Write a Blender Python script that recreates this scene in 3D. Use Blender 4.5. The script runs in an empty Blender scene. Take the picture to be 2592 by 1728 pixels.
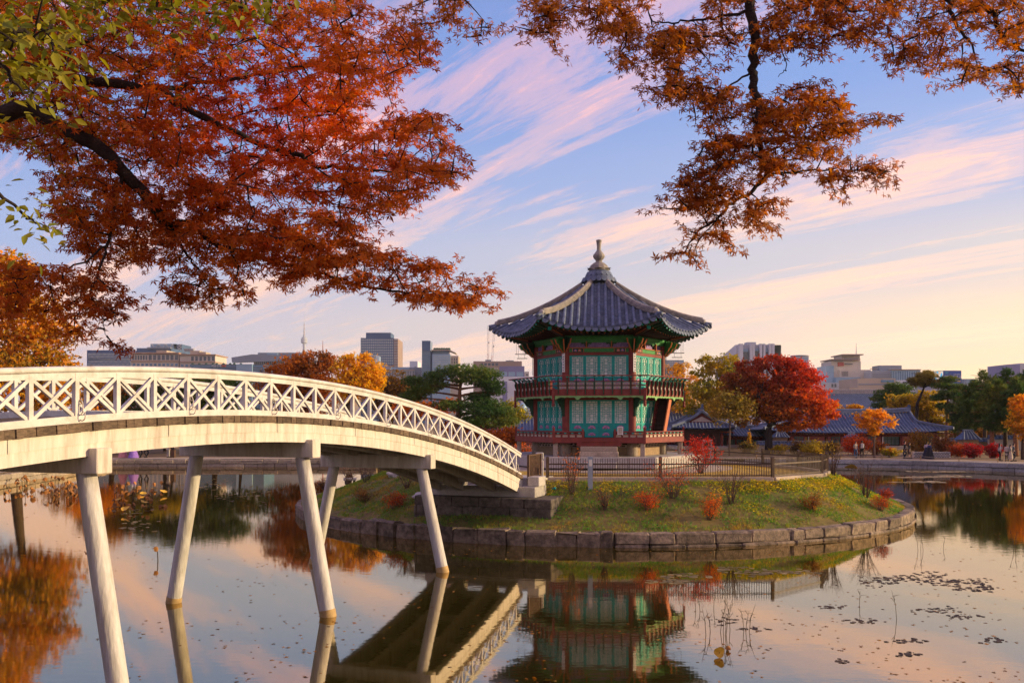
import bpy, bmesh, math, random
import numpy as np
from mathutils import Vector, Matrix, Quaternion, noise as mnoise

SC = bpy.context.scene
COL = SC.collection
R_ = math.radians
FPX, XC, YH, CH = 2240.0, 1296.0, 1062.0, 4.85     # focal length, centre column, horizon row (photo pixels), eye height over the water

# ------------------------------------------------------------------ camera
cam = bpy.data.cameras.new('camera')
cam.sensor_width = 36.0
cam.lens = FPX / 2592 * 36.0
cam.shift_y = (YH - 864.0) / 2592
cam.clip_start = 0.1
cam.clip_end = 20000
camo = bpy.data.objects.new('camera', cam)
camo.location = (0, 0, CH)
camo.rotation_euler = (R_(90), 0, 0)
COL.objects.link(camo)
SC.camera = camo

# ------------------------------------------------------------------ light and sky
SUN_AZ, SUN_EL = R_(91.0), R_(13.0)                  # clockwise from +Y (the view direction): the sun stands to the right
SUN_DIR = Vector((math.sin(SUN_AZ) * math.cos(SUN_EL), math.cos(SUN_AZ) * math.cos(SUN_EL), math.sin(SUN_EL)))
sun = bpy.data.lights.new('sun', 'SUN')
sun.energy = 5.0
sun.angle = R_(0.7)
sun.color = (1.0, 0.73, 0.38)
suno = bpy.data.objects.new('sun', sun)
suno.rotation_euler = (-SUN_DIR).to_track_quat('-Z', 'Y').to_euler()
COL.objects.link(suno)

world = bpy.data.worlds.new('World')
SC.world = world
world.use_nodes = True


def build_sky():
    nt = world.node_tree
    N, L = nt.nodes, nt.links
    N.clear()

    def nd(t, **k):
        n = N.new(t)
        for a, b in k.items():
            setattr(n, a, b)
        return n

    def m(op, a, b=None, clamp=False):
        n = nd('ShaderNodeMath', operation=op, use_clamp=clamp)
        for i, v in enumerate((a, b)):
            if v is None:
                continue
            if isinstance(v, (int, float)):
                n.inputs[i].default_value = v
            else:
                L.new(v, n.inputs[i])
        return n.outputs[0]

    def vm(op, a, b=None):
        n = nd('ShaderNodeVectorMath', operation=op)
        for i, v in enumerate((a, b)):
            if v is None:
                continue
            if isinstance(v, tuple):
                n.inputs[i].default_value = v
            else:
                L.new(v, n.inputs[i])
        return n.outputs['Value' if op == 'DOT_PRODUCT' else 'Vector']

    def ramp(fac, stops, interp='EASE'):
        n = nd('ShaderNodeValToRGB')
        n.color_ramp.interpolation = interp
        el = n.color_ramp.elements
        while len(el) < len(stops):
            el.new(0.5)
        for e, (p, c) in zip(el, stops):
            e.position = p
            e.color = (*c, 1) if len(c) == 3 else c
        L.new(fac, n.inputs[0])
        return n.outputs[0]

    def mix(f, a, b):
        n = nd('ShaderNodeMix', data_type='RGBA')
        if isinstance(f, (int, float)):
            n.inputs[0].default_value = f
        else:
            L.new(f, n.inputs[0])
        for s, v in ((6, a), (7, b)):
            if isinstance(v, tuple):
                n.inputs[s].default_value = (*v, 1)
            else:
                L.new(v, n.inputs[s])
        return n.outputs[2]

    sky = nd('ShaderNodeTexSky', sky_type='NISHITA')
    sky.sun_disc = False
    sky.sun_elevation = SUN_EL
    sky.sun_rotation = SUN_AZ
    sky.altitude = 50
    sky.air_density = 1.0
    sky.dust_density = 2.0
    sky.ozone_density = 3.0
    gen = nd('ShaderNodeTexCoord').outputs['Generated']
    sep = nd('ShaderNodeSeparateXYZ')
    L.new(gen, sep.inputs[0])
    z = m('MAXIMUM', sep.outputs[2], 0.0)
    sunward = m('MULTIPLY_ADD', vm('DOT_PRODUCT', gen, tuple(SUN_DIR)), 0.5)
    N[-1].inputs[2].default_value = 0.5
    cool = ramp(z, [(0.0, (0.62, 0.56, 0.66)), (0.08, (0.54, 0.56, 0.76)), (0.18, (0.34, 0.47, 0.82)), (0.32, (0.15, 0.31, 0.74)), (0.55, (0.06, 0.16, 0.54))])
    warm = ramp(z, [(0.0, (1.45, 0.98, 0.52)), (0.10, (1.22, 0.88, 0.58)), (0.17, (0.82, 0.72, 0.70)), (0.26, (0.42, 0.52, 0.84)), (0.36, (0.24, 0.40, 0.84)), (0.6, (0.12, 0.22, 0.60))])
    wf = ramp(sunward, [(0.24, (0, 0, 0)), (0.76, (1, 1, 1))], 'LINEAR')
    base = mix(wf, cool, warm)
    scaled = nd('ShaderNodeMix', data_type='RGBA', blend_type='MULTIPLY')
    scaled.inputs[0].default_value = 1.0
    L.new(sky.outputs[0], scaled.inputs[6])
    scaled.inputs[7].default_value = (0.10, 0.10, 0.10, 1)
    base = mix(0.15, base, scaled.outputs[2])
    # long streaks of cirrus on a flat layer overhead
    den = m('ADD', z, 0.10)
    px = m('DIVIDE', sep.outputs[0], den)
    py = m('DIVIDE', sep.outputs[1], den)
    th = R_(-41)
    ax, ay = math.sin(th), math.cos(th)
    along = m('ADD', m('MULTIPLY', px, ax), m('MULTIPLY', py, ay))
    across = m('ADD', m('MULTIPLY', px, ay), m('MULTIPLY', py, -ax))

    def cl(sa, sc, scale, detail, dist, off, rough=0.6):
        c = nd('ShaderNodeCombineXYZ')
        L.new(m('MULTIPLY', along, sa), c.inputs[0])
        L.new(m('MULTIPLY', across, sc), c.inputs[1])
        c.inputs[2].default_value = off
        t = nd('ShaderNodeTexNoise')
        t.inputs['Scale'].default_value = scale
        t.inputs['Detail'].default_value = detail
        t.inputs['Roughness'].default_value = rough
        t.inputs['Distortion'].default_value = dist
        L.new(c.outputs[0], t.inputs['Vector'])
        return t.outputs[0]

    big = cl(0.17, 1.30, 1.0, 9.0, 0.5, 3.7, 0.6)
    fine = cl(0.45, 2.6, 1.6, 10.0, 0.9, 11.2, 0.68)
    soft = cl(0.30, 0.6, 0.8, 4.0, 0.2, 7.9)
    dens = m('ADD', m('MULTIPLY', big, 0.66), m('MULTIPLY', fine, 0.34))
    dens = m('ADD', dens, m('MULTIPLY', m('SUBTRACT', soft, 0.5), 0.22))
    wisp = cl(1.1, 4.6, 1.5, 12.0, 1.6, 21.0, 0.75)
    dens = m('ADD', dens, m('MULTIPLY', m('SUBTRACT', wisp, 0.5), 0.16))
    mask = ramp(dens, [(0.475, (0, 0, 0)), (0.53, (0.45, 0.45, 0.45)), (0.59, (1, 1, 1))])
    pink = ramp(z, [(0.0, (0.95, 0.68, 0.56)), (0.12, (1.08, 0.66, 0.50)), (0.30, (1.08, 0.52, 0.50)), (0.55, (0.9, 0.45, 0.52))])
    peach = ramp(z, [(0.0, (1.3, 0.92, 0.58)), (0.16, (1.18, 0.78, 0.58)), (0.4, (1.05, 0.58, 0.56))])
    ccol = mix(wf, pink, peach)
    mask2 = m('MULTIPLY', mask, ramp(z, [(0.02, (0.55, 0.55, 0.55)), (0.12, (0.92, 0.92, 0.92))]))
    mauve = mix(m('MULTIPLY', ramp(soft, [(0.42, (0, 0, 0)), (0.7, (1, 1, 1))]), 0.28), base, (0.60, 0.46, 0.72))
    col = mix(mask2, mauve, ccol)
    bg = nd('ShaderNodeBackground')
    L.new(col, bg.inputs[0])
    bg.inputs[1].default_value = 0.92
    out = nd('ShaderNodeOutputWorld')
    L.new(bg.outputs[0], out.inputs[0])


build_sky()
SC.view_settings.view_transform = 'Standard'
SC.view_settings.look = 'None'
SC.view_settings.exposure = 0.32
SC.view_settings.gamma = 1.0
SC.view_settings.use_curve_mapping = False
SC.cycles.use_denoising = True
SC.cycles.max_bounces = 8
SC.cycles.transparent_max_bounces = 6
SC.cycles.volume_bounces = 0
SC.cycles.caustics_reflective = False
SC.cycles.caustics_refractive = False


# ------------------------------------------------------------------ helpers
def at(x, y, D):
    """world point seen at photo pixel (x, y) at depth D"""
    return Vector((D * (x - XC) / FPX, D, CH - (y - YH) / FPX * D))


def onz(x, y, z=0.0):
    D = (CH - z) * FPX / (y - YH)
    return at(x, y, D)


class MB:
    def __init__(s):
        s.v, s.f = [], []

    def add(s, vs, fs):
        o = len(s.v)
        s.v.extend([tuple(p) for p in vs])
        s.f.extend([tuple(i + o for i in f) for f in fs])
        return s

    def box(s, c, d, rz=0.0, taper=1.0):
        hx, hy, hz = d[0] / 2, d[1] / 2, d[2] / 2
        cs, sn = math.cos(rz), math.sin(rz)
        vs = []
        for sz in (-1, 1):
            k = 1.0 if sz < 0 else taper
            for sx, sy in ((-1, -1), (1, -1), (1, 1), (-1, 1)):
                x, y = sx * hx * k, sy * hy * k
                vs.append((c[0] + x * cs - y * sn, c[1] + x * sn + y * cs, c[2] + sz * hz))
        return s.add(vs, [(3, 2, 1, 0), (4, 5, 6, 7), (0, 1, 5, 4), (1, 2, 6, 5), (2, 3, 7, 6), (3, 0, 4, 7)])

    def rbox(s, c, d, b, rz=0.0):
        """box with chamfered upper and vertical edges"""
        hx, hy, hz = d[0] / 2, d[1] / 2, d[2] / 2
        cs, sn = math.cos(rz), math.sin(rz)

        def ring(ax, ay, z):
            pts = [(-ax + b, -ay), (ax - b, -ay), (ax, -ay + b), (ax, ay - b), (ax - b, ay), (-ax + b, ay), (-ax, ay - b), (-ax, -ay + b)]
            return [(c[0] + x * cs - y * sn, c[1] + x * sn + y * cs, c[2] + z) for x, y in pts]
        vs = ring(hx - b * .6, hy - b * .6, -hz) + ring(hx, hy, -hz + b) + ring(hx, hy, hz - b) + ring(hx - b * .8, hy - b * .8, hz)
        fs = [tuple(range(7, -1, -1)), tuple(range(24, 32))]
        for r in range(3):
            for i in range(8):
                j = (i + 1) % 8
                fs.append((r * 8 + i, r * 8 + j, r * 8 + 8 + j, r * 8 + 8 + i))
        return s.add(vs, fs)

    def beam(s, p, q, w, h, up=(0, 0, 1)):
        p, q = Vector(p), Vector(q)
        d = (q - p).normalized()
        u = Vector(up)
        sd = d.cross(u)
        if sd.length < 1e-5:
            sd = d.cross(Vector((1, 0, 0)))
        sd.normalize()
        u = sd.cross(d).normalized()
        vs = []
        for o in (p, q):
            for a, b in ((-1, -1), (1, -1), (1, 1), (-1, 1)):
                vs.append(o + sd * (a * w / 2) + u * (b * h / 2))
        return s.add(vs, [(0, 1, 2, 3), (7, 6, 5, 4), (1, 0, 4, 5), (2, 1, 5, 6), (3, 2, 6, 7), (0, 3, 7, 4)])

    def tube(s, pts, rad, n=8, cap=True, squash=1.0):
        pts = [Vector(p) for p in pts]
        if isinstance(rad, (int, float)):
            rad = [rad] * len(pts)
        vs, fs = [], []
        prev = None
        for i, p in enumerate(pts):
            d = (pts[min(i + 1, len(pts) - 1)] - pts[max(i - 1, 0)])
            d = d.normalized() if d.length > 1e-9 else Vector((0, 0, 1))
            if prev is None:
                a = Vector((0, 0, 1)) if abs(d.z) < 0.9 else Vector((1, 0, 0))
                prev = d.cross(a).normalized()
            prev = (prev - d * prev.dot(d))
            if prev.length < 1e-6:
                prev = d.orthogonal()
            prev.normalize()
            b = d.cross(prev)
            for k in range(n):
                t = 2 * math.pi * k / n
                vs.append(p + prev * (math.cos(t) * rad[i]) + b * (math.sin(t) * rad[i] * squash))
        for i in range(len(pts) - 1):
            for k in range(n):
                j = (k + 1) % n
                fs.append((i * n + k, i * n + j, i * n + n + j, i * n + n + k))
        if cap:
            fs.append(tuple(range(n - 1, -1, -1)))
            e = (len(pts) - 1) * n
            fs.append(tuple(range(e, e + n)))
        return s.add(vs, fs)

    def lathe(s, prof, n=16, c=(0, 0, 0), ph=0.0):
        vs, fs = [], []
        for r, z in prof:
            for k in range(n):
                t = 2 * math.pi * k / n + ph
                vs.append((c[0] + r * math.cos(t), c[1] + r * math.sin(t), c[2] + z))
        for i in range(len(prof) - 1):
            for k in range(n):
                j = (k + 1) % n
                fs.append((i * n + k, i * n + j, i * n + n + j, i * n + n + k))
        fs.append(tuple(range(n - 1, -1, -1)))
        e = (len(prof) - 1) * n
        fs.append(tuple(range(e, e + n)))
        return s.add(vs, fs)

    def prism(s, poly, o, ex, ey, th):
        """polygon (2-D, in the ex/ey plane at o) extruded both ways by th/2"""
        o, ex, ey = Vector(o), Vector(ex), Vector(ey)
        n = ex.cross(ey).normalized() * (th / 2)
        a = [o + ex * x + ey * y - n for x, y in poly]
        b = [o + ex * x + ey * y + n for x, y in poly]
        k = len(poly)
        fs = [tuple(range(k - 1, -1, -1)), tuple(range(k, 2 * k))]
        for i in range(k):
            j = (i + 1) % k
            fs.append((i, j, k + j, k + i))
        return s.add(a + b, fs)

    def grid(s, rows):
        n = len(rows[0])
        vs = [p for r in rows for p in r]
        fs = []
        for i in range(len(rows) - 1):
            for k in range(n - 1):
                fs.append((i * n + k, i * n + k + 1, i * n + n + k + 1, i * n + n + k))
        return s.add(vs, fs)

    def mesh(s, name, mat=None, smooth=False):
        me = bpy.data.meshes.new(name)
        me.from_pydata(s.v, [], s.f)
        if smooth:
            me.polygons.foreach_set('use_smooth', [True] * len(me.polygons))
        if mat is not None:
            me.materials.append(mat)
        me.update()
        return me

    def build(s, name, mat, parent=None, smooth=False, **k):
        return link(name, s.mesh(name, mat, smooth), parent, **k)


def link(name, data, parent=None, loc=None, rz=None, mtx=None, label=None, cat=None, group=None, kind=None):
    o = bpy.data.objects.new(name, data)
    COL.objects.link(o)
    if parent is not None:
        o.parent = parent
    if loc is not None:
        o.location = loc
    if rz is not None:
        o.rotation_euler = (0, 0, rz)
    if mtx is not None:
        o.matrix_local = mtx
    tag(o, label, cat, group, kind)
    return o


def tag(o, label=None, cat=None, group=None, kind=None):
    if label:
        o['label'] = label
    if cat:
        o['category'] = cat
    if group:
        o['group'] = group
    if kind:
        o['kind'] = kind
    return o


def thing(name, label, cat, loc=(0, 0, 0), rz=0.0, group=None):
    return link(name, None, None, loc, rz, None, label, cat, group)


def copy_tree(o, parent=None, loc=None, rz=None, label=None):
    c = o.copy()
    COL.objects.link(c)
    c.parent = parent
    if loc is not None:
        c.location = loc
    if rz is not None:
        c.rotation_euler = (0, 0, rz)
    if label:
        c['label'] = label
    for ch in KIDS.get(o.name) or o.children:
        copy_tree(ch, c)
    return c


KIDS = {}


# ------------------------------------------------------------------ materials
def pmat(name, c1, c2=None, scale=4.0, rough=0.7, bump=0.0, bscale=None, metal=0.0, rand=0.0, detail=5.0, spec=0.3, stretch=None, c3=None, s3=0.6, f3=0.5, gen=False):
    """two-tone noise material; c3 adds a second, larger stain layer; rand varies the tone object by object"""
    m = bpy.data.materials.new(name)
    m.use_nodes = True
    nt = m.node_tree
    N, L = nt.nodes, nt.links
    b = N['Principled BSDF']
    b.inputs['Roughness'].default_value = rough
    b.inputs['Metallic'].default_value = metal
    b.inputs['Specular IOR Level'].default_value = spec
    c2 = c2 or tuple(min(1, x * 0.75) for x in c1)
    geo = N.new('ShaderNodeNewGeometry')
    src = geo.outputs['Position']
    if stretch:
        mp = N.new('ShaderNodeMapping')
        mp.inputs['Scale'].default_value = stretch
        L.new(src, mp.inputs[0])
        src = mp.outputs[0]
    t = N.new('ShaderNodeTexNoise')
    t.inputs['Scale'].default_value = scale
    t.inputs['Detail'].default_value = detail
    t.inputs['Roughness'].default_value = 0.62
    L.new(src, t.inputs['Vector'])
    r = N.new('ShaderNodeValToRGB')
    r.color_ramp.elements[0].position = 0.36
    r.color_ramp.elements[1].position = 0.66
    r.color_ramp.elements[0].color = (*c2, 1)
    r.color_ramp.elements[1].color = (*c1, 1)
    L.new(t.outputs[0], r.inputs[0])
    col = r.outputs[0]
    if c3:
        t3 = N.new('ShaderNodeTexNoise')
        t3.inputs['Scale'].default_value = s3
        t3.inputs['Detail'].default_value = 7
        t3.inputs['Roughness'].default_value = 0.7
        L.new(src, t3.inputs['Vector'])
        r3 = N.new('ShaderNodeValToRGB')
        r3.color_ramp.elements[0].position = 0.5
        r3.color_ramp.elements[1].position = 0.68
        r3.color_ramp.elements[0].color = (0, 0, 0, 1)
        r3.color_ramp.elements[1].color = (f3, f3, f3, 1)
        L.new(t3.outputs[0], r3.inputs[0])
        mx = N.new('ShaderNodeMix')
        mx.data_type = 'RGBA'
        L.new(r3.outputs[0], mx.inputs[0])
        L.new(col, mx.inputs[6])
        mx.inputs[7].default_value = (*c3, 1)
        col = mx.outputs[2]
    if rand:
        oi = N.new('ShaderNodeObjectInfo')
        mr = N.new('ShaderNodeMapRange')
        mr.inputs[3].default_value = 1 - rand
        mr.inputs[4].default_value = 1 + rand
        L.new(oi.outputs['Random'], mr.inputs[0])
        h = N.new('ShaderNodeHueSaturation')
        L.new(mr.outputs[0], h.inputs['Value'])
        L.new(col, h.inputs['Color'])
        col = h.outputs[0]
    L.new(col, b.inputs['Base Color'])
    if bump:
        tb = N.new('ShaderNodeTexNoise')
        tb.inputs['Scale'].default_value = bscale or scale * 3
        tb.inputs['Detail'].default_value = 6
        L.new(src, tb.inputs['Vector'])
        bp = N.new('ShaderNodeBump')
        bp.inputs['Strength'].default_value = bump
        bp.inputs['Distance'].default_value = 0.03
        L.new(tb.outputs[0], bp.inputs['Height'])
        L.new(bp.outputs[0], b.inputs['Normal'])
    return m


def leafmat(name, trans=0.45, rough=0.6, gain=1.0):
    """leaf: colour from the per-leaf attribute, light passes through"""
    m = bpy.data.materials.new(name)
    m.use_nodes = True
    nt = m.node_tree
    N, L = nt.nodes, nt.links
    N.remove(N['Principled BSDF'])
    out = N['Material Output']
    a = N.new('ShaderNodeAttribute')
    a.attribute_name = 'lc'
    d = N.new('ShaderNodeBsdfPrincipled')
    d.inputs['Roughness'].default_value = rough
    d.inputs['Specular IOR Level'].default_value = 0.2
    tr = N.new('ShaderNodeBsdfTranslucent')
    hs = N.new('ShaderNodeHueSaturation')
    hs.inputs['Saturation'].default_value = 1.12
    hs.inputs['Value'].default_value = 1.5 * gain
    L.new(a.outputs['Color'], d.inputs['Base Color'])
    L.new(a.outputs['Color'], hs.inputs['Color'])
    L.new(hs.outputs[0], tr.inputs['Color'])
    mx = N.new('ShaderNodeMixShader')
    mx.inputs[0].default_value = trans
    L.new(d.outputs[0], mx.inputs[1])
    L.new(tr.outputs[0], mx.inputs[2])
    L.new(mx.outputs[0], out.inputs[0])
    return m


M = {}
M['leaf'] = leafmat('leaf_tissue', 0.45)
M['leaf_near'] = leafmat('maple_leaf_tissue', 0.50, gain=0.85)
M['needle'] = leafmat('pine_needle_tissue', 0.2)
M['grass'] = leafmat('grass_blade_tissue', 0.3)
M['bark'] = pmat('bark', (0.10, 0.068, 0.045), (0.045, 0.03, 0.02), 9, 0.9, 0.6, stretch=(1, 1, 0.25))
M['bark_red'] = pmat('red_pine_bark', (0.30, 0.13, 0.06), (0.12, 0.06, 0.035), 5, 0.9, 0.5)
M['bark_dark'] = pmat('dark_bark', (0.035, 0.024, 0.02), (0.016, 0.011, 0.010), 14, 0.9, 0.6)
M['twig'] = pmat('twig_bark', (0.16, 0.10, 0.07), (0.08, 0.05, 0.04), 20, 0.9)
M['white_wood'] = pmat('white_painted_timber', (0.65, 0.64, 0.62), (0.53, 0.51, 0.48), 3, 0.6, 0.3, 14, c3=(0.36, 0.32, 0.27), s3=2.6, f3=0.6)
M['white_girder'] = pmat('weathered_girder_paint', (0.66, 0.62, 0.55), (0.52, 0.47, 0.40), 7, 0.65, 0.4, 16, c3=(0.25, 0.20, 0.14), s3=3.4, f3=0.55, stretch=(1, 1, 0.16))
M['white_leg'] = pmat('white_painted_log', (0.60, 0.58, 0.55), (0.43, 0.41, 0.38), 6, 0.6, 0.5, 20, stretch=(1, 1, 0.16), c3=(0.34, 0.29, 0.23), s3=4, f3=0.7)
M['waterline'] = pmat('ochre_waterline_stain', (0.50, 0.34, 0.14), (0.36, 0.24, 0.10), 6, 0.7)
M['plank'] = pmat('weathered_deck_plank', (0.165, 0.115, 0.075), (0.075, 0.052, 0.036), 8, 0.85, 0.5, rand=0.35, stretch=(1, 1, 3))
M['iron_white'] = pmat('white_wrought_iron', (0.62, 0.58, 0.52), (0.45, 0.40, 0.34), 20, 0.5)
M['granite'] = pmat('pale_granite', (0.50, 0.47, 0.43), (0.34, 0.32, 0.30), 26, 0.8, 0.35, 40, rand=0.12, c3=(0.24, 0.21, 0.18), s3=1.5, f3=0.5)
M['granite_warm'] = pmat('warm_granite', (0.46, 0.37, 0.29), (0.30, 0.25, 0.20), 18, 0.85, 0.4, 30, rand=0.2, c3=(0.17, 0.14, 0.11), s3=1.4, f3=0.6)
M['stone_dark'] = pmat('dark_weathered_stone', (0.15, 0.125, 0.10), (0.065, 0.055, 0.045), 5, 0.9, 0.7, 14, rand=0.25, c3=(0.028, 0.025, 0.022), s3=1.5, f3=0.8)
M['stone_wall'] = pmat('island_edge_stone', (0.27, 0.205, 0.145), (0.11, 0.085, 0.062), 5, 0.92, 1.0, 14, rand=0.45, c3=(0.04, 0.035, 0.025), s3=1.6, f3=0.85)
M['soil'] = pmat('soil', (0.14, 0.095, 0.05), (0.08, 0.055, 0.03), 3, 0.95, 0.5)
M['path'] = pmat('sandy_path', (0.46, 0.38, 0.28), (0.36, 0.29, 0.21), 2, 0.95, 0.2)
M['black_iron'] = pmat('black_iron', (0.02, 0.02, 0.02), (0.012, 0.012, 0.012), 10, 0.5)


# ------------------------------------------------------------------ leaf clouds
def tmpl(kind):
    if kind == 'maple':                      # five narrow pointed lobes, drooping at the tips
        v, f = [(0, 0, 0)], []
        angs = (-118, -58, 0, 58, 118)
        lens = (0.46, 0.80, 1.0, 0.80, 0.46)
        for a, l in zip(angs, lens):
            a = R_(a)
            o = len(v)
            w = R_(21)
            for da, rr, zz in ((-w, 0.34 * l + 0.07, 0.03), (0, l, -0.16 * l), (w, 0.34 * l + 0.07, 0.03)):
                v.append((math.sin(a + da) * rr, math.cos(a + da) * rr, zz))
            f.append((0, o, o + 1, o + 2))
        return np.array(v), f
    if kind == 'oval':
        v = [(0, 0, 0), (0.24, 0.35, 0.05), (0.17, 0.72, 0.0), (0, 1, -0.12), (-0.17, 0.72, 0.0), (-0.24, 0.35, 0.05)]
        return np.array(v), [(0, 1, 2, 3), (0, 3, 4, 5)]
    if kind == 'tuft':                       # a tuft of pine needles
        v, f = [], []
        for k in range(7):
            a = 2 * math.pi * k / 7
            d = np.array((math.cos(a) * 0.75, math.sin(a) * 0.75, 0.55 + 0.25 * (k % 2)))
            s = np.array((-math.sin(a), math.cos(a), 0)) * 0.10
            o = len(v)
            v += [tuple(-s), tuple(s), tuple(d)]
            f.append((o, o + 1, o + 2))
        return np.array(v), f
    if kind == 'blade':
        v = [(-0.07, 0, 0), (0.07, 0, 0), (0.06, 0.16, 1.0), (-0.30, -0.05, 0), (-0.2, 0.0, 0), (-0.42, -0.18, 0.75), (0.2, 0.06, 0), (0.30, 0.0, 0), (0.5, 0.12, 0.7)]
        return np.array(v), [(0, 1, 2), (3, 4, 5), (6, 7, 8)]
    if kind == 'spray':                      # three leaves of a far crown in one bunch
        v = [(0, -0.5, 0), (0.32, 0.05, 0.1), (0.0, 0.55, 0), (-0.30, 0.0, 0.12),
             (0.15, -0.2, -0.1), (0.62, -0.05, 0.12), (0.45, 0.35, -0.15), (-0.2, -0.15, 0.2), (-0.6, 0.25, 0.05), (-0.28, 0.45, 0.3)]
        return np.array(v), [(0, 1, 2, 3), (4, 5, 6), (7, 8, 9)]
    raise ValueError(kind)


def rot_frames(nrm, rng):
    n = nrm / np.linalg.norm(nrm, axis=1, keepdims=True)
    a = rng.normal(size=n.shape)
    t = a - n * np.sum(a * n, axis=1, keepdims=True)
    t /= np.linalg.norm(t, axis=1, keepdims=True)
    return np.cross(t, n), t, n


def cloud(name, pts, sizes, cols, kind, mat, rng, nrm=None, frames=None):
    """one mesh of many leaves; cols (N,3) goes to the face attribute lc"""
    V, F = tmpl(kind)
    N = len(pts)
    if frames is None:
        if nrm is None:
            nrm = rng.normal(size=(N, 3))
        frames = rot_frames(nrm, rng)
    ex, ey, ez = frames
    sizes = np.broadcast_to(np.asarray(sizes, float), (N,))
    P = pts[:, None, :] + sizes[:, None, None] * (V[None, :, 0:1] * ex[:, None, :] + V[None, :, 1:2] * ey[:, None, :] + V[None, :, 2:3] * ez[:, None, :])
    k = len(V)
    ls = np.array([len(f) for f in F])
    idx = np.concatenate([np.array(f) for f in F])
    loops = (np.arange(N)[:, None] * k + idx[None, :]).ravel()
    tot = np.tile(ls, N)
    st = np.concatenate([[0], np.cumsum(tot)[:-1]])
    me = bpy.data.meshes.new(name)
    me.vertices.add(N * k)
    me.vertices.foreach_set('co', P.reshape(-1).astype(np.float32))
    me.loops.add(len(loops))
    me.loops.foreach_set('vertex_index', loops.astype(np.int32))
    me.polygons.add(len(tot))
    me.polygons.foreach_set('loop_start', st.astype(np.int32))
    me.polygons.foreach_set('loop_total', tot.astype(np.int32))
    me.update(calc_edges=True)
    at_ = me.attributes.new('lc', 'FLOAT_COLOR', 'FACE')
    c4 = np.ones((N, 4))
    c4[:, :3] = cols
    at_.data.foreach_set('color', np.repeat(c4, len(F), axis=0).reshape(-1).astype(np.float32))
    me.materials.append(mat)
    return me


def palette(pal, pts, rng, scale=0.5, jit=0.25):
    """leaf colours: neighbours alike (clumps), every leaf a little different"""
    pal = np.array(pal, float)
    n = len(pts)
    w = np.zeros(n)
    fr = rng.normal(size=(5, 3)) * scale * 1.4
    ph = rng.uniform(0, 6.28, 5)
    for a, p in zip(fr, ph):
        w += np.sin(pts @ a + p)
    w = w / 5 * 0.55 + 0.5 + rng.normal(size=n) * 0.16
    t = np.clip(w, 0, 0.999) * (len(pal) - 1)
    i = t.astype(int)
    c = pal[i] * (1 - (t - i))[:, None] + pal[np.minimum(i + 1, len(pal) - 1)] * (t - i)[:, None]
    return np.clip(c * (1 + rng.normal(size=(n, 1)) * jit), 0.005, 0.95)
# ------------------------------------------------------------------ ground, pond, banks
RNG = np.random.default_rng(7)
random.seed(11)
POND = [(-34, 14), (-36, 30), (-37, 48), (-38.5, 66), (-40.5, 82), (-42, 91.4), (-30, 91.8), (-10, 92.2), (10, 92.2), (30, 91.4), (38, 90.2), (43.5, 86.5), (48.5, 81), (52, 72), (54, 50), (52, 25), (40, 12), (15, 9.5), (-4, 9.5), (-16, 9.8), (-28, 10.5)]
PC = (5.0, 50.0)


def smooth_outline(poly, per=1.5):
    out = []
    n = len(poly)
    for i in range(n):
        a, b = Vector(poly[i]), Vector(poly[(i + 1) % n])
        k = max(1, int((b - a).length / per))
        for j in range(k):
            out.append(tuple(a.lerp(b, j / k)))
    return out


OUT = smooth_outline(POND, 3.0)


def ground_z(x, y):
    z = 0.80
    d = max(0.0, 9.5 - y)
    near = min(1.0, d / 8.0)
    z += 2.45 * (near * near * (3 - 2 * near)) * math.exp(-((x + 3) / 26.0) ** 2)
    if y > 91:
        z += 0.45 * min(1.0, (y - 91) / 22.0)
    return z


rows = []
for k, off in enumerate((0.0, 0.5, 1.5, 3.0, 5.0, 8.0, 12.0, 18.0, 30.0, 60.0, 150.0, 500.0, 2000.0, 9000.0)):
    r = []
    for (x, y) in OUT + OUT[:1]:
        d = Vector((x - PC[0], y - PC[1]))
        d.normalize()
        px, py = x + d.x * off, y + d.y * off
        r.append((px, py, ground_z(px, py)))
    rows.append(r)
M['ground'] = pmat('dry_autumn_ground', (0.30, 0.22, 0.11), (0.19, 0.13, 0.06), 0.8, 0.95, 0.3, 6, c3=(0.30, 0.19, 0.06), s3=0.12, f3=0.8)
MB().grid(rows).build('ground', M['ground'], kind='structure')
rp = [[(p[0], p[1], p[2] + 0.004 + 0.01 * i) for p in rows[j]] for i, j in enumerate((1, 2, 3))]
MB().grid([[(a[0], a[1], a[2] + 0.006) for a in rows[j]] for j in (1, 2, 3)]).build('path', M['path'], kind='structure')

wm = bpy.data.materials.new('pond_water')
wm.use_nodes = True
nt = wm.node_tree
N_, L_ = nt.nodes, nt.links
N_.remove(N_['Principled BSDF'])
g_ = N_.new('ShaderNodeBsdfGlossy')
g_.inputs['Roughness'].default_value = 0.035
g_.inputs['Color'].default_value = (1.0, 0.88, 0.67, 1)
d_ = N_.new('ShaderNodeBsdfDiffuse')
d_.inputs['Color'].default_value = (0.035, 0.030, 0.005, 1)
fr_ = N_.new('ShaderNodeFresnel')
fr_.inputs['IOR'].default_value = 1.9
mx_ = N_.new('ShaderNodeMixShader')
fm_ = N_.new('ShaderNodeMapRange')
fm_.inputs[3].default_value = 0.34
L_.new(fr_.outputs[0], fm_.inputs[0])
L_.new(fm_.outputs[0], mx_.inputs[0])
L_.new(d_.outputs[0], mx_.inputs[1])
L_.new(g_.outputs[0], mx_.inputs[2])
L_.new(mx_.outputs[0], N_['Material Output'].inputs[0])
ge_ = N_.new('ShaderNodeNewGeometry')
mp_ = N_.new('ShaderNodeMapping')
mp_.inputs['Scale'].default_value = (0.9, 1.6, 1)
L_.new(ge_.outputs['Position'], mp_.inputs[0])
n1_ = N_.new('ShaderNodeTexNoise')
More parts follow.
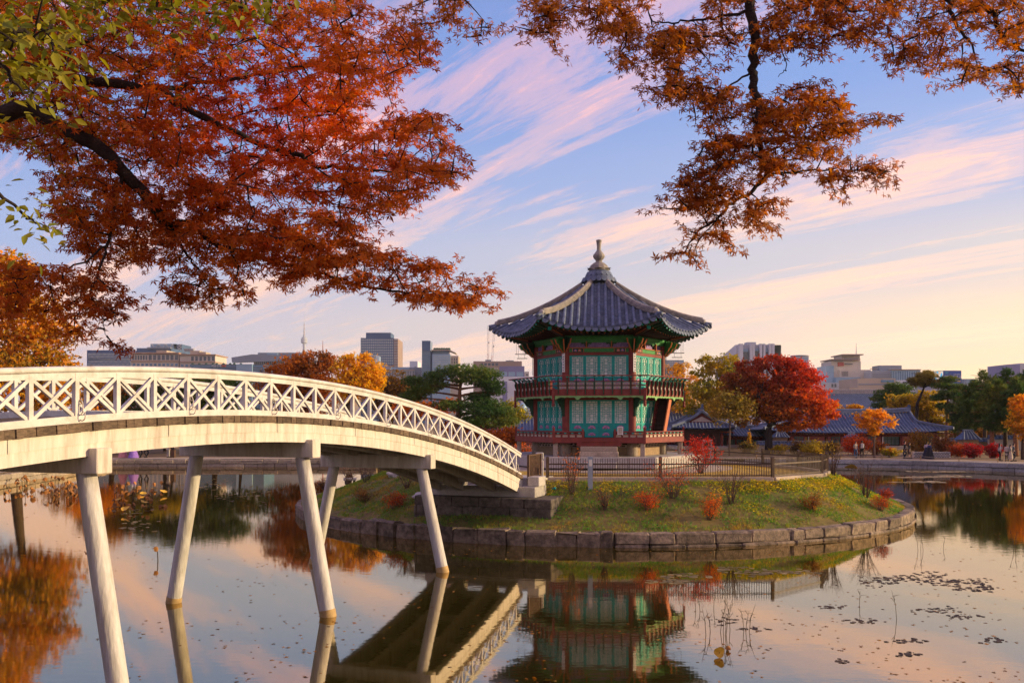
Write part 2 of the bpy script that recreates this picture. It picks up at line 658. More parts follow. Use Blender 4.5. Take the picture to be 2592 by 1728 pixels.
n1_.inputs['Scale'].default_value = 2.2
n1_.inputs['Detail'].default_value = 3
L_.new(mp_.outputs[0], n1_.inputs['Vector'])
n2_ = N_.new('ShaderNodeTexNoise')          # calm and ruffled stretches
n2_.inputs['Scale'].default_value = 0.07
n2_.inputs['Detail'].default_value = 3
L_.new(ge_.outputs['Position'], n2_.inputs['Vector'])
mr_ = N_.new('ShaderNodeMapRange')
mr_.inputs[1].default_value = 0.42
mr_.inputs[2].default_value = 0.68
mr_.inputs[3].default_value = 0.15
mr_.inputs[4].default_value = 1.0
L_.new(n2_.outputs[0], mr_.inputs[0])
mu_ = N_.new('ShaderNodeMath')
mu_.operation = 'MULTIPLY'
L_.new(n1_.outputs[0], mu_.inputs[0])
L_.new(mr_.outputs[0], mu_.inputs[1])
bp_ = N_.new('ShaderNodeBump')
bp_.inputs['Strength'].default_value = 0.14
bp_.inputs['Distance'].default_value = 0.018
L_.new(mu_.outputs[0], bp_.inputs['Height'])
for s_ in (g_, fr_):
    L_.new(bp_.outputs[0], s_.inputs['Normal'])
MB().add([(-48, 6, 0), (60, 6, 0), (60, 97, 0), (-48, 97, 0)], [(0, 1, 2, 3)]).build('water', wm, kind='structure')


def stone_block(L, h, d, rough=0.03, seed=0):
    """a hewn block along +X, its face towards -Y, top corners knocked off"""
    rn = random.Random(seed)
    b = min(0.05, h * 0.16)
    m = MB().rbox((0, 0, h / 2), (L - 0.015, d, h), b)
    m.v = [(x + rn.uniform(-1, 1) * rough * .6, y + rn.uniform(-1, 1) * rough, z + (rn.uniform(-1, 1) * rough * .7 if z > h * .5 else 0)) for x, y, z in m.v]
    return m


def course_stones(parent, pts, z0, h, lmin, lmax, mat, depth=0.5, jig=0.03, seed=1, proud=0.0, name='stone', rough=0.03):
    """walk the polyline (water on its right-hand side when walking) and set blocks end to end"""
    rn = random.Random(seed)
    P = [Vector(p) for p in pts]
    seg = [(P[i + 1] - P[i]).length for i in range(len(P) - 1)]
    tot = sum(seg)

    def pos(s):
        for i, l in enumerate(seg):
            if s <= l or i == len(seg) - 1:
                return P[i].lerp(P[i + 1], s / l)
            s -= l
    s = 0.0
    while s < tot - 0.2:
        l = rn.uniform(lmin, lmax)
        if tot - s - l < lmin * 0.6:
            l = tot - s
        a, b = pos(s), pos(s + l)
        dr = b - a
        nrm = Vector((dr.y, -dr.x)).normalized()
        c = (a + b) / 2 + nrm * (proud + rn.uniform(-jig, jig) - depth / 2 + 0.1)
        hh = h * rn.uniform(0.93, 1.03) if rough > 0.02 else h
        stone_block(dr.length, hh, depth, rough, rn.random()).build(name, mat, parent, loc=(c.x, c.y, z0), rz=math.atan2(dr.y, dr.x))
        s += l


def arc_of(poly, i0, i1):
    return [Vector(poly[i % len(poly)]) for i in range(i0, i1 + 1)]


M['bank_stone'] = pmat('bank_ashlar', (0.42, 0.35, 0.27), (0.27, 0.22, 0.17), 7, 0.9, 0.5, 20, rand=0.22, c3=(0.15, 0.12, 0.09), s3=1.1, f3=0.5)
M['bank_grey'] = pmat('bank_grey_ashlar', (0.36, 0.36, 0.36), (0.23, 0.23, 0.24), 7, 0.9, 0.5, 20, rand=0.22, c3=(0.13, 0.12, 0.11), s3=1.1, f3=0.5)


def bank_wall(label, pts, mat, seed, cap_h=0.42):
    pts = pts[::-1]
    w = thing('embankment_wall', label, 'stone wall', (pts[0].x, pts[0].y, 0))
    off = Vector((pts[0].x, pts[0].y))
    loc = [p - off for p in pts]
    course_stones(w, loc, -0.25, 0.58, 1.0, 2.0, mat, 0.55, 0.02, seed)
    course_stones(w, loc, 0.34, cap_h, 1.2, 2.3, mat, 0.6, 0.03, seed + 5, -0.03)
    return w


# walking the outline with the water on the right-hand side
bank_wall('low two-course stone embankment of the far bank behind the white bridge legs', [Vector(p) for p in ((-42, 91.4), (-30, 91.8), (-14, 92.1))], M['bank_stone'], 3)
bank_wall('sunlit stone embankment of the left bank beside the withered lotus', [Vector(p) for p in ((-36.6, 42), (-38.5, 66), (-40.5, 82), (-42, 91.2))], M['bank_stone'], 9)
bank_wall('grey stone embankment below the strolling people and rope fence', [Vector(p) for p in ((24, 91.65), (30, 91.4), (38, 90.2), (43.5, 86.5), (48.5, 81), (51, 74.5))], M['bank_grey'], 17)
pl = OUT + OUT[:1]
m = MB()
for a, b in zip(pl[:-1], pl[1:]):                       # the mortared core behind the facing stones
    a, b = Vector(a), Vector(b)
    n = (a - Vector(PC)).normalized() * 0.12
    n2 = (b - Vector(PC)).normalized() * 0.12
    m.add([(a.x + n.x, a.y + n.y, -0.6), (b.x + n2.x, b.y + n2.y, -0.6), (b.x + n2.x, b.y + n2.y, ground_z(*b) - .015), (a.x + n.x, a.y + n.y, ground_z(*a) - .015)], [(0, 1, 2, 3)])
m.build('bank_core', M['stone_wall'], kind='structure')

# ------------------------------------------------------------------ the island
IC, IR = Vector((4.72, 50.0)), 16.35
FENCE = [(1.58, 39.4), (6.6, 39.35), (11.6, 39.4), (14.8, 42.3), (15.8, 44.4), (15.6, 48.2), (14.5, 51.2), (12.7, 55.3), (9.0, 59.6), (2.5, 61.4), (-3.6, 59.0), (-6.2, 53.0), (-5.6, 46.2), (-3.4, 42.2), (-2.3, 40.9)]
GZ = 2.13


def fence_r(th):
    d = Vector((math.cos(th), math.sin(th)))
    best = 11.0
    poly = FENCE + [FENCE[0]]
    for a, b in zip(poly[:-1], poly[1:]):
        a, b = Vector(a) - IC, Vector(b) - IC
        e = b - a
        den = d.x * e.y - d.y * e.x
        if abs(den) < 1e-9:
            continue
        t = (a.x * e.y - a.y * e.x) / den
        u = (a.x * d.y - a.y * d.x) / den
        if t > 0 and -0.001 <= u <= 1.001:
            best = t
    return best


def island_z(x, y, noisy=True):
    d = Vector((x, y)) - IC
    r = d.length
    rf = fence_r(math.atan2(d.y, d.x)) + 0.35
    if r <= rf:
        return GZ + 0.28 * max(0.0, 1 - r / rf)
    t = min(1.0, (r - rf) / (IR - 0.35 - rf))
    z = GZ - 0.02 + (0.50 - GZ) * (0.25 * t * t * (3 - 2 * t) + 0.75 * t)
    if noisy:
        z += 0.06 * mnoise.noise(Vector((x * .8, y * .8, 0))) * (1 - t * .7)
    return z


NT = 200
rows = []
for i in range(26):
    r = []
    for k in range(NT + 1):
        th = 2 * math.pi * k / NT
        rf = fence_r(th) + 0.2
        rr = rf + (IR - 0.15 - rf) * i / 25
        x, y = IC.x + rr * math.cos(th), IC.y + rr * math.sin(th)
        r.append((x, y, island_z(x, y)))
    rows.append(r)
M['slope'] = pmat('autumn_turf', (0.20, 0.16, 0.04), (0.11, 0.08, 0.025), 1.6, 0.95, 0.6, 9, c3=(0.075, 0.11, 0.02), s3=0.45, f3=0.8)
MB().grid(rows).build('island_slope', M['slope'], smooth=True, kind='structure')
rows = []
for i in range(8):
    r = []
    for k in range(NT + 1):
        th = 2 * math.pi * k / NT
        rr = (fence_r(th) + 0.22) * i / 7
        x, y = IC.x + rr * math.cos(th), IC.y + rr * math.sin(th)
        r.append((x, y, island_z(x, y, False)))
    rows.append(r)
M['lawn'] = pmat('golden_lawn', (0.50, 0.34, 0.08), (0.36, 0.26, 0.06), 1.5, 0.95, 0.4, 20)
MB().grid(rows).build('lawn', M['lawn'], smooth=True, kind='structure')

wall = thing('island_edge_wall', 'weathered hewn stone edging round the grassy island at the waterline', 'stone wall', (IC.x, IC.y, 0))


def arc(a0, a1, r, n=60):
    return [Vector((r * math.cos(R_(a0 + (a1 - a0) * i / n)), r * math.sin(R_(a0 + (a1 - a0) * i / n)))) for i in range(n + 1)]


course_stones(wall, arc(-205, -133, IR), -0.12, 0.62, 0.9, 1.9, M['stone_wall'], 0.5, 0.02, 31, rough=0.035)
course_stones(wall, arc(-132.8, -93, IR), -0.25, 0.82, 0.7, 1.25, M['stone_wall'], 0.55, 0.05, 33, rough=0.09)
course_stones(wall, arc(-92.8, 15, IR), 0.11, 0.43, 0.6, 1.9, M['stone_wall'], 0.5, 0.04, 35, rough=0.045)
course_stones(wall, arc(-92.8, 15, IR + 0.07), -0.35, 0.45, 0.9, 1.5, M['stone_wall'], 0.5, 0.03, 37, rough=0.03, name='footing_stone')
course_stones(wall, arc(-205, -133, IR + 0.08), -0.35, 0.38, 0.9, 1.6, M['stone_wall'], 0.5, 0.03, 38, rough=0.03, name='footing_stone')
MB().add(*(lambda a: ([(p.x * k, p.y * k, z) for z, k in ((-0.5, .985), (0.46, .985)) for p in a], [(i, i + 1, len(a) + i + 1, len(a) + i) for i in range(len(a) - 1)]))(arc(-210, 150, IR, 180))).build('wall_core', M['stone_wall'], wall)

# pale sandy apron round the pavilion
rows = []
for k_ in (0.0, 0.5, 1.0):
    rows.append([(IC.x + ((6.5 + 1.3 * max(0, math.cos(t + .5))) * k_ + 0.2 * k_ * math.sin(5 * t)) * math.cos(t), IC.y + ((6.5 + 1.3 * max(0, math.cos(t + .5))) * k_ + 0.2 * k_ * math.sin(5 * t)) * math.sin(t), 0) for t in [2 * math.pi * q / 72 for q in range(73)]])
rows = [[(x, y, island_z(x, y, False) + 0.012) for x, y, z in r] for r in rows]
MB().grid(rows).build('sandy_apron', M['path'], kind='structure')
# ------------------------------------------------------------------ the white arched bridge
BB = Vector((-4.546, 21.9))
BU = Vector((0.343, 0.939)).normalized()
BV = Vector((-BU.y, BU.x))
BANG = math.atan2(BU.y, BU.x)
U0, U1 = -20.6, 15.9
bridge = thing('arched_footbridge', 'white painted arched timber footbridge with crossed railings on slanting log legs', 'bridge', (BB.x, BB.y, 0), BANG)
# local frame: x = along the bridge (u), y = across (v), z up


def dz(u):
    return 4.945 - 0.00716 * (u + 2.6) ** 2


def dslope(u):
    return -2 * 0.00716 * (u + 2.6)


VN, VF = 0.45, 4.35
# deck planks, one object each
pmesh = {}
NPL = 0
u = U0
rp_ = random.Random(5)
base_plank = MB().box((0, (VN + VF) / 2, -0.075), (0.189, VF - VN, 0.15)).mesh('plank', M['plank'])
while u < U1 - 0.1:
    a = -math.atan(dslope(u + 0.0975))
    mt = Matrix.Translation((u + 0.0975, rp_.uniform(-.018, .018), dz(u + 0.0975))) @ Matrix.Rotation(a, 4, 'Y')
    link('plank', base_plank, bridge, mtx=mt)
    u += 0.195
    NPL += 1


def arch(fn, v0, v1, n=70, z_of=None):
    """curved box: fn(u) -> (z0, z1)"""
    m = MB()
    rows_ = []
    for i in range(n + 1):
        u = U0 + (U1 - U0) * i / n
        a, b = fn(u)
        rows_.append([(u, v0, a), (u, v1, a), (u, v1, b), (u, v0, b), (u, v0, a)])
    m.grid(rows_)
    m.add(rows_[0][:4], [(0, 1, 2, 3)])
    m.add(rows_[-1][:4], [(3, 2, 1, 0)])
    return m


for v0 in (0.52, 1.55, 2.98, 4.02):
    g = arch(lambda u: (dz(u) - 0.60 - 0.009 * max(0, u + 2), dz(u) - 0.152), v0, v0 + 0.26).build('girder', M['white_girder'], bridge)
    if v0 < 1:                                    # boarding of the outer girder: a joint line half way and butt joints
        for i in range(10):
            ua = U0 + 1.2 + i * 3.6
            ub = min(ua + 3.57, U1)
            rr_ = []
            for k in range(9):
                uu = ua + (ub - ua) * k / 8
                rr_.append([(uu, v0 - 0.012, dz(uu) - 0.38), (uu, v0 - 0.012, dz(uu) - 0.155)])
            rows_ = [[(p[0], v0 - 0.012, p[2]) for p in r] for r in rr_]
            MB().grid(rows_).add([(r[0][0], v0 + 0.0, r[0][2]) for r in rr_] + [(r[0][0], v0 - 0.012, r[0][2]) for r in rr_], [(k, k + 1, 10 + k, 9 + k) for k in range(8)]).build('girder_board', M['white_girder'], g)
for i in range(16):                               # cross ties between the girders
    uu = U0 + 1.5 + i * 2.27
    for va, vb in ((0.785, 1.545), (1.815, 2.975), (3.245, 4.015)):
        MB().box((uu, (va + vb) / 2, dz(uu) - 0.36), (0.16, vb - va, 0.22)).build('cross_tie', M['white_wood'], bridge)

# bents: cap beam and two slanting log legs each
for ub, zb in ((-13.6, 3.46), (-6.8, 3.90), (0.0, 3.91), (6.8, 3.28)):
    cb = MB().rbox((ub, 2.37, zb + 0.225), (0.36, 4.08, 0.45), 0.015).build('cap_beam', M['white_girder'], bridge)
    for s in (-1, 1):
        vt, vb = 2.37 + s * 1.62, 2.37 + s * 2.37
        pts, rad = [], []
        for k in range(9):
            t = k / 8
            zz = zb + 0.01 + (-0.9 - zb) * t
            ve = vt + (vb - vt) * ((zb - zz) / zb)
            pts.append((ub, ve, zz))
            rad.append(0.175 + 0.02 * t + 0.003 * math.sin(7 * t + ub))
        leg = MB().tube(pts, rad, 20).build('leg', M['white_leg'], bridge, smooth=True)
        zz = [0.16, 0.08, -0.05]
        MB().tube([(ub, vt + (vb - vt) * ((zb - z) / zb), z) for z in zz], [0.199, 0.201, 0.203], 20, cap=False).build('waterline_stain', M['waterline'], leg, smooth=True)

# railings
PU = [-20.3 + 0.937 * i for i in range(39)]
PU = [p for p in PU if p < U1 - 0.1]
post_mesh = MB().box((0, 0, 0.43), (0.085, 0.085, 0.86)).mesh('post', M['white_wood'])
for side, v in (('near', 0.60), ('far', 4.20)):
    def strip(z0, z1, w):
        return arch(lambda u: (dz(u) + z0, dz(u) + z1), v - w / 2, v + w / 2)
    strip(-0.002, 0.125, 0.100).build('bottom_rail', M['white_wood'], bridge)
    strip(0.775, 0.875, 0.075).build('top_rail', M['white_wood'], bridge)
    hp = [(U0 + (U1 - U0) * i / 70, v, dz(U0 + (U1 - U0) * i / 70) + 0.93) for i in range(71)]
    MB().tube(hp, 0.066, 12, squash=0.85).build('handrail', M['white_wood'], bridge, smooth=True)
    for i, up in enumerate(PU):
        link('post', post_mesh, bridge, loc=(up, v, dz(up)))
        if i + 1 < len(PU):
            ua, ub = up + 0.045, PU[i + 1] - 0.045
            sgn = -1 if side == 'near' else 1
            MB().beam((ua, v + sgn * 0.012, dz(ua) + 0.125), (ub, v + sgn * 0.012, dz(ub) + 0.775), 0.055, 0.062).build('brace', M['white_wood'], bridge)
            MB().beam((ua, v - sgn * 0.012, dz(ua) + 0.775), (ub, v - sgn * 0.012, dz(ub) + 0.125), 0.055, 0.060).build('brace', M['white_wood'], bridge)
    # wrought-iron scrolls beside every third post
    out = -1 if side == 'near' else 1
    sp = []
    for k in range(26):
        t = k / 25
        if t < 0.5:
            a = -2.2 * math.pi * (1 - t / 0.5) + math.pi / 2
            r = 0.03 + 0.075 * (t / 0.5)
            sp.append((out * (0.085 + r * math.cos(a) * 1.0), 0.09 + r * math.sin(a)))
        else:
            q = (t - 0.5) / 0.5
            a = -math.pi / 2 + q * 2.0 * math.pi
            r = 0.065 - 0.035 * q
            sp.append((out * (0.06 + 0.02 * q + r * math.cos(a)), 0.20 + 0.17 * min(1, q * 2.2) - 0.04 + r * math.sin(a)))
    smesh = MB().tube([(0.045, p, z) for p, z in sp], 0.011, 6).mesh('scroll_bracket', M['iron_white'])
    for i, up in enumerate(PU):
        if i % 3 == 2:
            link('scroll_bracket', smesh, bridge, loc=(up, v, dz(up) + 0.02))


def bw(u, v, z):
    p = BB + BU * u + BV * v
    return Vector((p.x, p.y, z))


# abutment on the island: two courses of old dark stone, a granite seat and end blocks
ab = thing('bridge_abutment', 'dark two-course stone abutment with granite seat under the bridge end', 'abutment', bw(14.86, 0, 0), BANG)
for c, (z0, hh) in enumerate(((0.45, 0.39), (0.85, 0.39), (1.245, 0.395))):
    vv = -1.1
    rn = random.Random(40 + c)
    while vv < 5.0:
        w = min(rn.uniform(0.75, 1.45), 5.05 - vv)
        m_ = MB().rbox((0.45 + rn.uniform(-.02, .02) + c * 0.03, vv + w / 2, z0 + hh / 2 if c else z0 + hh / 2), (0.9, w - 0.02, hh), 0.035)
        m_.v = [(x + rn.uniform(-.015, .015), y, z) for x, y, z in m_.v]
        if c == 0:
            for zz in (0,):
                pass
        m_.build('stone', M['stone_dark'], ab)
        vv += w
MB().box((1.6, 1.95, 1.05), (1.55, 5.9, 1.18)).build('stone_core', M['stone_dark'], ab)
MB().rbox((1.35, 2.3, 1.86), (1.5, 5.0, 0.43), 0.02).build('granite_seat', M['granite'], ab)
for v in (-0.02, 4.62):
    MB().rbox((1.35, v, 2.28), (0.9, 0.5, 0.40), 0.02).build('granite_end_block', M['granite'], ab)
MB().box((1.75, 2.35, 2.23), (0.66, 3.85, 0.30)).build('backwall', M['granite'], ab)
# landing slab from the deck end to the gate
MB().rbox((0, 0, -0.2), (3.4, 3.9, 0.44), 0.02).build('landing_slab', M['granite'], loc=bw(18.35, 2.4, 2.25), rz=BANG, label='pale granite landing slab joining the bridge end to the island gate', cat='paving slab')

# near abutment, beyond the left edge of the picture
MB().rbox((0, 0, 0), (1.6, 5.0, 2.4), 0.03).build('bridge_abutment', M['granite'], loc=bw(-21.3, 2.4, 1.2), rz=BANG, label='plain granite abutment at the shore end of the footbridge', cat='abutment')

# brown slatted side rails at the island end
M['brown_wood'] = pmat('brown_stained_timber', (0.115, 0.062, 0.034), (0.070, 0.038, 0.022), 6, 0.6, 0.3, 20, stretch=(1, 1, .3))
for v, lb in ((0.30, 'brown slatted timber guard beside the granite post at the bridge end'), (4.5, 'brown slatted timber guard on the far side of the bridge end')):
    g = thing('side_guard', lb, 'railing', bw(16.05, v, 2.42), BANG)
    MB().box((0.03, 0, 0.48), (0.09, 0.09, 0.97)).build('post', M['brown_wood'], g)
    MB().box((1.62, 0, 0.48), (0.09, 0.09, 0.97)).build('post', M['brown_wood'], g)
    MB().box((0.825, 0, 0.94), (1.49, 0.06, 0.05)).build('top_rail', M['brown_wood'], g)
    MB().box((0.825, 0, 0.06), (1.49, 0.06, 0.05)).build('bottom_rail', M['brown_wood'], g)
    sl = MB().box((0, 0, 0.5), (0.06, 0.03, 0.825)).mesh('slat', M['brown_wood'])
    for k in range(11):
        link('slat', sl, g, loc=(0.17 + k * 0.13, 0, 0))

# granite gate posts
for p, lb in (((1.22, 39.15), 'square granite gate post with necked cap between bridge guard and brown fence'), ((-2.45, 40.45), 'granite gate post on the far side of the island gate')):
    z0 = island_z(*p, False) - 0.25
    g = thing('granite_gate_post', lb, 'post', (p[0], p[1], z0))
    MB().rbox((0, 0, 0.6), (0.34, 0.34, 1.2), 0.03).build('shaft', M['granite'], g)
    MB().rbox((0, 0, 1.225), (0.27, 0.27, 0.07), 0.01).build('neck', M['granite'], g)
    MB().rbox((0, 0, 1.40), (0.36, 0.36, 0.30), 0.04).build('cap', M['granite'], g)

# ------------------------------------------------------------------ picket fence round the island
fence = thing('picket_fence', 'brown metal picket fence on a low granite kerb round the pavilion', 'fence', (IC.x, IC.y, 0))
M['fence'] = pmat('brown_painted_metal', (0.085, 0.050, 0.032), (0.055, 0.033, 0.022), 5, 0.5, rand=0.12)
pk = MB().box((0, 0, 0.43), (0.022, 0.022, 0.80)).mesh('picket', M['fence'])
pmh = MB().box((0, 0, 0.45), (0.12, 0.12, 0.9)).add([(-.07, -.07, .9), (.07, -.07, .9), (.07, .07, .9), (-.07, .07, .9), (0, 0, .95)], [(0, 1, 4), (1, 2, 4), (2, 3, 4), (3, 0, 4), (3, 2, 1, 0)]).mesh('post', M['fence'])
FP = [Vector(p) - IC for p in FENCE]
extra = MB()
npk = 0
for i, p in enumerate(FP):
    zb = GZ + 0.17
    link('post', pmh, fence, loc=(p.x, p.y, zb - .02), rz=0.2)
    if i + 1 == len(FP):
        break
    q = FP[i + 1]
    d = q - p
    L = d.length
    ang = math.atan2(d.y, d.x)
    c = (p + q) / 2
    for zz, hh in ((0.58, 0.06), (0.07, 0.05)):
        MB().box((0, 0, 0), (L - 0.12, 0.045, hh)).build('rail', M['fence'], fence, loc=(c.x, c.y, zb + zz), rz=ang)
    nk = max(1, int(L / 1.9))
    for k in range(nk):
        l = L / nk
        cc = p + d * ((k + 0.5) / nk)
        MB().rbox((0, 0, 0), (l - 0.012, 0.34, 0.26), 0.02).build('kerb_stone', M['granite_warm'], fence, loc=(cc.x, cc.y, zb - 0.13), rz=ang)
    n = int((L - 0.12) / 0.105)
    for k in range(n):
        pp = p + d * ((k + 0.5) / n)
        if i in (0, 1, 2, 3, 4) and npk < 300:
            link('picket', pk, fence, loc=(pp.x, pp.y, zb), rz=ang)
            npk += 1
        else:
            extra.box((pp.x, pp.y, zb + 0.43), (0.022, 0.022, 0.80), ang)
extra.build('far_pickets', M['fence'], fence, kind='stuff')
# ------------------------------------------------------------------ the hexagonal two-storey pavilion
pav = thing('hexagonal_pavilion', 'two-storey hexagonal timber pavilion with grey tiled pointed roof on the island', 'pavilion', (4.91, 50.0, 0), R_(-5.6))
C30, T30 = math.cos(R_(30)), math.tan(R_(30))
M['maroon'] = pmat('maroon_lacquer', (0.23, 0.042, 0.032), (0.15, 0.028, 0.024), 3, 0.55, 0.15, 14)
M['maroon_dark'] = pmat('dark_brown_timber', (0.060, 0.022, 0.018), (0.034, 0.014, 0.012), 4, 0.6)
M['teal'] = pmat('teal_paint', (0.018, 0.40, 0.35), (0.012, 0.29, 0.26), 2.5, 0.55, 0.1, 12)
M['green'] = pmat('green_paint', (0.05, 0.27, 0.07), (0.03, 0.17, 0.05), 5, 0.6)
M['green_pale'] = pmat('pale_green_paint', (0.22, 0.42, 0.14), (0.14, 0.32, 0.11), 5, 0.6)
M['green_dark'] = pmat('dark_green_paint', (0.018, 0.085, 0.045), (0.010, 0.045, 0.028), 8, 0.65)
M['soffit'] = pmat('dark_soffit_boards', (0.030, 0.040, 0.022), (0.018, 0.022, 0.014), 6, 0.8)
M['orange_p'] = pmat('orange_paint', (0.52, 0.16, 0.06), (0.36, 0.10, 0.045), 9, 0.6)
M['pink_p'] = pmat('pink_paint', (0.62, 0.28, 0.26), (0.5, 0.2, 0.2), 9, 0.6)
M['blue_p'] = pmat('blue_paint', (0.12, 0.16, 0.50), (0.08, 0.10, 0.34), 9, 0.6)
M['violet_p'] = pmat('violet_paint', (0.30, 0.20, 0.45), (0.16, 0.11, 0.28), 9, 0.6)
M['cream_p'] = pmat('cream_paint', (0.52, 0.45, 0.36), (0.38, 0.31, 0.25), 12, 0.6)
M['paper'] = pmat('window_paper', (0.80, 0.80, 0.76), (0.70, 0.71, 0.69), 2, 0.9)
M['tile'] = pmat('blue_grey_roof_tile', (0.135, 0.175, 0.26), (0.065, 0.088, 0.14), 3.0, 0.55, 0.35, 16, c3=(0.25, 0.27, 0.31), s3=1.8, f3=0.5)
M['tile_worn'] = pmat('weathered_ridge_tile', (0.34, 0.31, 0.27), (0.17, 0.16, 0.155), 4.0, 0.75, 0.4, 16)
M['tile_end'] = pmat('pale_ridge_end_tile', (0.42, 0.40, 0.38), (0.30, 0.29, 0.28), 6, 0.7)
M['brick'] = pmat('plastered_base_brick', (0.34, 0.24, 0.15), (0.24, 0.17, 0.11), 6, 0.9, rand=0.1)
M['board_white'] = pmat('white_couplet_board', (0.78, 0.77, 0.75), (0.68, 0.67, 0.66), 5, 0.6)
M['ink'] = pmat('dark_blue_ink', (0.03, 0.04, 0.12), (0.02, 0.025, 0.08), 20, 0.7)


def multi(name, parts):
    me = bpy.data.meshes.new(name)
    V, F, MI = [], [], []
    for i, (mb, mat) in enumerate(parts):
        o = len(V)
        V += mb.v
        F += [tuple(a + o for a in f) for f in mb.f]
        MI += [i] * len(mb.f)
        me.materials.append(mat)
    me.from_pydata(V, [], F)
    me.polygons.foreach_set('material_index', MI)
    me.update()
    return me


def six(name, me, parent=None, ks=range(6), loc=None):
    r = []
    for k in ks:
        mt = Matrix.Rotation(R_(60 * k), 4, 'Z')
        if loc is not None:
            mt = mt @ Matrix.Translation(loc)
        r.append(link(name, me, parent or pav, mtx=mt))
    return r


def hexpts(R, z, ph=-120):
    return [(R * math.cos(R_(ph + 60 * k)), R * math.sin(R_(ph + 60 * k)), z) for k in range(6)]


def hexprism(R, z0, z1):
    a, b = hexpts(R, z0), hexpts(R, z1)
    return MB().add(a + b, [tuple(range(5, -1, -1)), tuple(range(6, 12))] + [(i, (i + 1) % 6, 6 + (i + 1) % 6, 6 + i) for i in range(6)])


def vtx(R, k, z):
    return Vector((R * math.cos(R_(-120 + 60 * k)), R * math.sin(R_(-120 + 60 * k)), z))


# stone platform: kerb blocks on each side and a paved top
PA = 5.75 * C30
for k in range(6):
    rn = random.Random(60 + k)
    xs = [-2.875, -1.5 + rn.uniform(-.2, .2), 0.1 + rn.uniform(-.2, .2), 1.6 + rn.uniform(-.2, .2), 2.875]
    for a, b in zip(xs[:-1], xs[1:]):
        MB().rbox(((a + b) / 2, -PA + 0.3, 2.66), (b - a - 0.012, 0.6, 0.56), 0.02).build('platform_stone', M['granite'], pav, rz=R_(60 * k))
hexprism(5.70, 2.36, 2.925).build('platform_paving', M['granite'], pav)
# front steps
for z0, z1, w, d in ((2.36, 2.68, 2.1, 1.25), (2.68, 2.98, 2.05, 0.85), (2.94, 3.215, 2.0, 0.75), (3.215, 3.47, 1.9, 0.62)):
    ya = -PA - 0.05 if z1 < 2.9 else -4.62
    if z1 < 2.9:
        continue
    MB().rbox((0.0, ya + (0.32 if z0 < 3.2 else 0.40), (z0 + z1) / 2), (w, d, z1 - z0 - 0.006), 0.018).build('step_stone', M['granite_warm'], pav)
MB().rbox((-0.1, -PA - 0.16, 2.55), (2.0, 0.45, 0.30), 0.02).build('step_stone', M['granite'], pav)

# base wall under the floor, stone posts under the balcony
wallm = multi('base_wall', [(MB().box((0, -2.98, 3.14), (3.4, 0.16, 0.45)), M['brick']), (MB().box((0, -2.97, 3.49), (3.4, 0.12, 0.25)), M['maroon_dark']),
                            (MB().box((0, -3.052, 3.62 - .01), (3.4, 0.05, 0.03)).box((0, -3.052, 3.505), (3.4, 0.05, 0.03)).box((0, -3.052, 3.395), (3.4, 0.05, 0.03)), M['cream_p'])])
bw_ = six('base_wall', wallm)
slot = MB()
for r_, zz in enumerate((3.45, 3.56)):
    for i in range(9):
        slot.box((-1.45 + i * 0.36 + 0.1 * r_, -3.055, zz), (0.08, 0.04, 0.075))
sm_ = slot.mesh('vent_divider', M['cream_p'])
for o in bw_:
    link('vent_divider', sm_, o)
hexprism(3.30, 2.95, 9.3).build('inner_core', M['maroon_dark'], pav)
for k in range(6):
    v = vtx(4.52, k, 0)
    MB().rbox((v.x, v.y, 3.27), (0.24, 0.24, 0.74), 0.02).build('stone_post', M['granite_warm'], pav)
    c = vtx(3.5, k, 0)
    MB().lathe([(0.27, 2.93), (0.29, 3.0), (0.29, 3.5), (0.24, 3.62)], 16, (c.x, c.y, 0)).build('column_plinth', M['granite_warm'], pav)
    MB().lathe([(0.205, 3.6), (0.205, 8.95)], 16, (c.x, c.y, 0)).build('column', M['maroon'], pav, smooth=False)

# ---- lower gallery
LA = 4.71 * C30
MB().add(hexpts(4.70, 3.70) + hexpts(4.70, 3.62), [(0, 1, 2, 3, 4, 5), (11, 10, 9, 8, 7, 6)]).build('gallery_floor', M['maroon_dark'], pav)
six('gallery_beam', MB().box((0, -LA + 0.02, 3.78), (4.70, 0.15, 0.27)).mesh('gallery_beam', M['maroon']))
MB().box((0, -LA - 0.075, 3.60), (2.30, 0.05, 0.24)).box((0, -LA - 0.11, 3.745), (1.75, 0.14, 0.05)).build('entrance_sill', M['maroon'], pav)
rail_full, rail_half = MB(), MB()
panel_full, knob_full = MB(), MB()


def gallery_rail(x0, x1, n):
    L = x1 - x0
    c = (x0 + x1) / 2
    m = MB()
    m.tube([(x0, -LA, 4.215), (x1, -LA, 4.215)], 0.035, 8)
    m.box((c, -LA, 4.09), (L, 0.09, 0.05))
    m.box((c, -LA, 3.925), (L, 0.09, 0.03))
    p, kn = MB(), MB()
    for i in range(n):
        xx = x0 + L * (i + 0.5) / n
        p.box((xx, -LA + 0.02, 4.003), (L / n - 0.10, 0.02, 0.11))
        kn.prism([(-.045, .03), (-.075, 0.015), (-.03, -.032), (.03, -.032), (.075, .015), (.045, .03)], (xx + L / n / 2 * 0, -LA, 4.148), (1, 0, 0), (0, 0, 1), 0.05)
    for i in range(n + 1):
        m.box((x0 + L * i / n, -LA, 4.003), (0.05, 0.08, 0.125))
    return m, p, kn


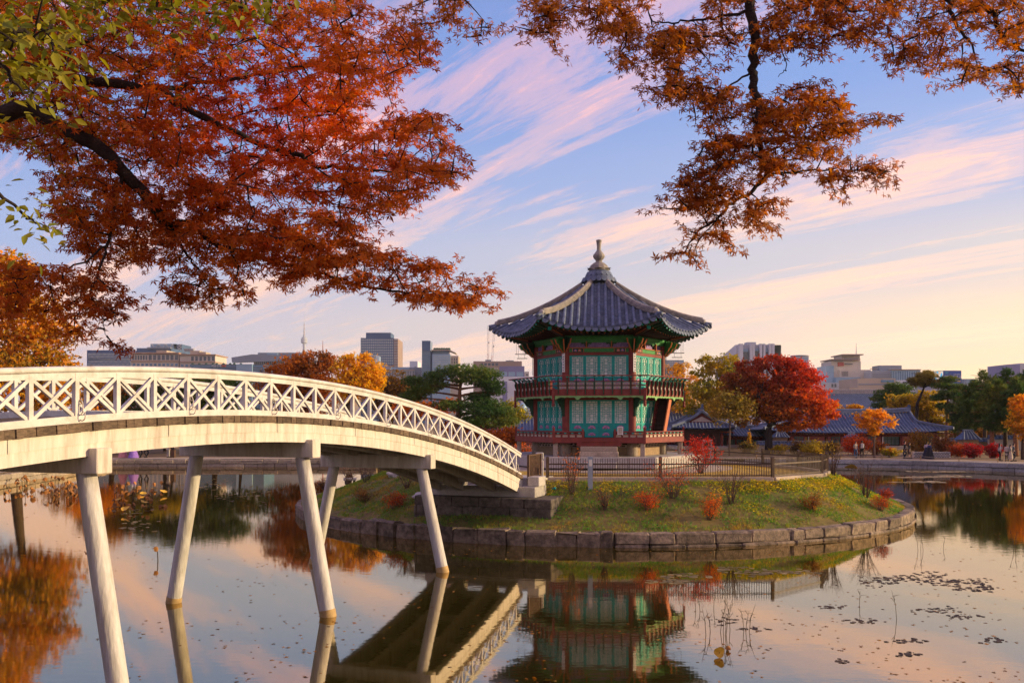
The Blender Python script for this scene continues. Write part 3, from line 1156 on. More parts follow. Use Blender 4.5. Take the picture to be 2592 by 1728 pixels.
for k in range(6):
    spans = [(-2.30, -0.83, 4), (0.83, 2.30, 4)] if k == 0 else [(-2.30, 2.30, 10)]
    for x0, x1, n in spans:
        m_, p_, k_ = gallery_rail(x0, x1, n)
        o = m_.build('gallery_railing', M['maroon'], pav, rz=R_(60 * k))
        p_.build('painted_panel', M['cream_p'], o, kind='stuff')
        k_.build('lotus_bud', M['teal'], o, kind='stuff')
    v = vtx(4.70, k, 0)
    MB().box((v.x, v.y, 4.0), (0.12, 0.12, 0.80)).lathe([(0.05, 4.4), (0.065, 4.43), (0.03, 4.47)], 8, (v.x, v.y, 0)).build('gallery_post', M['maroon'], pav)
for s in (-1, 1):
    MB().box((s * 0.83, -LA, 4.0), (0.10, 0.11, 0.74)).build('gallery_post', M['maroon'], pav)

# ---- doors with lattice
PWD = 0.745


def lattice(w, h, x0, z0, y):
    m = MB()
    cx, cz = w / 6, h / 12
    t = 0.021
    H = []
    for r in (1, 3, 9, 11, 6):
        H.append((0, 6, r))
    for r in (2, 4, 8, 10):
        H += [(0, 2, r), (4, 6, r)]
    for r in (5, 7):
        H.append((0.9, 5.1, r))
    for a, b, r in H:
        m.box((x0 + (a + b) / 2 * cx, y, z0 + r * cz), ((b - a) * cx, 0.03, t))
    Vv = [(3, 0, 1), (3, 11, 12), (2, 1, 5), (4, 1, 5), (2, 7, 11), (4, 7, 11), (1, 3, 9), (5, 3, 9), (1, 0, 1), (5, 0, 1), (1, 11, 12), (5, 11, 12), (3, 5, 5.6), (3, 6.4, 7), (2, 5.5, 6.5), (4, 5.5, 6.5)]
    for c, a, b in Vv:
        m.box((x0 + c * cx, y, z0 + (a + b) / 2 * cz), (t, 0.032, (b - a) * cz))
    return m


def fan(w, h, n=10):
    return [(-w / 2, 0)] + [(-w / 2 * math.cos(math.pi * i / n) * (1 - 0.12 * (i % 2)), h * math.sin(math.pi * i / n) * (1 - 0.14 * (i % 2))) for i in range(n + 1)] + [(w / 2, 0)]


def flower(zc, w, h, y):
    parts = []
    for i, (kx, mt) in enumerate(((1.0, 'violet_p'), (0.78, 'pink_p'), (0.56, 'blue_p'), (0.3, 'orange_p'))):
        parts.append((MB().prism(fan(w * kx, h * kx), (0, y - 0.004 * i, zc - h * 0.42), (1, 0, 0), (0, 0, 1), 0.01), M[mt]))
    return multi('flower_ornament', parts)


def door_meshes(z0, z1, zl0, two=False):
    """door leaf from z0 to z1, lattice from zl0 up; returns frame, lattice, paper, flower meshes"""
    w = PWD
    fr = MB()
    y = -3.06
    st = 0.075
    fr.box((-w / 2 + st / 2, y, (z0 + z1) / 2), (st, 0.07, z1 - z0)).box((w / 2 - st / 2, y, (z0 + z1) / 2), (st, 0.07, z1 - z0))
    for zz, hh in ((z1 - 0.035, 0.07), (zl0 - 0.035, 0.07), (z0 + 0.03, 0.06)):
        fr.box((0, y, zz), (w - 2 * st, 0.068, hh))
    fr.box((0, y + 0.018, (z0 + zl0) / 2 - 0.01), (w - 2 * st, 0.02, zl0 - z0 - 0.12))
    if two:
        fr.box((0, y, z0 + (zl0 - z0) * 0.47), (w - 2 * st, 0.066, 0.05))
    lw = w - 2 * st
    la = lattice(lw, z1 - 0.07 - zl0, -lw / 2, zl0, y - 0.012)
    pa = MB().box((0, y + 0.022, (zl0 + z1 - .07) / 2), (lw, 0.01, z1 - 0.07 - zl0))
    return fr.mesh('door_leaf', M['teal']), la.mesh('lattice', M['teal']), pa.mesh('paper_pane', M['paper'])


def doors(k, meshes, flowers):
    fr, la, pa = meshes
    for i in range(4):
        mt = Matrix.Rotation(R_(60 * k), 4, 'Z') @ Matrix.Translation(((i - 1.5) * (PWD + 0.008), 0, 0))
        d = link('door_leaf', fr, pav, mtx=mt)
        link('lattice', la, d)
        link('paper_pane', pa, d)
        for f in flowers:
            link('flower_ornament', f, d)


dm_up = door_meshes(6.42, 8.265, 7.14)
dm_lo = door_meshes(4.25, 5.90, 4.68)
dm_lo2 = door_meshes(3.93, 5.90, 4.68, True)
fl_up = flower(6.95, 0.46, 0.20, -3.075)
fl_lo = flower(4.46, 0.46, 0.20, -3.075)
fl_lo2 = flower(4.09, 0.46, 0.18, -3.075)
for k in range(6):
    doors(k, dm_up, [fl_up])
    if k:
        doors(k, dm_lo, [fl_lo])
    else:
        for i in range(4):
            ms = dm_lo2 if i in (1, 2) else dm_lo
            d = link('door_leaf', ms[0], pav, loc=((i - 1.5) * (PWD + 0.008), 0, 0))
            link('lattice', ms[1], d)
            link('paper_pane', ms[2], d)
            link('flower_ornament', fl_lo, d)
            if i in (1, 2):
                link('flower_ornament', fl_lo2, d)
six('floor_sill', MB().box((0, -3.03, 4.09), (3.2, 0.12, 0.30)).mesh('floor_sill', M['maroon_dark']), ks=range(1, 6))
for s in (-1, 1):
    MB().box((s * 1.14, -3.03, 4.09), (0.78, 0.12, 0.30)).build('floor_sill', M['maroon_dark'], pav)
for zz in (5.96, 8.35):
    six('lintel', MB().box((0, -3.04, zz), (3.2, 0.17, 0.16 if zz > 8 else 0.12)).mesh('lintel', M['maroon']))
six('sill_beam', MB().box((0, -3.03, 6.36), (3.2, 0.15, 0.12)).mesh('sill_beam', M['maroon_dark']))
for s in (-1, 1):
    six('door_jamb', MB().box((s * 1.545, -3.045, 7.33), (0.07, 0.10, 1.87)).box((s * 1.545, -3.045, 5.07), (0.07, 0.10, 1.65)).mesh('door_jamb', M['teal']))

# ---- upper balcony
UA = 4.70 * C30
MB().add(hexpts(4.66, 6.40) + hexpts(4.66, 6.30), [(0, 1, 2, 3, 4, 5), (11, 10, 9, 8, 7, 6)]).build('balcony_floor', M['maroon_dark'], pav)
six('balcony_beam', MB().box((0, -UA + 0.02, 6.25), (4.70, 0.12, 0.30)).mesh('balcony_beam', M['maroon']))
bal = MB()
for zz in (6.42, 6.63, 6.85):
    bal.box((0, -UA, zz), (4.66, 0.075, 0.05))
six('balcony_rail', bal.mesh('balcony_rail', M['maroon']))
NPOST = 10
post_b = MB().box((0, -UA - 0.03, 6.50), (0.075, 0.13, 0.80)).mesh('balcony_post', M['maroon'])
sc = [(0.0, 6.12), (0.07, 6.20), (0.10, 6.36), (0.05, 6.52), (0.11, 6.66), (0.15, 6.80), (0.10, 6.92), (0.17, 7.02), (0.27, 7.06), (0.30, 7.10), (0.19, 7.09), (0.06, 6.98), (0.02, 6.84), (0.0, 6.6)]
brk = MB().prism([(a, z) for a, z in sc], (0, -UA - 0.06, 0), (0, -1, 0), (0, 0, 1), 0.05).mesh('carved_bracket', M['green_dark'])
cup = multi('lotus_cup', [(MB().prism([(-.05, .04), (-.09, .03), (-.04, -.04), (.04, -.04), (.09, .03), (.05, .04)], (0, -UA - 0.30, 7.075), (1, 0, 0), (0, 0, 1), 0.06), M['teal'])])
pan = multi('painted_panel', [(MB().box((0, -UA + .01, 6.735), (0.36, 0.03, 0.13)).box((0, -UA + .01, 6.525), (0.36, 0.03, 0.13)), M['cream_p']),
                              (MB().prism(fan(.2, .07), (0, -UA - .008, 6.70), (1, 0, 0), (0, 0, 1), 0.006).prism(fan(.2, .07), (0, -UA - .008, 6.49), (1, 0, 0), (0, 0, 1), 0.006), M['blue_p']),
                              (MB().prism(fan(.1, .05), (0, -UA - .014, 6.71), (1, 0, 0), (0, 0, 1), 0.006).prism(fan(.1, .05), (0, -UA - .014, 6.50), (1, 0, 0), (0, 0, 1), 0.006), M['pink_p'])])
UH = UA + 0.36
six('handrail', MB().tube([(-UH * T30, -UH, 7.13), (UH * T30, -UH, 7.13)], 0.03, 8).mesh('handrail', M['maroon']))
for k in range(6):
    RM = Matrix.Rotation(R_(60 * k), 4, 'Z')
    for i in range(NPOST):
        x = (i - (NPOST - 1) / 2) * 0.468
        p = link('balcony_post', post_b, pav, mtx=RM @ Matrix.Translation((x, 0, 0)))
        link('carved_bracket', brk, p)
        link('lotus_cup', cup, p)
        if i < NPOST - 1:
            link('painted_panel', pan, pav, mtx=RM @ Matrix.Translation((x + 0.234, 0, 0)))
    v = vtx(4.74, k, 0)
    MB().box((v.x, v.y, 6.2), (0.13, 0.13, 0.62)).lathe([(0.05, 5.88), (0.075, 5.80), (0.06, 5.70), (0.085, 5.62), (0.05, 5.54)], 10, (v.x, v.y, 0)).box((v.x, v.y, 5.9), (0.10, 0.10, .08)).build('corner_drop_post', M['maroon'], pav)
# scalloped valance
pts = []
NV = 72
W = 4.56
for i in range(NV + 1):
    t = i / NV
    x = -W / 2 + W * t
    d = 0.085 + 0.035 * abs(math.sin(t * math.pi * 14))
    for c in (0.0, 0.26, 0.74, 1.0):
        d += 0.15 * max(0, 1 - abs(t - c) / 0.045)
    pts.append((x, -d))
six('valance', multi('valance', [(MB().prism([(-W / 2, 0)] + pts + [(W / 2, 0)], (0, -UA - 0.02, 6.10), (1, 0, 0), (0, 0, 1), 0.03), M['green_pale']),
                                  (MB().tube([(x, -UA - 0.04, 6.10 + z + .012) for x, z in pts], 0.008, 4), M['maroon_dark'])]))
# struts under the balcony corners
strut = [(0, 0), (0.95, 0.0), (0.95, -0.10), (0.62, -0.22), (0.42, -0.50), (0.22, -0.62), (0.12, -1.05), (0, -1.10)]
for k in range(6):
    c = vtx(3.70, k, 6.12)
    d = vtx(1.0, k, 0)
    MB().prism(strut, c, d, (0, 0, 1), 0.10).build('balcony_strut', M['green_dark'], pav)

# ---- painted frieze above the upper doors
six('frieze_board', MB().box((0, -3.05, 8.54), (3.14, 0.15, 0.20)).mesh('frieze_board', M['green']))
for s in (-1, 1):
    six('painted_end', multi('painted_end', [
        (MB().box((s * 1.10, -3.135, 8.54), (0.62, 0.02, 0.19)), M['green_dark']),
        (MB().prism(fan(.2, .15), (s * 1.02, -3.15, 8.47), (1, 0, 0), (0, 0, 1), .01).box((s * .81, -3.15, 8.54), (.03, .01, .19)), M['orange_p']),
        (MB().prism(fan(.2, .15), (s * 1.24, -3.15, 8.47), (1, 0, 0), (0, 0, 1), .01), M['blue_p']),
        (MB().prism(fan(.11, .1), (s * 1.02, -3.158, 8.48), (1, 0, 0), (0, 0, 1), .01).prism(fan(.11, .1), (s * 1.24, -3.158, 8.48), (1, 0, 0), (0, 0, 1), .01).box((s * 1.39, -3.15, 8.54), (.03, .01, .19)), M['pink_p'])]))
six('red_fillet', MB().box((0, -3.08, 8.665), (3.2, 0.20, 0.045)).mesh('red_fillet', M['orange_p']))
six('frieze_panel', MB().box((0, -3.02, 8.81), (3.1, 0.08, 0.26)).mesh('frieze_panel', M['violet_p']))
six('purlin', MB().box((0, -3.10, 9.03), (3.7, 0.16, 0.17)).tube([(-1.95, -3.16, 9.21), (1.95, -3.16, 9.21)], 0.11, 12).mesh('purlin', M['green']))
for x in (-0.66, 0.66):
    six('frieze_bracket', multi('frieze_bracket', [(MB().box((x, -3.16, 8.83), (0.05, 0.20, 0.34)), M['orange_p']),
        (MB().prism([(-.32, .16), (.32, .16), (.24, .02), (.12, .06), (.06, -.12), (-.06, -.12), (-.12, .06), (-.24, .02)], (x, -3.10, 8.83), (1, 0, 0), (0, 0, 1), .09), M['green_dark'])]))

# ---- bracket clusters on the columns
wing = [(0, 0), (0.16, 0.05), (0.30, 0.20), (0.40, 0.22), (0.52, 0.40), (0.62, 0.40), (0.74, 0.62), (0.66, 0.66), (0.50, 0.60), (0.44, 0.70), (0.30, 0.62), (0.20, 0.74), (0, 0.76)]
edge = [(0.0, -0.012), (0.17, 0.035), (0.31, 0.185), (0.41, 0.205), (0.53, 0.385), (0.63, 0.385), (0.76, 0.61)]
curl = [(0.05 + 0.10 * math.cos(t) * (1 - t / 9), 0.10 * math.sin(t) * (1 - t / 9)) for t in [i * 0.5 for i in range(14)]]
for k in range(6):
    for j, (da, sc_) in enumerate(((0, 1.25), (58, 1.0), (-58, 1.0), (28, 1.05), (-28, 1.05))):
        an = R_(-120 + 60 * k + da)
        d = Vector((math.cos(an), math.sin(an), 0))
        o = vtx(3.62, k, 8.36 + (0.05 if abs(da) > 40 else 0))
        a = MB().prism([(x * sc_, z * 1.15) for x, z in wing], o, d, (0, 0, 1), 0.075)
        for cz, cr in ((0.30, 0.22), (0.62, 0.48)):
            a.tube([o + d * ((cr + x) * sc_) + Vector((0, 0, (cz + z) * 1.1)) for x, z in curl], 0.022, 5)
        b = MB()
        for p, q in zip(edge[:-1], edge[1:]):
            b.beam(o + d * (p[0] * sc_) + Vector((0, 0, p[1] * 1.15)), o + d * (q[0] * sc_) + Vector((0, 0, q[1] * 1.15)), 0.06, 0.035)
        link('bracket_arm', multi('bracket_arm', [(a, M['green_dark'] if j % 2 else M['green']), (b, M['orange_p'])]), pav)

# ---- roof surface
def a_eave(q):
    return 5.13 + 0.18 * abs(q) ** 2.2


def roof_z(x, a):
    q = min(1.0, abs(x) / max(a * T30, 1e-6))
    t = (a - 0.75) / (a_eave(q) - 0.75)
    zm = 12.45 - 2.93 * (1.35 * t - 0.35 * t * t)
    zh = 12.40 - 2.28 * (1.6 * t - 0.6 * t * t)
    return zm + (zh - zm) * q ** 2.3


roof = MB().add(hexpts(1.0, 12.2) + hexpts(1.0, 12.3), [(0, 1, 2, 3, 4, 5), (11, 10, 9, 8, 7, 6)]).build('roof', M['tile'], pav)
PITCH = 0.36
pan_m = MB()
cols_ = [(-8.75 + 0.25 * i) * PITCH for i in range(71)]
arows = [0.72 + 0.118 * j for j in range(39)]
rows = []
for j, a in enumerate(arows[:-1]):
    for aa, lift in ((a, -0.012), (arows[j + 1], 0.032)):
        r = []
        for x in cols_:
            xx = max(-aa * T30, min(aa * T30, x))
            q = min(1, abs(xx) / (aa * T30))
            ac = min(aa, a_eave(q))
            sag = 0.028 * math.cos(2 * math.pi * (xx / PITCH - 0.5)) - 0.028
            r.append((xx, -ac, roof_z(xx, ac) + sag + lift))
        rows.append(r)
pan_m.grid(rows)
pmesh_ = pan_m.mesh('pan_tiles', M['tile'])
for k in range(6):
    link('pan_tiles', pmesh_, roof, mtx=Matrix.Rotation(R_(60 * k), 4, 'Z'), kind='stuff')
row_m = []
for i in range(17):
    x = (i - 8) * PITCH
    a0 = max(0.82, abs(x) / T30 + 0.18)
    qe = abs(x) / (a_eave(1) * T30)
    a1 = a_eave(qe) + 0.05
    if a1 - a0 < 0.25:
        a0 = a1 - 0.25
    n = max(2, int((a1 - a0) / 0.15))
    pts, rad = [], []
    for j in range(n + 1):
        a = a0 + (a1 - a0) * j / n
        pts.append((x, -a, roof_z(x, a) + 0.035))
        rad.append(0.088 + (0.008 if j % 2 else 0))
    row_m.append(MB().tube(pts, rad, 10).mesh('tile_row', M['tile'], True))
lip = [(0.165 * math.cos(t), 0.165 * math.sin(t) * 1.05) for t in [math.pi + math.pi * i / 10 for i in range(11)]]
lipm = MB().prism([(-0.165, 0.03)] + lip + [(0.165, 0.03)], (0, 0, 0), (1, 0, 0), (0, 0.35, 1), 0.03).mesh('eave_tile', M['tile'])
for k in range(6):
    RM = Matrix.Rotation(R_(60 * k), 4, 'Z')
    for rm in row_m:
        link('tile_row', rm, roof, mtx=RM)
    for i in range(18):
        x = (i - 8.5) * PITCH
        qe = min(1, abs(x) / (a_eave(1) * T30))
        a = a_eave(qe)
        s_ = (roof_z(x + 0.05, a) - roof_z(x - 0.05, a)) / 0.1
        link('eave_tile', lipm, roof, mtx=RM @ Matrix.Translation((x, -a - 0.03, roof_z(x, min(a, a_eave(qe))) - 0.03)) @ Matrix.Rotation(-math.atan(s_) * 0.7, 4, 'Y'))


def loft(path, prof, lat):
    """profile (across, up) swept along a path whose sideways direction is lat"""
    m = MB()
    rws = [[p + lat * a + Vector((0, 0, b)) for a, b in prof] for p in path]
    rws = [r + r[:1] for r in rws]
    m.grid(rws)
    n = len(prof)
    m.add(rws[0][:n], [tuple(range(n))])
    m.add(rws[-1][:n], [tuple(range(n - 1, -1, -1))])
    return m


prof = [(-.17, 0), (-.19, .06), (-.15, .065), (-.165, .13), (-.13, .135), (-.14, .20), (-.10, .21), (-.085, .27), (-.04, .31), (.04, .31), (.085, .27), (.10, .21), (.14, .20), (.13, .135), (.165, .13), (.15, .065), (.19, .06), (.17, 0)]
for k in range(6):
    d = vtx(1, k, 0)
    lat = Vector((-d.y, d.x, 0))
    path = []
    for j in range(25):
        t = 0.015 + 0.915 * j / 24
        a = 0.75 + (a_eave(1) - 0.75) * t
        zz = 12.40 - 2.28 * (1.6 * t - 0.6 * t * t)
        path.append(d * (a / C30) + Vector((0, 0, zz + 0.02 + 0.14 * max(0, t - 0.75) * 1.2)))
    h = loft(path, prof, lat).build('hip_ridge', M['tile_worn'], roof)
    e = path[-1]
    seams = MB()
    for j in range(1, 24):                              # joints between the ridge tiles
        seams.add([path[j] + lat * a + Vector((0, 0, b)) for a, b in [(x * 1.02, z * 1.02 + .003) for x, z in prof]], [tuple(range(len(prof)))])
    MB().lathe([(0.02, -.14), (0.12, -.10), (0.155, 0.0), (0.13, 0.09), (0.05, 0.14)], 10, e + d * 0.03 + Vector((0, 0, .10))).build('ridge_end_tile', M['tile_end'], h)
    tip = []
    for j in range(6):
        t = 0.90 + 0.125 * j / 5
        a = 0.75 + (a_eave(1) - 0.75) * t
        tip.append(d * (a / C30) + Vector((0, 0, 12.40 - 2.28 * (1.6 * t - 0.6 * t * t) + 0.06)))
    MB().tube(tip, 0.10, 10).build('corner_tile', M['tile'], h, smooth=True)

# crown of the roof: two ruffs of tiles, dome, finial
for z0, rr, n in ((12.72, 0.86, 20), (13.05, 0.62, 16)):
    rf = MB().lathe([(rr * .95, z0 - 0.12), (rr + .02, z0), (rr * 0.93, z0 + 0.16), (rr * 0.72, z0 + 0.30)], 24).build('tile_ruff', M['tile'], roof, smooth=True)
    rt = MB().prism([(0.15 * math.cos(t), 0.15 * math.sin(t)) for t in [2 * math.pi * i / 12 for i in range(12)]], (0, 0, 0), (1, 0, 0), (0, 0.45, 1), 0.035).mesh('ruff_tile', M['tile'])
    for i in range(n):
        a = 2 * math.pi * i / n
        link('ruff_tile', rt, rf, mtx=Matrix.Rotation(a, 4, 'Z') @ Matrix.Translation((0, -rr - 0.09, z0 - 0.02)))
fin = MB().lathe([(0.58, 13.26), (0.56, 13.40), (0.48, 13.55), (0.33, 13.68), (0.20, 13.74), (0.18, 13.78), (0.185, 13.84), (0.27, 13.93), (0.335, 14.05), (0.32, 14.15), (0.22, 14.28), (0.14, 14.38), (0.115, 14.45), (0.115, 14.62), (0.135, 14.82), (0.165, 14.98), (0.02, 15.03)], 12).build('finial', M['tile_worn'], pav)
for i in range(6):
    a = R_(60 * i)
    MB().prism([(-0.27, 0), (0, 0.24), (0.27, 0), (0, -0.05)], (0.53 * math.sin(a), -0.53 * math.cos(a), 13.33), (math.cos(a), math.sin(a), 0), (math.sin(a), -math.cos(a), 0.12), 0.02).build('finial_petal', M['tile_worn'], fin)

# ---- eaves: soffit, two tiers of rafters, hip beams
sof = []
for t in (0.0, 0.35, 0.66, 0.67, 1.0):
    r = []
    for i in range(25):
        q = -1 + 2 * i / 24
        ae = a_eave(q) - 0.03
        a = 3.0 + (ae - 3.0) * t
        ze = roof_z(q * ae * T30, ae) - 0.10
        zi = 9.42
        r.append((q * a * T30, -a, zi + (ze - zi) * t + (0.06 if t < 0.665 else 0.0)))
    sof.append(r)
six('soffit', MB().grid(sof).mesh('soffit', M['soffit']))


def soff_z(q, a):
    ae = a_eave(q) - 0.03
    t = (a - 3.0) / (ae - 3.0)
    ze = roof_z(q * ae * T30, ae) - 0.10
    return 9.42 + (ze - 9.42) * t


def rafter_mesh(rnd):
    body, end = MB(), MB()
    n = 8 if rnd else 4
    ph = 0 if rnd else math.pi / 4
    r = 0.058 if rnd else 0.062
    ring = [(r * math.cos(ph + 2 * math.pi * i / n), r * math.sin(ph + 2 * math.pi * i / n)) for i in range(n)]
    body.add([(x, 0, z) for x, z in ring] + [(x, 1, z) for x, z in ring], [(i, (i + 1) % n, n + (i + 1) % n, n + i) for i in range(n)])
    end.add([(x, 1, z) for x, z in ring], [tuple(range(n))])
    return multi('rafter', [(body, M['green_dark'] if not rnd else M['maroon_dark']), (end, M['orange_p'] if rnd else M['teal'])])


rfr, rff = rafter_mesh(True), rafter_mesh(False)


def put_rafter(name, me, k, p, q):
    p, q = Vector(p), Vector(q)
    d = q - p
    L = d.length
    y = d.normalized()
    x = y.cross(Vector((0, 0, 1))).normalized()
    z = x.cross(y)
    mt = Matrix(((x.x, y.x * L, z.x, p.x), (x.y, y.y * L, z.y, p.y), (x.z, y.z * L, z.z, p.z), (0, 0, 0, 1)))
    link(name, me, pav, mtx=Matrix.Rotation(R_(60 * k), 4, 'Z') @ mt)


for k in range(6):
    for i in range(17):
        q = (i - 8) / 8.45
        a1, a0 = 4.42, 3.05
        x1 = q * a1 * T30
        x0 = x1 * (0.95 - 0.28 * abs(q))
        put_rafter('round_rafter', rfr, k, (x0, -a0, 9.42 - 0.06), (x1, -a1, soff_z(q, a1) - 0.075))
    for i in range(19):
        q = (i - 9) / 9.5
        a1, a0 = a_eave(q) - 0.08, 4.25
        put_rafter('flying_rafter', rff, k, (q * a0 * T30, -a0, soff_z(q, a0) - 0.02), (q * a1 * T30, -a1, soff_z(q, a1) - 0.06))
    e1 = MB().tube([((-1 + i / 12) * 4.46 * T30, -4.46, soff_z(-1 + i / 12, 4.46) - 0.01) for i in range(25)], 0.025, 4)
    e1.tube([((-1 + i / 12) * (a_eave(-1 + i / 12) - .06) * T30, -(a_eave(-1 + i / 12) - .06), soff_z(-1 + i / 12, a_eave(-1 + i / 12) - .06) + 0.01) for i in range(25)], 0.03, 4)
    e1.build('eave_batten', M['green'], pav, rz=R_(60 * k))
    o1, o2, o3 = vtx(3.3, k, 9.25), vtx(5.05, k, 9.62), vtx(5.85, k, 9.90)
    hb = MB().beam(o1, o2, 0.17, 0.26).build('hip_rafter', M['maroon_dark'], pav)
    MB().beam(vtx(4.6, k, 9.70), o3, 0.15, 0.20).build('hip_rafter', M['maroon_dark'], pav)
    MB().beam(o2 - (o2 - o1).normalized() * .02, o2 + (o2 - o1).normalized() * .06, 0.19, 0.24).build('end_block', M['teal'], hb)
    for s in (-1, 1):
        lt = vtx(1, k, 0)
        lt = Vector((-lt.y, lt.x, 0)) * s * 0.10
        MB().beam(vtx(4.0, k, 9.32) + lt, vtx(5.0, k, 9.53) + lt, 0.02, 0.05).build('painted_edge', M['orange_p'], hb)

# ---- white couplet boards on the columns, brush marks down each
for k in range(6):
    d = vtx(1, k, 0)
    c = vtx(3.745, k, 7.90)
    ang = math.atan2(d.x, -d.y)
    b = MB().box((0, 0, 0), (0.17, 0.03, 1.05)).build('couplet_board', M['board_white'], pav, loc=c, rz=ang)
    rn = random.Random(90 + k)
    ink = MB()
    for i in range(7):
        z = 0.43 - i * 0.143
        for s_ in range(5):
            if rn.random() < 0.5:
                ink.box((rn.uniform(-.02, .02), -0.0165, z + rn.uniform(-.04, .04)), (rn.uniform(.05, .1), .004, .014))
            else:
                ink.box((rn.uniform(-.04, .04), -0.0165, z + rn.uniform(-.02, .02)), (.014, .004, rn.uniform(.04, .09)))
    ink.build('brush_writing', M['ink'], b)

# ---- stair from the gallery to the balcony on the sunny side
x0, x1, zs0, zs1 = 0.0, 1.0, 3.72, 6.30
st = MB()
stair = MB().box((0.9, -3.62, 6.33), (0.5, 0.8, 0.05)).build('stair', M['maroon'], pav, rz=R_(60))
for i in range(10):
    t = (i + 0.5) / 10
    MB().box((x0 + (x1 - x0) * t, -3.62, zs0 + (zs1 - zs0) * t), (0.24, 0.66, 0.04)).build('tread', M['maroon_dark'], stair)
MB().add([(x0 + .1, -3.28, zs0), (x0 + .1, -3.95, zs0), (x1 + .1, -3.95, zs1), (x1 + .1, -3.28, zs1)], [(0, 1, 2, 3)]).build('riser_board', M['maroon_dark'], stair)
for a in (-3.25, -3.99):
    MB().beam((x0 - .06, a, zs0 - 0.05), (x1 - .06, a, zs1 - 0.02), 0.07, 0.30, (-1, 0, 0.4)).build('stringer', M['orange_p'] if a < -3.5 else M['maroon'], stair)

# ---- shutter hooks hanging from the eaves
for k, an in ((5, 190), (5, 172), (2, -10), (2, 8)):
    a = R_(an)
    d = Vector((math.cos(a), math.sin(a), 0))
    s = Vector((-d.y, d.x, 0))
    lo = 0.0 if an in (190, -10) else -0.14
    h = MB().tube([d * 4.15 + Vector((0, 0, 8.52 + lo)), d * 4.75 + Vector((0, 0, 8.52 + lo))], 0.022, 6)
    for rr in (4.3, 4.68):
        h.tube([d * rr + Vector((0, 0, 8.52 + lo)), d * rr + Vector((0, 0, 9.36))], 0.008, 4)
    h.build('shutter_hook', M['maroon_dark'], pav)

# small white framed box hung on the gallery railing
nb = thing('notice_box', 'small white framed box standing on the lower gallery railing beside the door', 'box', pav.matrix_basis @ Vector((1.10, -LA - 0.07, 4.05)), R_(-5.6))
for s in (-1, 1):
    MB().box((s * 0.125, 0, 0.22), (0.035, 0.10, 0.44)).build('frame_upright', M['board_white'], nb)
for zz in (0.06, 0.42):
    MB().box((0, 0, zz), (0.215, 0.10, 0.04)).build('frame_bar', M['board_white'], nb)
MB().box((0, 0.01, 0.24), (0.21, 0.05, 0.30)).build('box_panel', M['cream_p'], nb)
# ------------------------------------------------------------------ planting and small things on the island
def on_island(x, y, d0=33.0, d1=64.0):
    prev = None
    D = d0
    while D < d1:
        p = at(x, y, D)
        h = island_z(p.x, p.y, False) if (Vector((p.x, p.y)) - IC).length < IR else -9
        if h >= p.z - 0.02:
            return Vector((p.x, p.y, h))
        D += 0.05
    return onz(x, y, 0.6)


def slope_points(n, rng, a0, a1, t0, t1):
    th = np.radians(rng.uniform(a0, a1, n))
    t = rng.uniform(t0, t1, n)
    out = []
    for a, b in zip(th, t):
        rf = fence_r(a) + 0.3
        r = rf + (IR - 0.42 - rf) * b
        x, y = IC.x + r * math.cos(a), IC.y + r * math.sin(a)
        out.append((x, y, island_z(x, y)))
    return np.array(out)


def upish(n, rng, k=0.35):
    v = rng.normal(size=(n, 3)) * k
    v[:, 2] = 1
    return v


# turf: tufts of dry and green blades
gp = slope_points(52000, RNG, -205, 25, 0.0, 1.0)
gp = gp[np.array([mnoise.noise(Vector((p[0] * .75, p[1] * .75, 8.1))) + .6 * mnoise.noise(Vector((p[0] * 2.3, p[1] * 2.3, 1.1))) for p in gp]) + RNG.normal(size=len(gp)) * .2 > -0.16]
gc = palette([(0.44, 0.25, 0.05), (0.40, 0.31, 0.05), (0.28, 0.29, 0.04), (0.13, 0.27, 0.03), (0.08, 0.25, 0.025), (0.24, 0.30, 0.03), (0.48, 0.38, 0.05)], gp, RNG, 0.9, 0.25)
link('turf', cloud('turf', gp, RNG.uniform(0.06, 0.17, len(gp)), gc, 'blade', M['grass'], RNG, upish(len(gp), RNG)), label='short mottled green and straw turf on the island slope', cat='grass', kind='stuff')
# low creeping plants turned yellow below the fence
gp = np.concatenate([slope_points(6500, RNG, -112, -12, 0.0, 0.34), slope_points(2600, RNG, -70, -15, 0.15, 0.7)])
gc = palette([(0.14, 0.24, 0.04), (0.30, 0.34, 0.04), (0.52, 0.42, 0.03), (0.62, 0.42, 0.03), (0.36, 0.36, 0.04)], gp, RNG, 0.9, 0.2)
gp[:, 2] += RNG.uniform(0.0, 0.09, len(gp))
kp = np.array([mnoise.noise(Vector((p[0] * .9, p[1] * .9, 3.3))) for p in gp]) + RNG.normal(size=len(gp)) * .12 > -0.02
gp, gc = gp[kp], gc[kp]
link('ground_cover', cloud('ground_cover', gp, RNG.uniform(0.07, 0.14, len(gp)), gc, 'oval', M['leaf'], RNG, upish(len(gp), RNG, 0.7)), label='yellow leafy ground cover along the foot of the brown fence', cat='ground cover', kind='stuff')
# green weeds in clumps lower down
cp = slope_points(70, RNG, -150, -25, 0.3, 0.95)
gp = np.repeat(cp, 45, axis=0) + RNG.normal(size=(70 * 45, 3)) * np.array((0.28, 0.22, 0.0))
gp[:, 2] = np.array([island_z(p[0], p[1]) for p in gp]) + RNG.uniform(0.0, 0.12, len(gp))
gc = palette([(0.05, 0.20, 0.03), (0.09, 0.26, 0.04), (0.16, 0.27, 0.05)], gp, RNG, 1.5, 0.25)
link('weeds', cloud('weeds', gp, RNG.uniform(0.05, 0.12, len(gp)), gc, 'oval', M['leaf'], RNG, upish(len(gp), RNG, 0.7)), label='fresh green weeds scattered over the island slope', cat='weeds', kind='stuff')
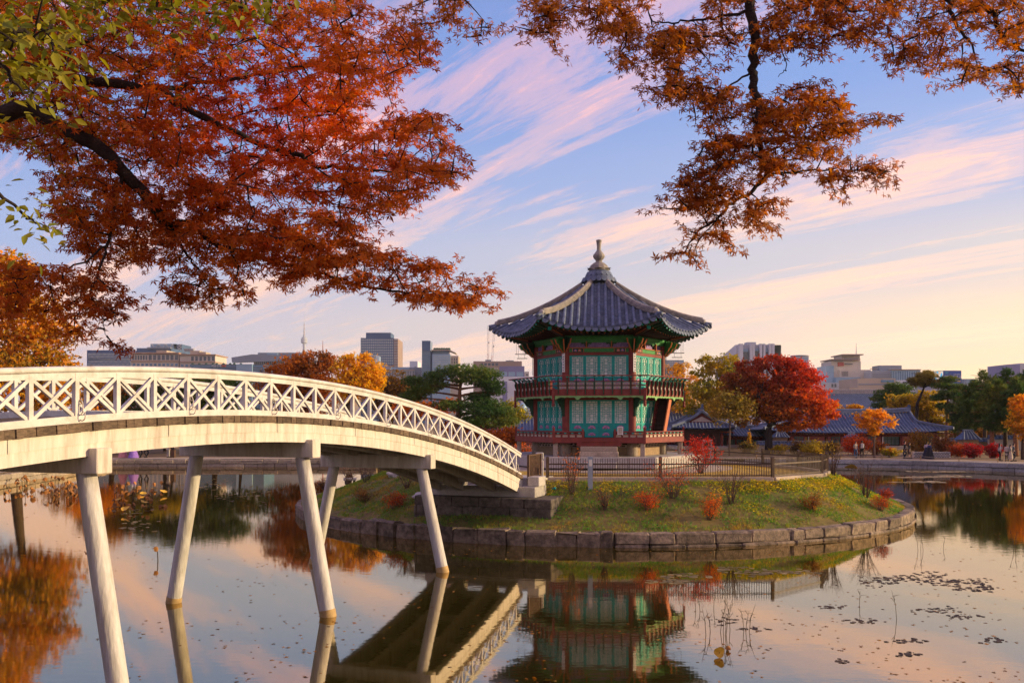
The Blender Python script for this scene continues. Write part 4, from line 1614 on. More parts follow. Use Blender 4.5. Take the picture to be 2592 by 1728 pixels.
# mown golden grass inside the fence
th = RNG.uniform(0, 2 * math.pi, 16000)
rr = np.sqrt(RNG.uniform(0.36, 1.0, 16000))
gp = np.array([(IC.x + (fence_r(a) - 0.25) * r * math.cos(a), IC.y + (fence_r(a) - 0.25) * r * math.sin(a), 0) for a, r in zip(th, rr)])
gp = gp[np.hypot(gp[:, 0] - IC.x, gp[:, 1] - IC.y) > 7.0]
gp[:, 2] = [island_z(p[0], p[1], False) for p in gp]
gc = palette([(0.44, 0.27, 0.05), (0.56, 0.38, 0.07), (0.50, 0.36, 0.08)], gp, RNG, 0.8, 0.2)
link('lawn_grass', cloud('lawn_grass', gp, RNG.uniform(0.04, 0.09, len(gp)), gc, 'blade', M['grass'], RNG, upish(len(gp), RNG)), label='mown golden autumn grass inside the picket fence', cat='grass', kind='stuff')


def shrub(name, label, base, w, h, pal, nleaf, lsize, seed, nstem=16, stem_r=0.012, group=None, cat='shrub', dome=True, kind='oval', stem_mat='twig', leaf_lo=0.25):
    rng = np.random.default_rng(seed)
    t = thing(name, label, cat, base, 0.0, group)
    sm = MB()
    tips = []
    for i in range(nstem):
        a = rng.uniform(0, 2 * math.pi)
        sp = math.sqrt(rng.uniform(0.02, 1))
        hh = h * rng.uniform(0.7, 1.0) * (math.sqrt(max(0.05, 1 - 0.72 * sp * sp)) if dome else rng.uniform(0.75, 1.0))
        tip = Vector((math.cos(a) * sp * w / 2, math.sin(a) * sp * w / 2, hh))
        mid = Vector((tip.x * 0.35, tip.y * 0.35, hh * 0.5)) + Vector(rng.normal(size=3) * 0.03 * w)
        root = Vector((math.cos(a) * 0.04 * w, math.sin(a) * 0.04 * w, -0.08))
        pts = []
        for k in range(6):
            s = k / 5
            pts.append(root.lerp(mid, s).lerp(mid.lerp(tip, s), s))
        sm.tube(pts, [stem_r * (1 - 0.7 * k / 5) for k in range(6)], 5)
        tips.append(pts)
        for b in range(4):
            s = rng.uniform(0.35, 0.95)
            o = pts[int(s * 5)]
            e = o + Vector(rng.normal(size=3) * np.array((1, 1, .5)) * 0.13 * w) + Vector((0, 0, 0.14 * h * rng.uniform(0.3, 1.4)))
            sm.tube([o, o.lerp(e, .5) + Vector(rng.normal(size=3) * .012 * w), e], [stem_r * .5, stem_r * .4, stem_r * .25], 4)
            tips.append([o, o.lerp(e, 0.5), e, e])
    sm.build('stems', M[stem_mat], t)
    if nleaf:
        P = []
        while len(P) < nleaf:
            pts = tips[rng.integers(len(tips))]
            s = rng.uniform(leaf_lo, 1.0) ** 0.6 * (len(pts) - 1)
            i = min(int(s), len(pts) - 2)
            p = pts[i].lerp(pts[i + 1], s - i)
            if p.z < h * 0.08:
                continue
            P.append(np.array(p) + rng.normal(size=3) * 0.055 * w * np.array((1, 1, 0.8)))
        P = np.array(P)
        me = cloud('foliage', P, rng.uniform(0.7, 1.3, len(P)) * lsize, palette(pal, P, rng, 3.0 / w, 0.25), kind, M['leaf'], rng, rng.normal(size=(len(P), 3)) + np.array((0, 0, 0.6)))
        link('foliage', me, t, kind='stuff')
    return t


RED = [(0.20, 0.035, 0.015), (0.42, 0.06, 0.015), (0.62, 0.12, 0.02), (0.50, 0.16, 0.03)]
ORN = [(0.40, 0.10, 0.02), (0.66, 0.15, 0.02), (0.75, 0.22, 0.03)]
BRN = [(0.10, 0.075, 0.02), (0.20, 0.11, 0.03), (0.34, 0.13, 0.03)]
r4 = lambda x, y: (1260 + .459 * x, 1080 + .459 * y)
r7 = lambda x, y: (740 + .2998 * x, 1150 + .2998 * y)
lowred = 'low azalea bushes on the island slope'
for i, (px, w, h, pal, lb, n) in enumerate((
        (r4(832, 462), 1.35, 0.85, RED, 'rusty red azalea bush right of the abutment, below the wide red-leaved bush', 1300),
        (r4(1168, 508), 1.20, 1.15, ORN, 'bright orange-red azalea bush, tallest on the front slope', 1300),
        (r4(1735, 458), 1.10, 0.80, BRN + ORN[:1], 'half brown half red azalea bush below the fence corner post', 1100),
        (r4(2110, 462), 1.10, 0.80, RED, 'red azalea bush close to the right edge of the island', 1000),
        (r4(2145, 398), 0.95, 0.70, RED[:3], 'dull red bush behind the grey bare shrub at the island tip', 800),
        (r7(600, 398), 1.35, 0.85, BRN, 'brown-green azalea bush on the slope left of the bridge leg', 1300),
        (r7(865, 458), 1.30, 0.90, RED, 'red azalea bush between the bridge legs and the dark abutment', 1400),
        (r7(262, 286), 1.15, 0.75, RED[:2] + BRN[:2], 'dark red bush behind the slanting bridge leg', 900))):
    shrub('azalea_bush', lb, on_island(*px), w, h, pal, n, 0.055, 100 + i, 26, 0.008, lowred)
bare = 'twiggy half-bare shrubs on the island'
for i, (px, w, h, pal, lb, n, ls) in enumerate((
        (r4(408, 366), 1.5, 2.15, ORN, 'tall twiggy shrub with sparse orange leaves beside the lamp bollard', 170, 0.075),
        (r4(972, 388), 2.7, 1.85, RED[1:3] + [(0.5, 0.10, .05)], 'wide spreading bare-stemmed shrub with red leaves before the fence', 650, 0.065),
        (r4(1288, 430), 1.5, 1.75, BRN[1:] + RED[:1], 'thin brown shrub with few leaves before the fence', 130, 0.06),
        (r4(592, 458), 0.9, 1.1, ORN[:2], 'small sparse sapling with orange leaf tips on the front slope', 50, 0.06),
        (r4(1850, 272), 1.2, 1.7, BRN, 'grey leafless shrub behind the fence corner', 30, 0.05),
        (r4(2030, 384), 1.9, 1.9, BRN[1:], 'large grey leafless shrub at the right tip of the island', 40, 0.05),
        (r7(620, 232), 1.7, 1.6, BRN, 'bare shrub beside the flat stone bench', 20, 0.05),
        (r7(965, 282), 1.3, 1.15, BRN, 'small bare shrub under the bridge girder', 16, 0.05),
        (r7(480, 250), 1.4, 1.5, RED[:2], 'bare reddish shrub seen between two bridge legs', 60, 0.05))):
    shrub('bare_shrub', lb, on_island(*px), w, h, pal, n, ls, 140 + i, 22, 0.013, bare, dome=False)
# red-leaved bush inside the fence
shrub('red_bush', 'crimson bush inside the fence behind the wide red-leaved shrub', on_island(*r4(1120, 255)), 2.0, 2.3, [(0.30, 0.02, 0.02), (0.5, 0.04, 0.02), (0.6, 0.08, 0.02)], 1500, 0.085, 170, 26)

# lamp bollard
M['bollard'] = pmat('grey_blue_metal', (0.34, 0.40, 0.46), (0.28, 0.33, 0.38), 4, 0.45)
M['frost'] = pmat('frosted_panel', (0.72, 0.70, 0.62), (0.66, 0.64, 0.58), 4, 0.5)
p = on_island(1494, 1236)
lb_ = thing('lamp_bollard', 'square grey-blue lamp bollard on the slope before the fence', 'bollard', (p.x, p.y, p.z - 0.06))
MB().box((0, 0, 0.70), (0.20, 0.20, 1.40)).build('shaft', M['bollard'], lb_)
MB().box((0, -0.104, 1.18), (0.13, 0.008, 0.28)).build('light_panel', M['frost'], lb_)
MB().box((0, 0, 1.425), (0.215, 0.215, 0.045)).build('cap', M['bollard'], lb_)
# small green garden spotlight
p = on_island(1402, 1243)
sp_ = thing('garden_spotlight', 'tiny green garden spotlight in the grass by the granite block', 'spotlight', (p.x, p.y, p.z))
MB().tube([(0, 0, -0.03), (0, 0, 0.09)], 0.014, 6).build('stake', M['green_dark'], sp_)
MB().tube([(-0.07, 0.03, 0.10), (0.0, 0, 0.12), (0.07, -0.03, 0.15)], [0.03, 0.05, 0.06], 10).build('lamp_head', M['teal'], sp_)
# flat stone bench on two feet
p = on_island(886, 1222)
sb_ = thing('stone_bench', 'flat pale stone slab bench on the left slope of the island', 'stone bench', (p.x, p.y, p.z), 0.25)
m_ = MB().rbox((0, 0, 0.27), (0.86, 0.42, 0.17), 0.04)
m_.v = [(x + random.uniform(-.03, .03), y, z + random.uniform(-.015, .015)) for x, y, z in m_.v]
m_.build('slab', M['granite'], sb_)
for s in (-1, 1):
    MB().rbox((s * 0.27, 0, 0.06), (0.16, 0.3, 0.26), 0.02).build('foot', M['stone_dark'], sb_)
for px, py, sc_, lbl in ((1000, 1203, 0.42, 'small pale rounded rock on the slope under the bridge girder'), (1067, 1258, 0.40, 'pale rough rock on top of the abutment corner')):
    p = on_island(px, py)
    bm = bmesh.new()
    bmesh.ops.create_icosphere(bm, subdivisions=3, radius=sc_)
    for v in bm.verts:
        v.co *= 1 + 0.35 * mnoise.noise(v.co * 3.1 + Vector((px, 0, 0)))
        v.co.z *= 0.5
    me = bpy.data.meshes.new('rock')
    bm.to_mesh(me)
    bm.free()
    me.materials.append(M['granite'])
    link('rock', me, loc=(p.x, p.y, p.z + 0.05), label=lbl, cat='rock')
# grey information stand behind the fence
p = Vector((11.9, 54.0))
zi = island_z(p.x, p.y, False)
ks = thing('information_stand', 'grey metal information stand with dark panel behind the fence', 'sign', (p.x, p.y, zi), -0.2)
MB().box((-0.22, 0, 0.45), (0.06, 0.06, 0.9)).box((0.22, 0, 0.45), (0.06, 0.06, 0.9)).build('legs', M['bollard'], ks)
MB().box((0, 0, 1.15), (0.56, 0.16, 0.52)).build('housing', M['bollard'], ks)
MB().box((0, -0.083, 1.13), (0.44, 0.01, 0.36)).build('panel', M['black_iron'], ks)
MB().box((0, -0.10, 1.425), (0.62, 0.30, 0.04)).build('hood', M['bollard'], ks)
# ------------------------------------------------------------------ trees
def blob_points(blobs, D, n, rng, depth=0.8, clump=0.22, per=26, hollow=0.45):
    """leaf positions: clusters spread through pixel-placed ellipsoids, thicker towards their skin"""
    s = FPX / D
    B = []
    for b in blobs:
        c = at(b[0], b[1], D + (b[4] if len(b) > 4 else 0))
        B.append((np.array(c), np.array((b[2] / s, b[2] / s * depth, b[3] / s))))
    vol = np.array([r[0] * r[2] * (r[1] + .5) for _, r in B]) ** 0.85
    vol /= vol.sum()
    ncl = max(len(B), n // per)
    idx = rng.choice(len(B), ncl, p=vol)
    v = rng.normal(size=(ncl, 3))
    v /= np.linalg.norm(v, axis=1, keepdims=True)
    rad = rng.uniform(hollow, 1.0, ncl) ** 0.6
    C = np.array([B[i][0] + v[j] * B[i][1] * rad[j] for j, i in enumerate(idx)])
    sc = np.array([min(B[i][1][0], B[i][1][2]) for i in idx]) * clump
    w = rng.integers(0, ncl, n)
    P = C[w] + rng.normal(size=(n, 3)) * (sc[w][:, None] + 0.06) * np.array((1.35, 1.35, 0.75))
    return P, C


def limb_path(a, b, rng, bend=0.1, n=6):
    a, b = Vector(a), Vector(b)
    L = (b - a).length
    mid = a.lerp(b, 0.5) + Vector(rng.normal(size=3)) * bend * L + Vector((0, 0, 0.08 * L))
    return [a.lerp(mid, k / n).lerp(mid.lerp(b, k / n), k / n) for k in range(n + 1)]


def tree(name, label, D, base_px, blobs, pal, n, lsize, seed, trunk_r=0.25, fork=None, cat='tree', group=None, bark='bark', lean=(0, 0), z0=None, colfn=None, nlimb=14, kind='spray', depth=0.8, per=26, clump=0.22):
    rng = np.random.default_rng(seed)
    zg = ground_z(*at(base_px, YH, D).xy) if z0 is None else z0
    base = Vector((at(base_px, YH, D).x, D, zg))
    t = thing(name, label, cat, base, 0, group)
    P, C = blob_points(blobs, D, n, rng, depth, clump, per)
    P -= np.array(base)
    C -= np.array(base)
    ctr = C.mean(axis=0)
    lo = C[:, 2].min()
    fk = Vector(fork_pt(fork, D) - base) if fork else Vector((ctr[0] * 0.4, ctr[1] * 0.4, max(1.0, lo + 0.25 * (ctr[2] - lo))))
    m = MB()
    tp = limb_path((0, 0, -0.3), fk, rng, 0.03)
    m.tube(tp, [trunk_r * (1.25 - 0.5 * k / 6) for k in range(7)], 8)
    top = fk.lerp(Vector(ctr), 1.1)
    m.tube(limb_path(fk, top, rng, 0.06), [trunk_r * (0.75 - 0.55 * k / 6) for k in range(7)], 7)
    for i in rng.choice(len(C), min(nlimb, len(C)), replace=False):
        c = Vector(C[i])
        o = fk.lerp(top, rng.uniform(0, 0.7))
        pth = limb_path(o, c, rng, 0.10)
        r0 = trunk_r * rng.uniform(0.28, 0.5)
        m.tube(pth, [r0 * (1 - 0.8 * k / 6) for k in range(7)], 5)
        for j in range(2):
            c2 = Vector(C[rng.integers(len(C))])
            if (c2 - c).length < (c - o).length * 0.9:
                m.tube(limb_path(pth[4], c2, rng, 0.1, 4), [r0 * .35 * (1 - 0.7 * k / 4) for k in range(5)], 4)
    m.build('trunk', M[bark], t, smooth=True)
    cols = palette(pal, P, rng, 0.5, 0.22) if colfn is None else colfn(P, rng)
    me = cloud('crown', P, rng.uniform(0.65, 1.35, len(P)) * lsize, cols, kind, M['leaf'], rng, rng.normal(size=(len(P), 3)) + np.array((0, 0, 0.5)))
    link('crown', me, t, kind='stuff')
    return t


def fork_pt(f, D):
    return at(f[0], f[1], D)


def pine(name, label, D, base_px, pads, seed, n=5200, trunk=None, tr=0.24, pal=None, group=None, bark='bark_red', ls=0.30, z0=None):
    """pads: (cx, cy, rx, ry) in photo pixels, flat cushions of needles"""
    rng = np.random.default_rng(seed)
    zg = ground_z(*at(base_px, YH, D).xy) if z0 is None else z0
    base = Vector((at(base_px, YH, D).x, D, zg))
    t = thing(name, label, 'pine tree', base, 0, group)
    s = FPX / D
    P, W = [], np.array([p[2] * p[3] for p in pads], float) ** 0.8
    W /= W.sum()
    cs = []
    for p, w in zip(pads, W):
        k = int(n * w)
        dp = rng.uniform(-0.35, 0.35) * 40 / s
        c = np.array(at(p[0], p[1], D)) + np.array((0, dp, 0))
        cs.append(c - np.array(base))
        u = rng.normal(size=(k, 3))
        u /= np.linalg.norm(u, axis=1, keepdims=True)
        u *= (rng.uniform(0.05, 1, (k, 1)) ** 0.45)
        lump = 1 + 0.25 * np.sin(u[:, :1] * 7 + dp) * np.cos(u[:, 1:2] * 6)
        q = c + u * lump * np.array((p[2] / s * 1.08, p[2] / s * 0.95, p[3] / s * 1.3)) + np.array((0, 0, 0.15 * p[3] / s))
        P.append(q - np.array(base))
    P = np.concatenate(P)
    m = MB()
    tr_pts = [Vector((0, 0, -0.3))] + ([Vector(at(x, y, D) - base) for x, y in trunk] if trunk else [Vector((0.15, 0, (max(c[2] for c in cs)) * f)) + Vector(rng.normal(size=3) * .12) for f in (0.35, 0.65, 0.97)])
    fine = []
    for a, b in zip(tr_pts[:-1], tr_pts[1:]):
        fine += [a.lerp(b, k / 4) for k in range(4)]
    fine.append(tr_pts[-1])
    m.tube(fine, [tr * (1.15 - 0.9 * k / (len(fine) - 1)) for k in range(len(fine))], 8)
    for c in cs:
        c = Vector(c)
        cand = [p for p in fine if p.z < c.z + 0.2] or fine[:1]
        o = min(cand, key=lambda p: (p - c).length + abs(p.z - (c.z - 0.5)) * 0.7)
        pth = limb_path(o, c + Vector((0, 0, -0.1)), rng, 0.08)
        m.tube(pth, [tr * .42 * (1 - 0.75 * k / 6) for k in range(7)], 5)
        for j in range(4):
            e = c + Vector(rng.normal(size=3) * np.array((0.5, 0.5, 0.12)) * 30 / s)
            m.tube([pth[4], pth[4].lerp(e, .5) + Vector((0, 0, .05)), e], [tr * .16, tr * .12, tr * .05], 4)
    m.build('trunk', M[bark], t, smooth=True)
    cols = palette(pal or [(0.04, 0.10, 0.025), (0.07, 0.15, 0.03), (0.14, 0.20, 0.035), (0.24, 0.23, 0.04)], P, rng, 0.8, 0.25)
    nr = rng.normal(size=(len(P), 3)) * 0.5 + np.array((0, 0, 1.0))
    link('crown', cloud('crown', P, rng.uniform(0.7, 1.3, len(P)) * ls, cols, 'tuft', M['needle'], rng, nr), t, kind='stuff')
    return t


YEL = [(0.52, 0.26, 0.02), (0.66, 0.38, 0.02), (0.74, 0.46, 0.03), (0.60, 0.26, 0.02)]
GOLD = [(0.36, 0.24, 0.03), (0.60, 0.32, 0.02), (0.70, 0.26, 0.02), (0.62, 0.40, 0.04)]
RUST = [(0.16, 0.075, 0.02), (0.30, 0.10, 0.02), (0.48, 0.15, 0.02), (0.56, 0.20, 0.02)]
YGR = [(0.16, 0.19, 0.03), (0.30, 0.27, 0.03), (0.46, 0.34, 0.03), (0.50, 0.30, 0.03)]
GRN = [(0.035, 0.065, 0.015), (0.06, 0.10, 0.02), (0.12, 0.14, 0.03)]
BRO = [(0.07, 0.05, 0.02), (0.15, 0.09, 0.03), (0.25, 0.13, 0.03), (0.10, 0.09, 0.025)]

tree('orange_tree', 'glowing orange and gold tree behind the left end of the bridge', 70, 40, [(25, 800, 105, 75), (110, 865, 62, 40), (15, 690, 55, 50), (160, 835, 40, 26), (60, 930, 120, 50), (20, 990, 120, 55), (140, 985, 70, 45)], [(0.14, .075, .02)] + GOLD + [(0.22, .10, .02)], 11500, 0.30, 201, 0.35, fork=(60, 1010), nlimb=22)
tree('rust_tree', 'rust brown tree glimpsed between the bridge rails below the beige office block', 108, 285, [(270, 985, 55, 34), (320, 1000, 55, 40), (250, 1030, 60, 40)], GOLD[:2] + RUST[1:3], 4200, 0.32, 202, 0.3)
tree('green_tree', 'dark green tree behind the bridge rails below the blue glass block', 106, 420, [(400, 985, 55, 30), (450, 975, 50, 30), (420, 1025, 80, 45), (350, 1020, 50, 40)], GRN + [(0.2, .16, .03)], 5000, 0.32, 203, 0.3)
tree('green_tree', 'green broadleaf tree behind the bridge rails left of the rust crown', 110, 545, [(540, 970, 55, 26), (590, 985, 50, 30), (540, 1015, 70, 45), (500, 1000, 40, 40)], GRN + [(0.16, .14, .03)], 4800, 0.32, 204, 0.3)
tree('brown_orange_tree', 'broad brown-orange tree rising over the bridge below the slim city tower', 104, 770, [(745, 920, 50, 24), (790, 915, 48, 26), (715, 950, 50, 28), (770, 950, 60, 32), (828, 912, 22, 20), (835, 945, 40, 34), (745, 985, 70, 36), (815, 985, 60, 36), (690, 985, 40, 30), (760, 1025, 80, 36)], RUST, 10500, 0.30, 205, 0.38, fork=(775, 1010), nlimb=24)
tree('yellow_tree', 'bright golden yellow tree with dark boughs behind the bridge handrail', 100, 885, [(905, 912, 36, 17), (875, 930, 32, 26), (930, 938, 34, 26), (905, 960, 40, 24), (950, 965, 22, 22), (935, 985, 32, 20), (880, 985, 40, 30)], YEL, 6500, 0.27, 206, 0.30, fork=(882, 985), bark='bark_dark', nlimb=22)
tree('brown_tree', 'thin dull brown tree between the yellow tree and the spreading pine', 108, 990, [(985, 955, 36, 22), (1010, 975, 42, 26), (975, 995, 48, 30), (1030, 1000, 36, 30), (1000, 1035, 60, 30)], BRO, 5200, 0.26, 207, 0.22, nlimb=24)
tree('orange_shrub_tree', 'low orange foliage under the spreading pine behind the bridge end', 100, 1100, [(1050, 1045, 60, 22), (1110, 1030, 60, 20), (1180, 1085, 70, 25), (1260, 1095, 60, 22), (1300, 1110, 30, 20)], [(0.30, 0.09, 0.02), (0.6, 0.18, 0.02), (0.5, 0.12, 0.02)], 5500, 0.26, 208, 0.15)
pine('spreading_pine', 'large spreading red-barked pine between the bridge and the pavilion', 96, 1162,
     [(1171, 940, 66, 12), (1227, 951, 45, 12), (1106, 955, 34, 11), (1050, 966, 34, 10), (1098, 976, 38, 11), (1068, 989, 40, 12), (1190, 962, 50, 12), (1240, 976, 38, 11), (1250, 993, 30, 9), (1046, 1005, 34, 10), (1209, 1007, 34, 9), (1143, 1029, 50, 11), (1227, 1024, 50, 13), (1218, 1043, 58, 14), (1268, 1046, 38, 14), (1240, 1072, 52, 13), (1285, 1068, 30, 10), (1190, 1068, 40, 11)], 211, 12500,
     trunk=[(1158, 1085), (1163, 1020), (1164, 985), (1172, 950)], tr=0.36, ls=0.27)
tree('yellow_green_tree', 'small yellow-green tree beside the pavilion balcony left side', 104, 1300, [(1295, 1035, 22, 22), (1318, 1050, 20, 18), (1290, 1060, 26, 18)], YGR, 1600, 0.22, 212, 0.12)
tree('pale_yellow_tree', 'thin pale yellow tree just right of the pavilion balcony', 118, 1720, [(1705, 932, 26, 12), (1738, 930, 24, 13), (1722, 955, 34, 14), (1760, 962, 18, 12), (1735, 985, 40, 20), (1720, 1020, 40, 30)], [(0.60, 0.30, 0.03), (0.70, 0.40, 0.05), (0.5, 0.28, 0.04)], 3600, 0.24, 213, 0.2, nlimb=24)
tree('yellow_green_tree', 'tall yellow-green tree between the pavilion and the red maple', 112, 1800, [(1795, 915, 32, 14), (1840, 912, 30, 16), (1815, 935, 38, 16), (1775, 945, 26, 14), (1850, 945, 34, 20), (1780, 985, 46, 26), (1830, 985, 46, 30), (1770, 1025, 46, 30), (1830, 1030, 50, 36)], YGR, 8500, 0.28, 214, 0.32, nlimb=26)
tree('willow_sapling', 'slender willow sapling with thin drooping pale foliage before the red maple', 97, 1846, [(1850, 1008, 34, 20), (1822, 1032, 28, 26), (1880, 1035, 26, 28), (1848, 1040, 30, 20), (1812, 1060, 14, 20)], [(0.20, 0.17, 0.04), (0.30, 0.24, 0.05), (0.42, 0.24, 0.04)], 2400, 0.22, 215, 0.10, fork=(1848, 1075), bark='twig', nlimb=22)


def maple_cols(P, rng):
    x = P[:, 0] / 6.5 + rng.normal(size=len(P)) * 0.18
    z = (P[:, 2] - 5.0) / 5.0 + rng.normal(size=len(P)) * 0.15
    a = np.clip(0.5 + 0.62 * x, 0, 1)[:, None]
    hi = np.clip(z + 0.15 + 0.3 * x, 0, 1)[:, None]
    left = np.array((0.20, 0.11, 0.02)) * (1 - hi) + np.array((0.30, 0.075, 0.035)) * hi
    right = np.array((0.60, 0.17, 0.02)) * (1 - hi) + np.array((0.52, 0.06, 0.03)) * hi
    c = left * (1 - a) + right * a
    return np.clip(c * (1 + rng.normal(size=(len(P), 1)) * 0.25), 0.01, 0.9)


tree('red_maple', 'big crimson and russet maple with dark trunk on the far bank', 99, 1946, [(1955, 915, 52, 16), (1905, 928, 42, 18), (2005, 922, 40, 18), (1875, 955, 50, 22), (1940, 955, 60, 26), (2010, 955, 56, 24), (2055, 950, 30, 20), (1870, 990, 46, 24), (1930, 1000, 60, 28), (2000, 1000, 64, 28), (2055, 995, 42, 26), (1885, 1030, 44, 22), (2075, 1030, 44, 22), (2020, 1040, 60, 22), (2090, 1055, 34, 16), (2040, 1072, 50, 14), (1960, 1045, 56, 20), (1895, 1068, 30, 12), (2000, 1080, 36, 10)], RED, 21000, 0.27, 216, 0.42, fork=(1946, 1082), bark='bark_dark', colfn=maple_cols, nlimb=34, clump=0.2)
ys = tree('staked_sapling', 'small golden sapling held by stakes before the hall roof', 93.5, 2213, [(2213, 1042, 26, 9), (2185, 1055, 22, 11), (2242, 1058, 22, 11), (2205, 1072, 24, 11), (2250, 1078, 14, 11), (2178, 1076, 12, 9), (2215, 1090, 14, 9)], [(0.60, 0.26, 0.02), (0.72, 0.36, 0.03), (0.66, 0.30, 0.02)], 2100, 0.22, 217, 0.11, fork=(2214, 1100), bark='twig', nlimb=16)
for a in (0.3, 2.4, 4.5):
    MB().tube([(0, 0, 2.0), (1.0 * math.cos(a), 1.0 * math.sin(a), -0.05)], 0.02, 5).build('stake', M['twig'], ys)
for i, (x, y, w) in enumerate(((2105, 1028, 24), (2162, 1032, 20))):
    tree('yellow_tree', ('yellow treetop showing above the long hall roof next to the maple', 'low yellow treetop above the long hall roof behind the staked sapling')[i], 138, x, [(x, y, w, 9), (x + 8, y + 9, w, 9), (x - 6, y + 14, w, 10)], YEL, 1500, 0.28, 218 + i, 0.14)
# low trees at the water's edge behind the bridge
for i, (x, bl, pal, lb) in enumerate(((250, [(230, 1075, 60, 34), (290, 1085, 50, 30), (180, 1080, 60, 40)], GOLD, 'low golden tree on the far bank behind the first bridge leg'),
                                      (440, [(400, 1065, 50, 26), (470, 1070, 60, 30), (350, 1072, 40, 26)], YGR, 'low yellow-green tree on the far bank behind the girder'),
                                      (610, [(580, 1060, 60, 32), (650, 1070, 60, 34), (530, 1080, 40, 26)], GRN + GOLD[:1], 'low green tree on the far bank between two bridge legs'),
                                      (760, [(730, 1080, 50, 28), (800, 1085, 50, 26)], RUST, 'low rust tree on the far bank behind the second leg'))):
    tree('bank_tree', lb, 99 + i, x, bl, pal, 3600, 0.28, 270 + i, 0.16)
# trees beyond the right bank
tree('ginkgo_tree', 'yellow-green round crowned tree behind the hall gable', 128, 2290, [(2275, 1012, 36, 14), (2310, 1015, 30, 15), (2285, 1035, 44, 16), (2335, 1045, 40, 16), (2300, 1065, 50, 20)], YGR[1:], 4600, 0.30, 221, 0.25)
tree('ginkgo_tree', 'yellow tree behind the leaning pine trunk', 126, 2350, [(2350, 1000, 30, 12), (2370, 1018, 28, 16), (2335, 1022, 30, 16), (2360, 1045, 36, 18), (2395, 1070, 30, 14), (2375, 1090, 34, 14)], YGR[1:] + YEL[:1], 4600, 0.30, 222, 0.25)
OLIVE = [(0.16, 0.14, 0.03), (0.26, 0.20, 0.04), (0.34, 0.25, 0.05)]
pine('leaning_pine', 'leaning dark-trunked tree with olive crown above the hall gable', 121, 2318, [(2345, 955, 26, 9), (2320, 964, 22, 6), (2368, 970, 22, 6), (2335, 972, 24, 7), (2352, 946, 14, 6)], 231, 2600, trunk=[(2320, 1060), (2322, 1020), (2336, 988), (2348, 955)], tr=0.30, pal=OLIVE, bark='bark_dark')
pine('red_pine', 'slim pine with tiered dark pads below the blue billboard', 120, 2396, [(2402, 962, 22, 7), (2385, 978, 28, 7), (2418, 982, 26, 7), (2400, 996, 34, 8), (2375, 1008, 20, 7), (2425, 1008, 26, 8), (2400, 1030, 30, 8)], 232, 3000, trunk=[(2396, 1080), (2399, 1010), (2402, 960)], tr=0.24)
pine('red_pine', 'dark pine behind the hall roof left of the yellow-green crown', 132, 2262, [(2262, 982, 30, 9), (2292, 984, 26, 8), (2245, 998, 30, 9), (2285, 1000, 30, 8), (2228, 1010, 24, 7), (2222, 1028, 22, 7), (2255, 1020, 30, 9)], 233, 3200, tr=0.24)
rw = np.random.default_rng(5)
wood = [(2440, 118, 985, 40, 'pine at the edge of the wood next to the billboard pine'), (2462, 104, 970, 42, 'dark pine of the wood over the small tiled chimney roof'), (2494, 112, 945, 44, 'tall pine of the wood with brownish top'), (2512, 98, 965, 44, 'straight bare-trunked pine behind the long-haired walkers'),
        (2545, 108, 940, 48, 'tallest broad pine of the wood near the far right'), (2572, 96, 960, 46, 'thick pine at the right end of the wood'), (2600, 104, 930, 50, 'tall pine half cut by the right edge of the view'), (2630, 98, 970, 46, 'pine of the wood beyond the right edge of the view')]
for i, (x, D, top, w, lb) in enumerate(wood):
    pads = []
    nlev = 9
    for k in range(nlev):
        f = k / (nlev - 1)
        yy = top + 10 + f * (1090 - top) * 0.86
        ww = w * (0.45 + 0.75 * math.sin(0.35 + 2.3 * f)) * 0.62
        for j in range(3 if 0 < k else 1):
            pads.append((x + rw.uniform(-.9, .9) * ww, yy + rw.uniform(-5, 5), ww * rw.uniform(0.55, 0.8), rw.uniform(8, 12)))
    pine('wood_pine', lb, D, x, pads, 240 + i, 4600, trunk=[(x + rw.uniform(-2, 2), 1090), (x + rw.uniform(-4, 4), 1030), (x + rw.uniform(-3, 3), top + 10)], tr=0.26, group='pines of the wood beyond the right bank', ls=0.32, bark='bark_red' if i % 2 else 'bark')
tree('orange_tree', 'orange tree at the right edge before the pine wood', 90, 2590, [(2585, 1020, 20, 20), (2592, 1050, 26, 18), (2580, 1075, 26, 16), (2600, 1095, 30, 18)], GOLD, 2600, 0.26, 251, 0.18)
tree('dark_undergrowth_tree', 'rust undergrowth tree between the pine trunks and the garden wall', 124, 2480, [(2470, 1095, 50, 20), (2530, 1100, 60, 22), (2580, 1105, 40, 22), (2440, 1110, 40, 16)], [(0.14, .06, .02), (0.28, .12, .02), (0.10, .08, .02)], 5000, 0.30, 252, 0.15)

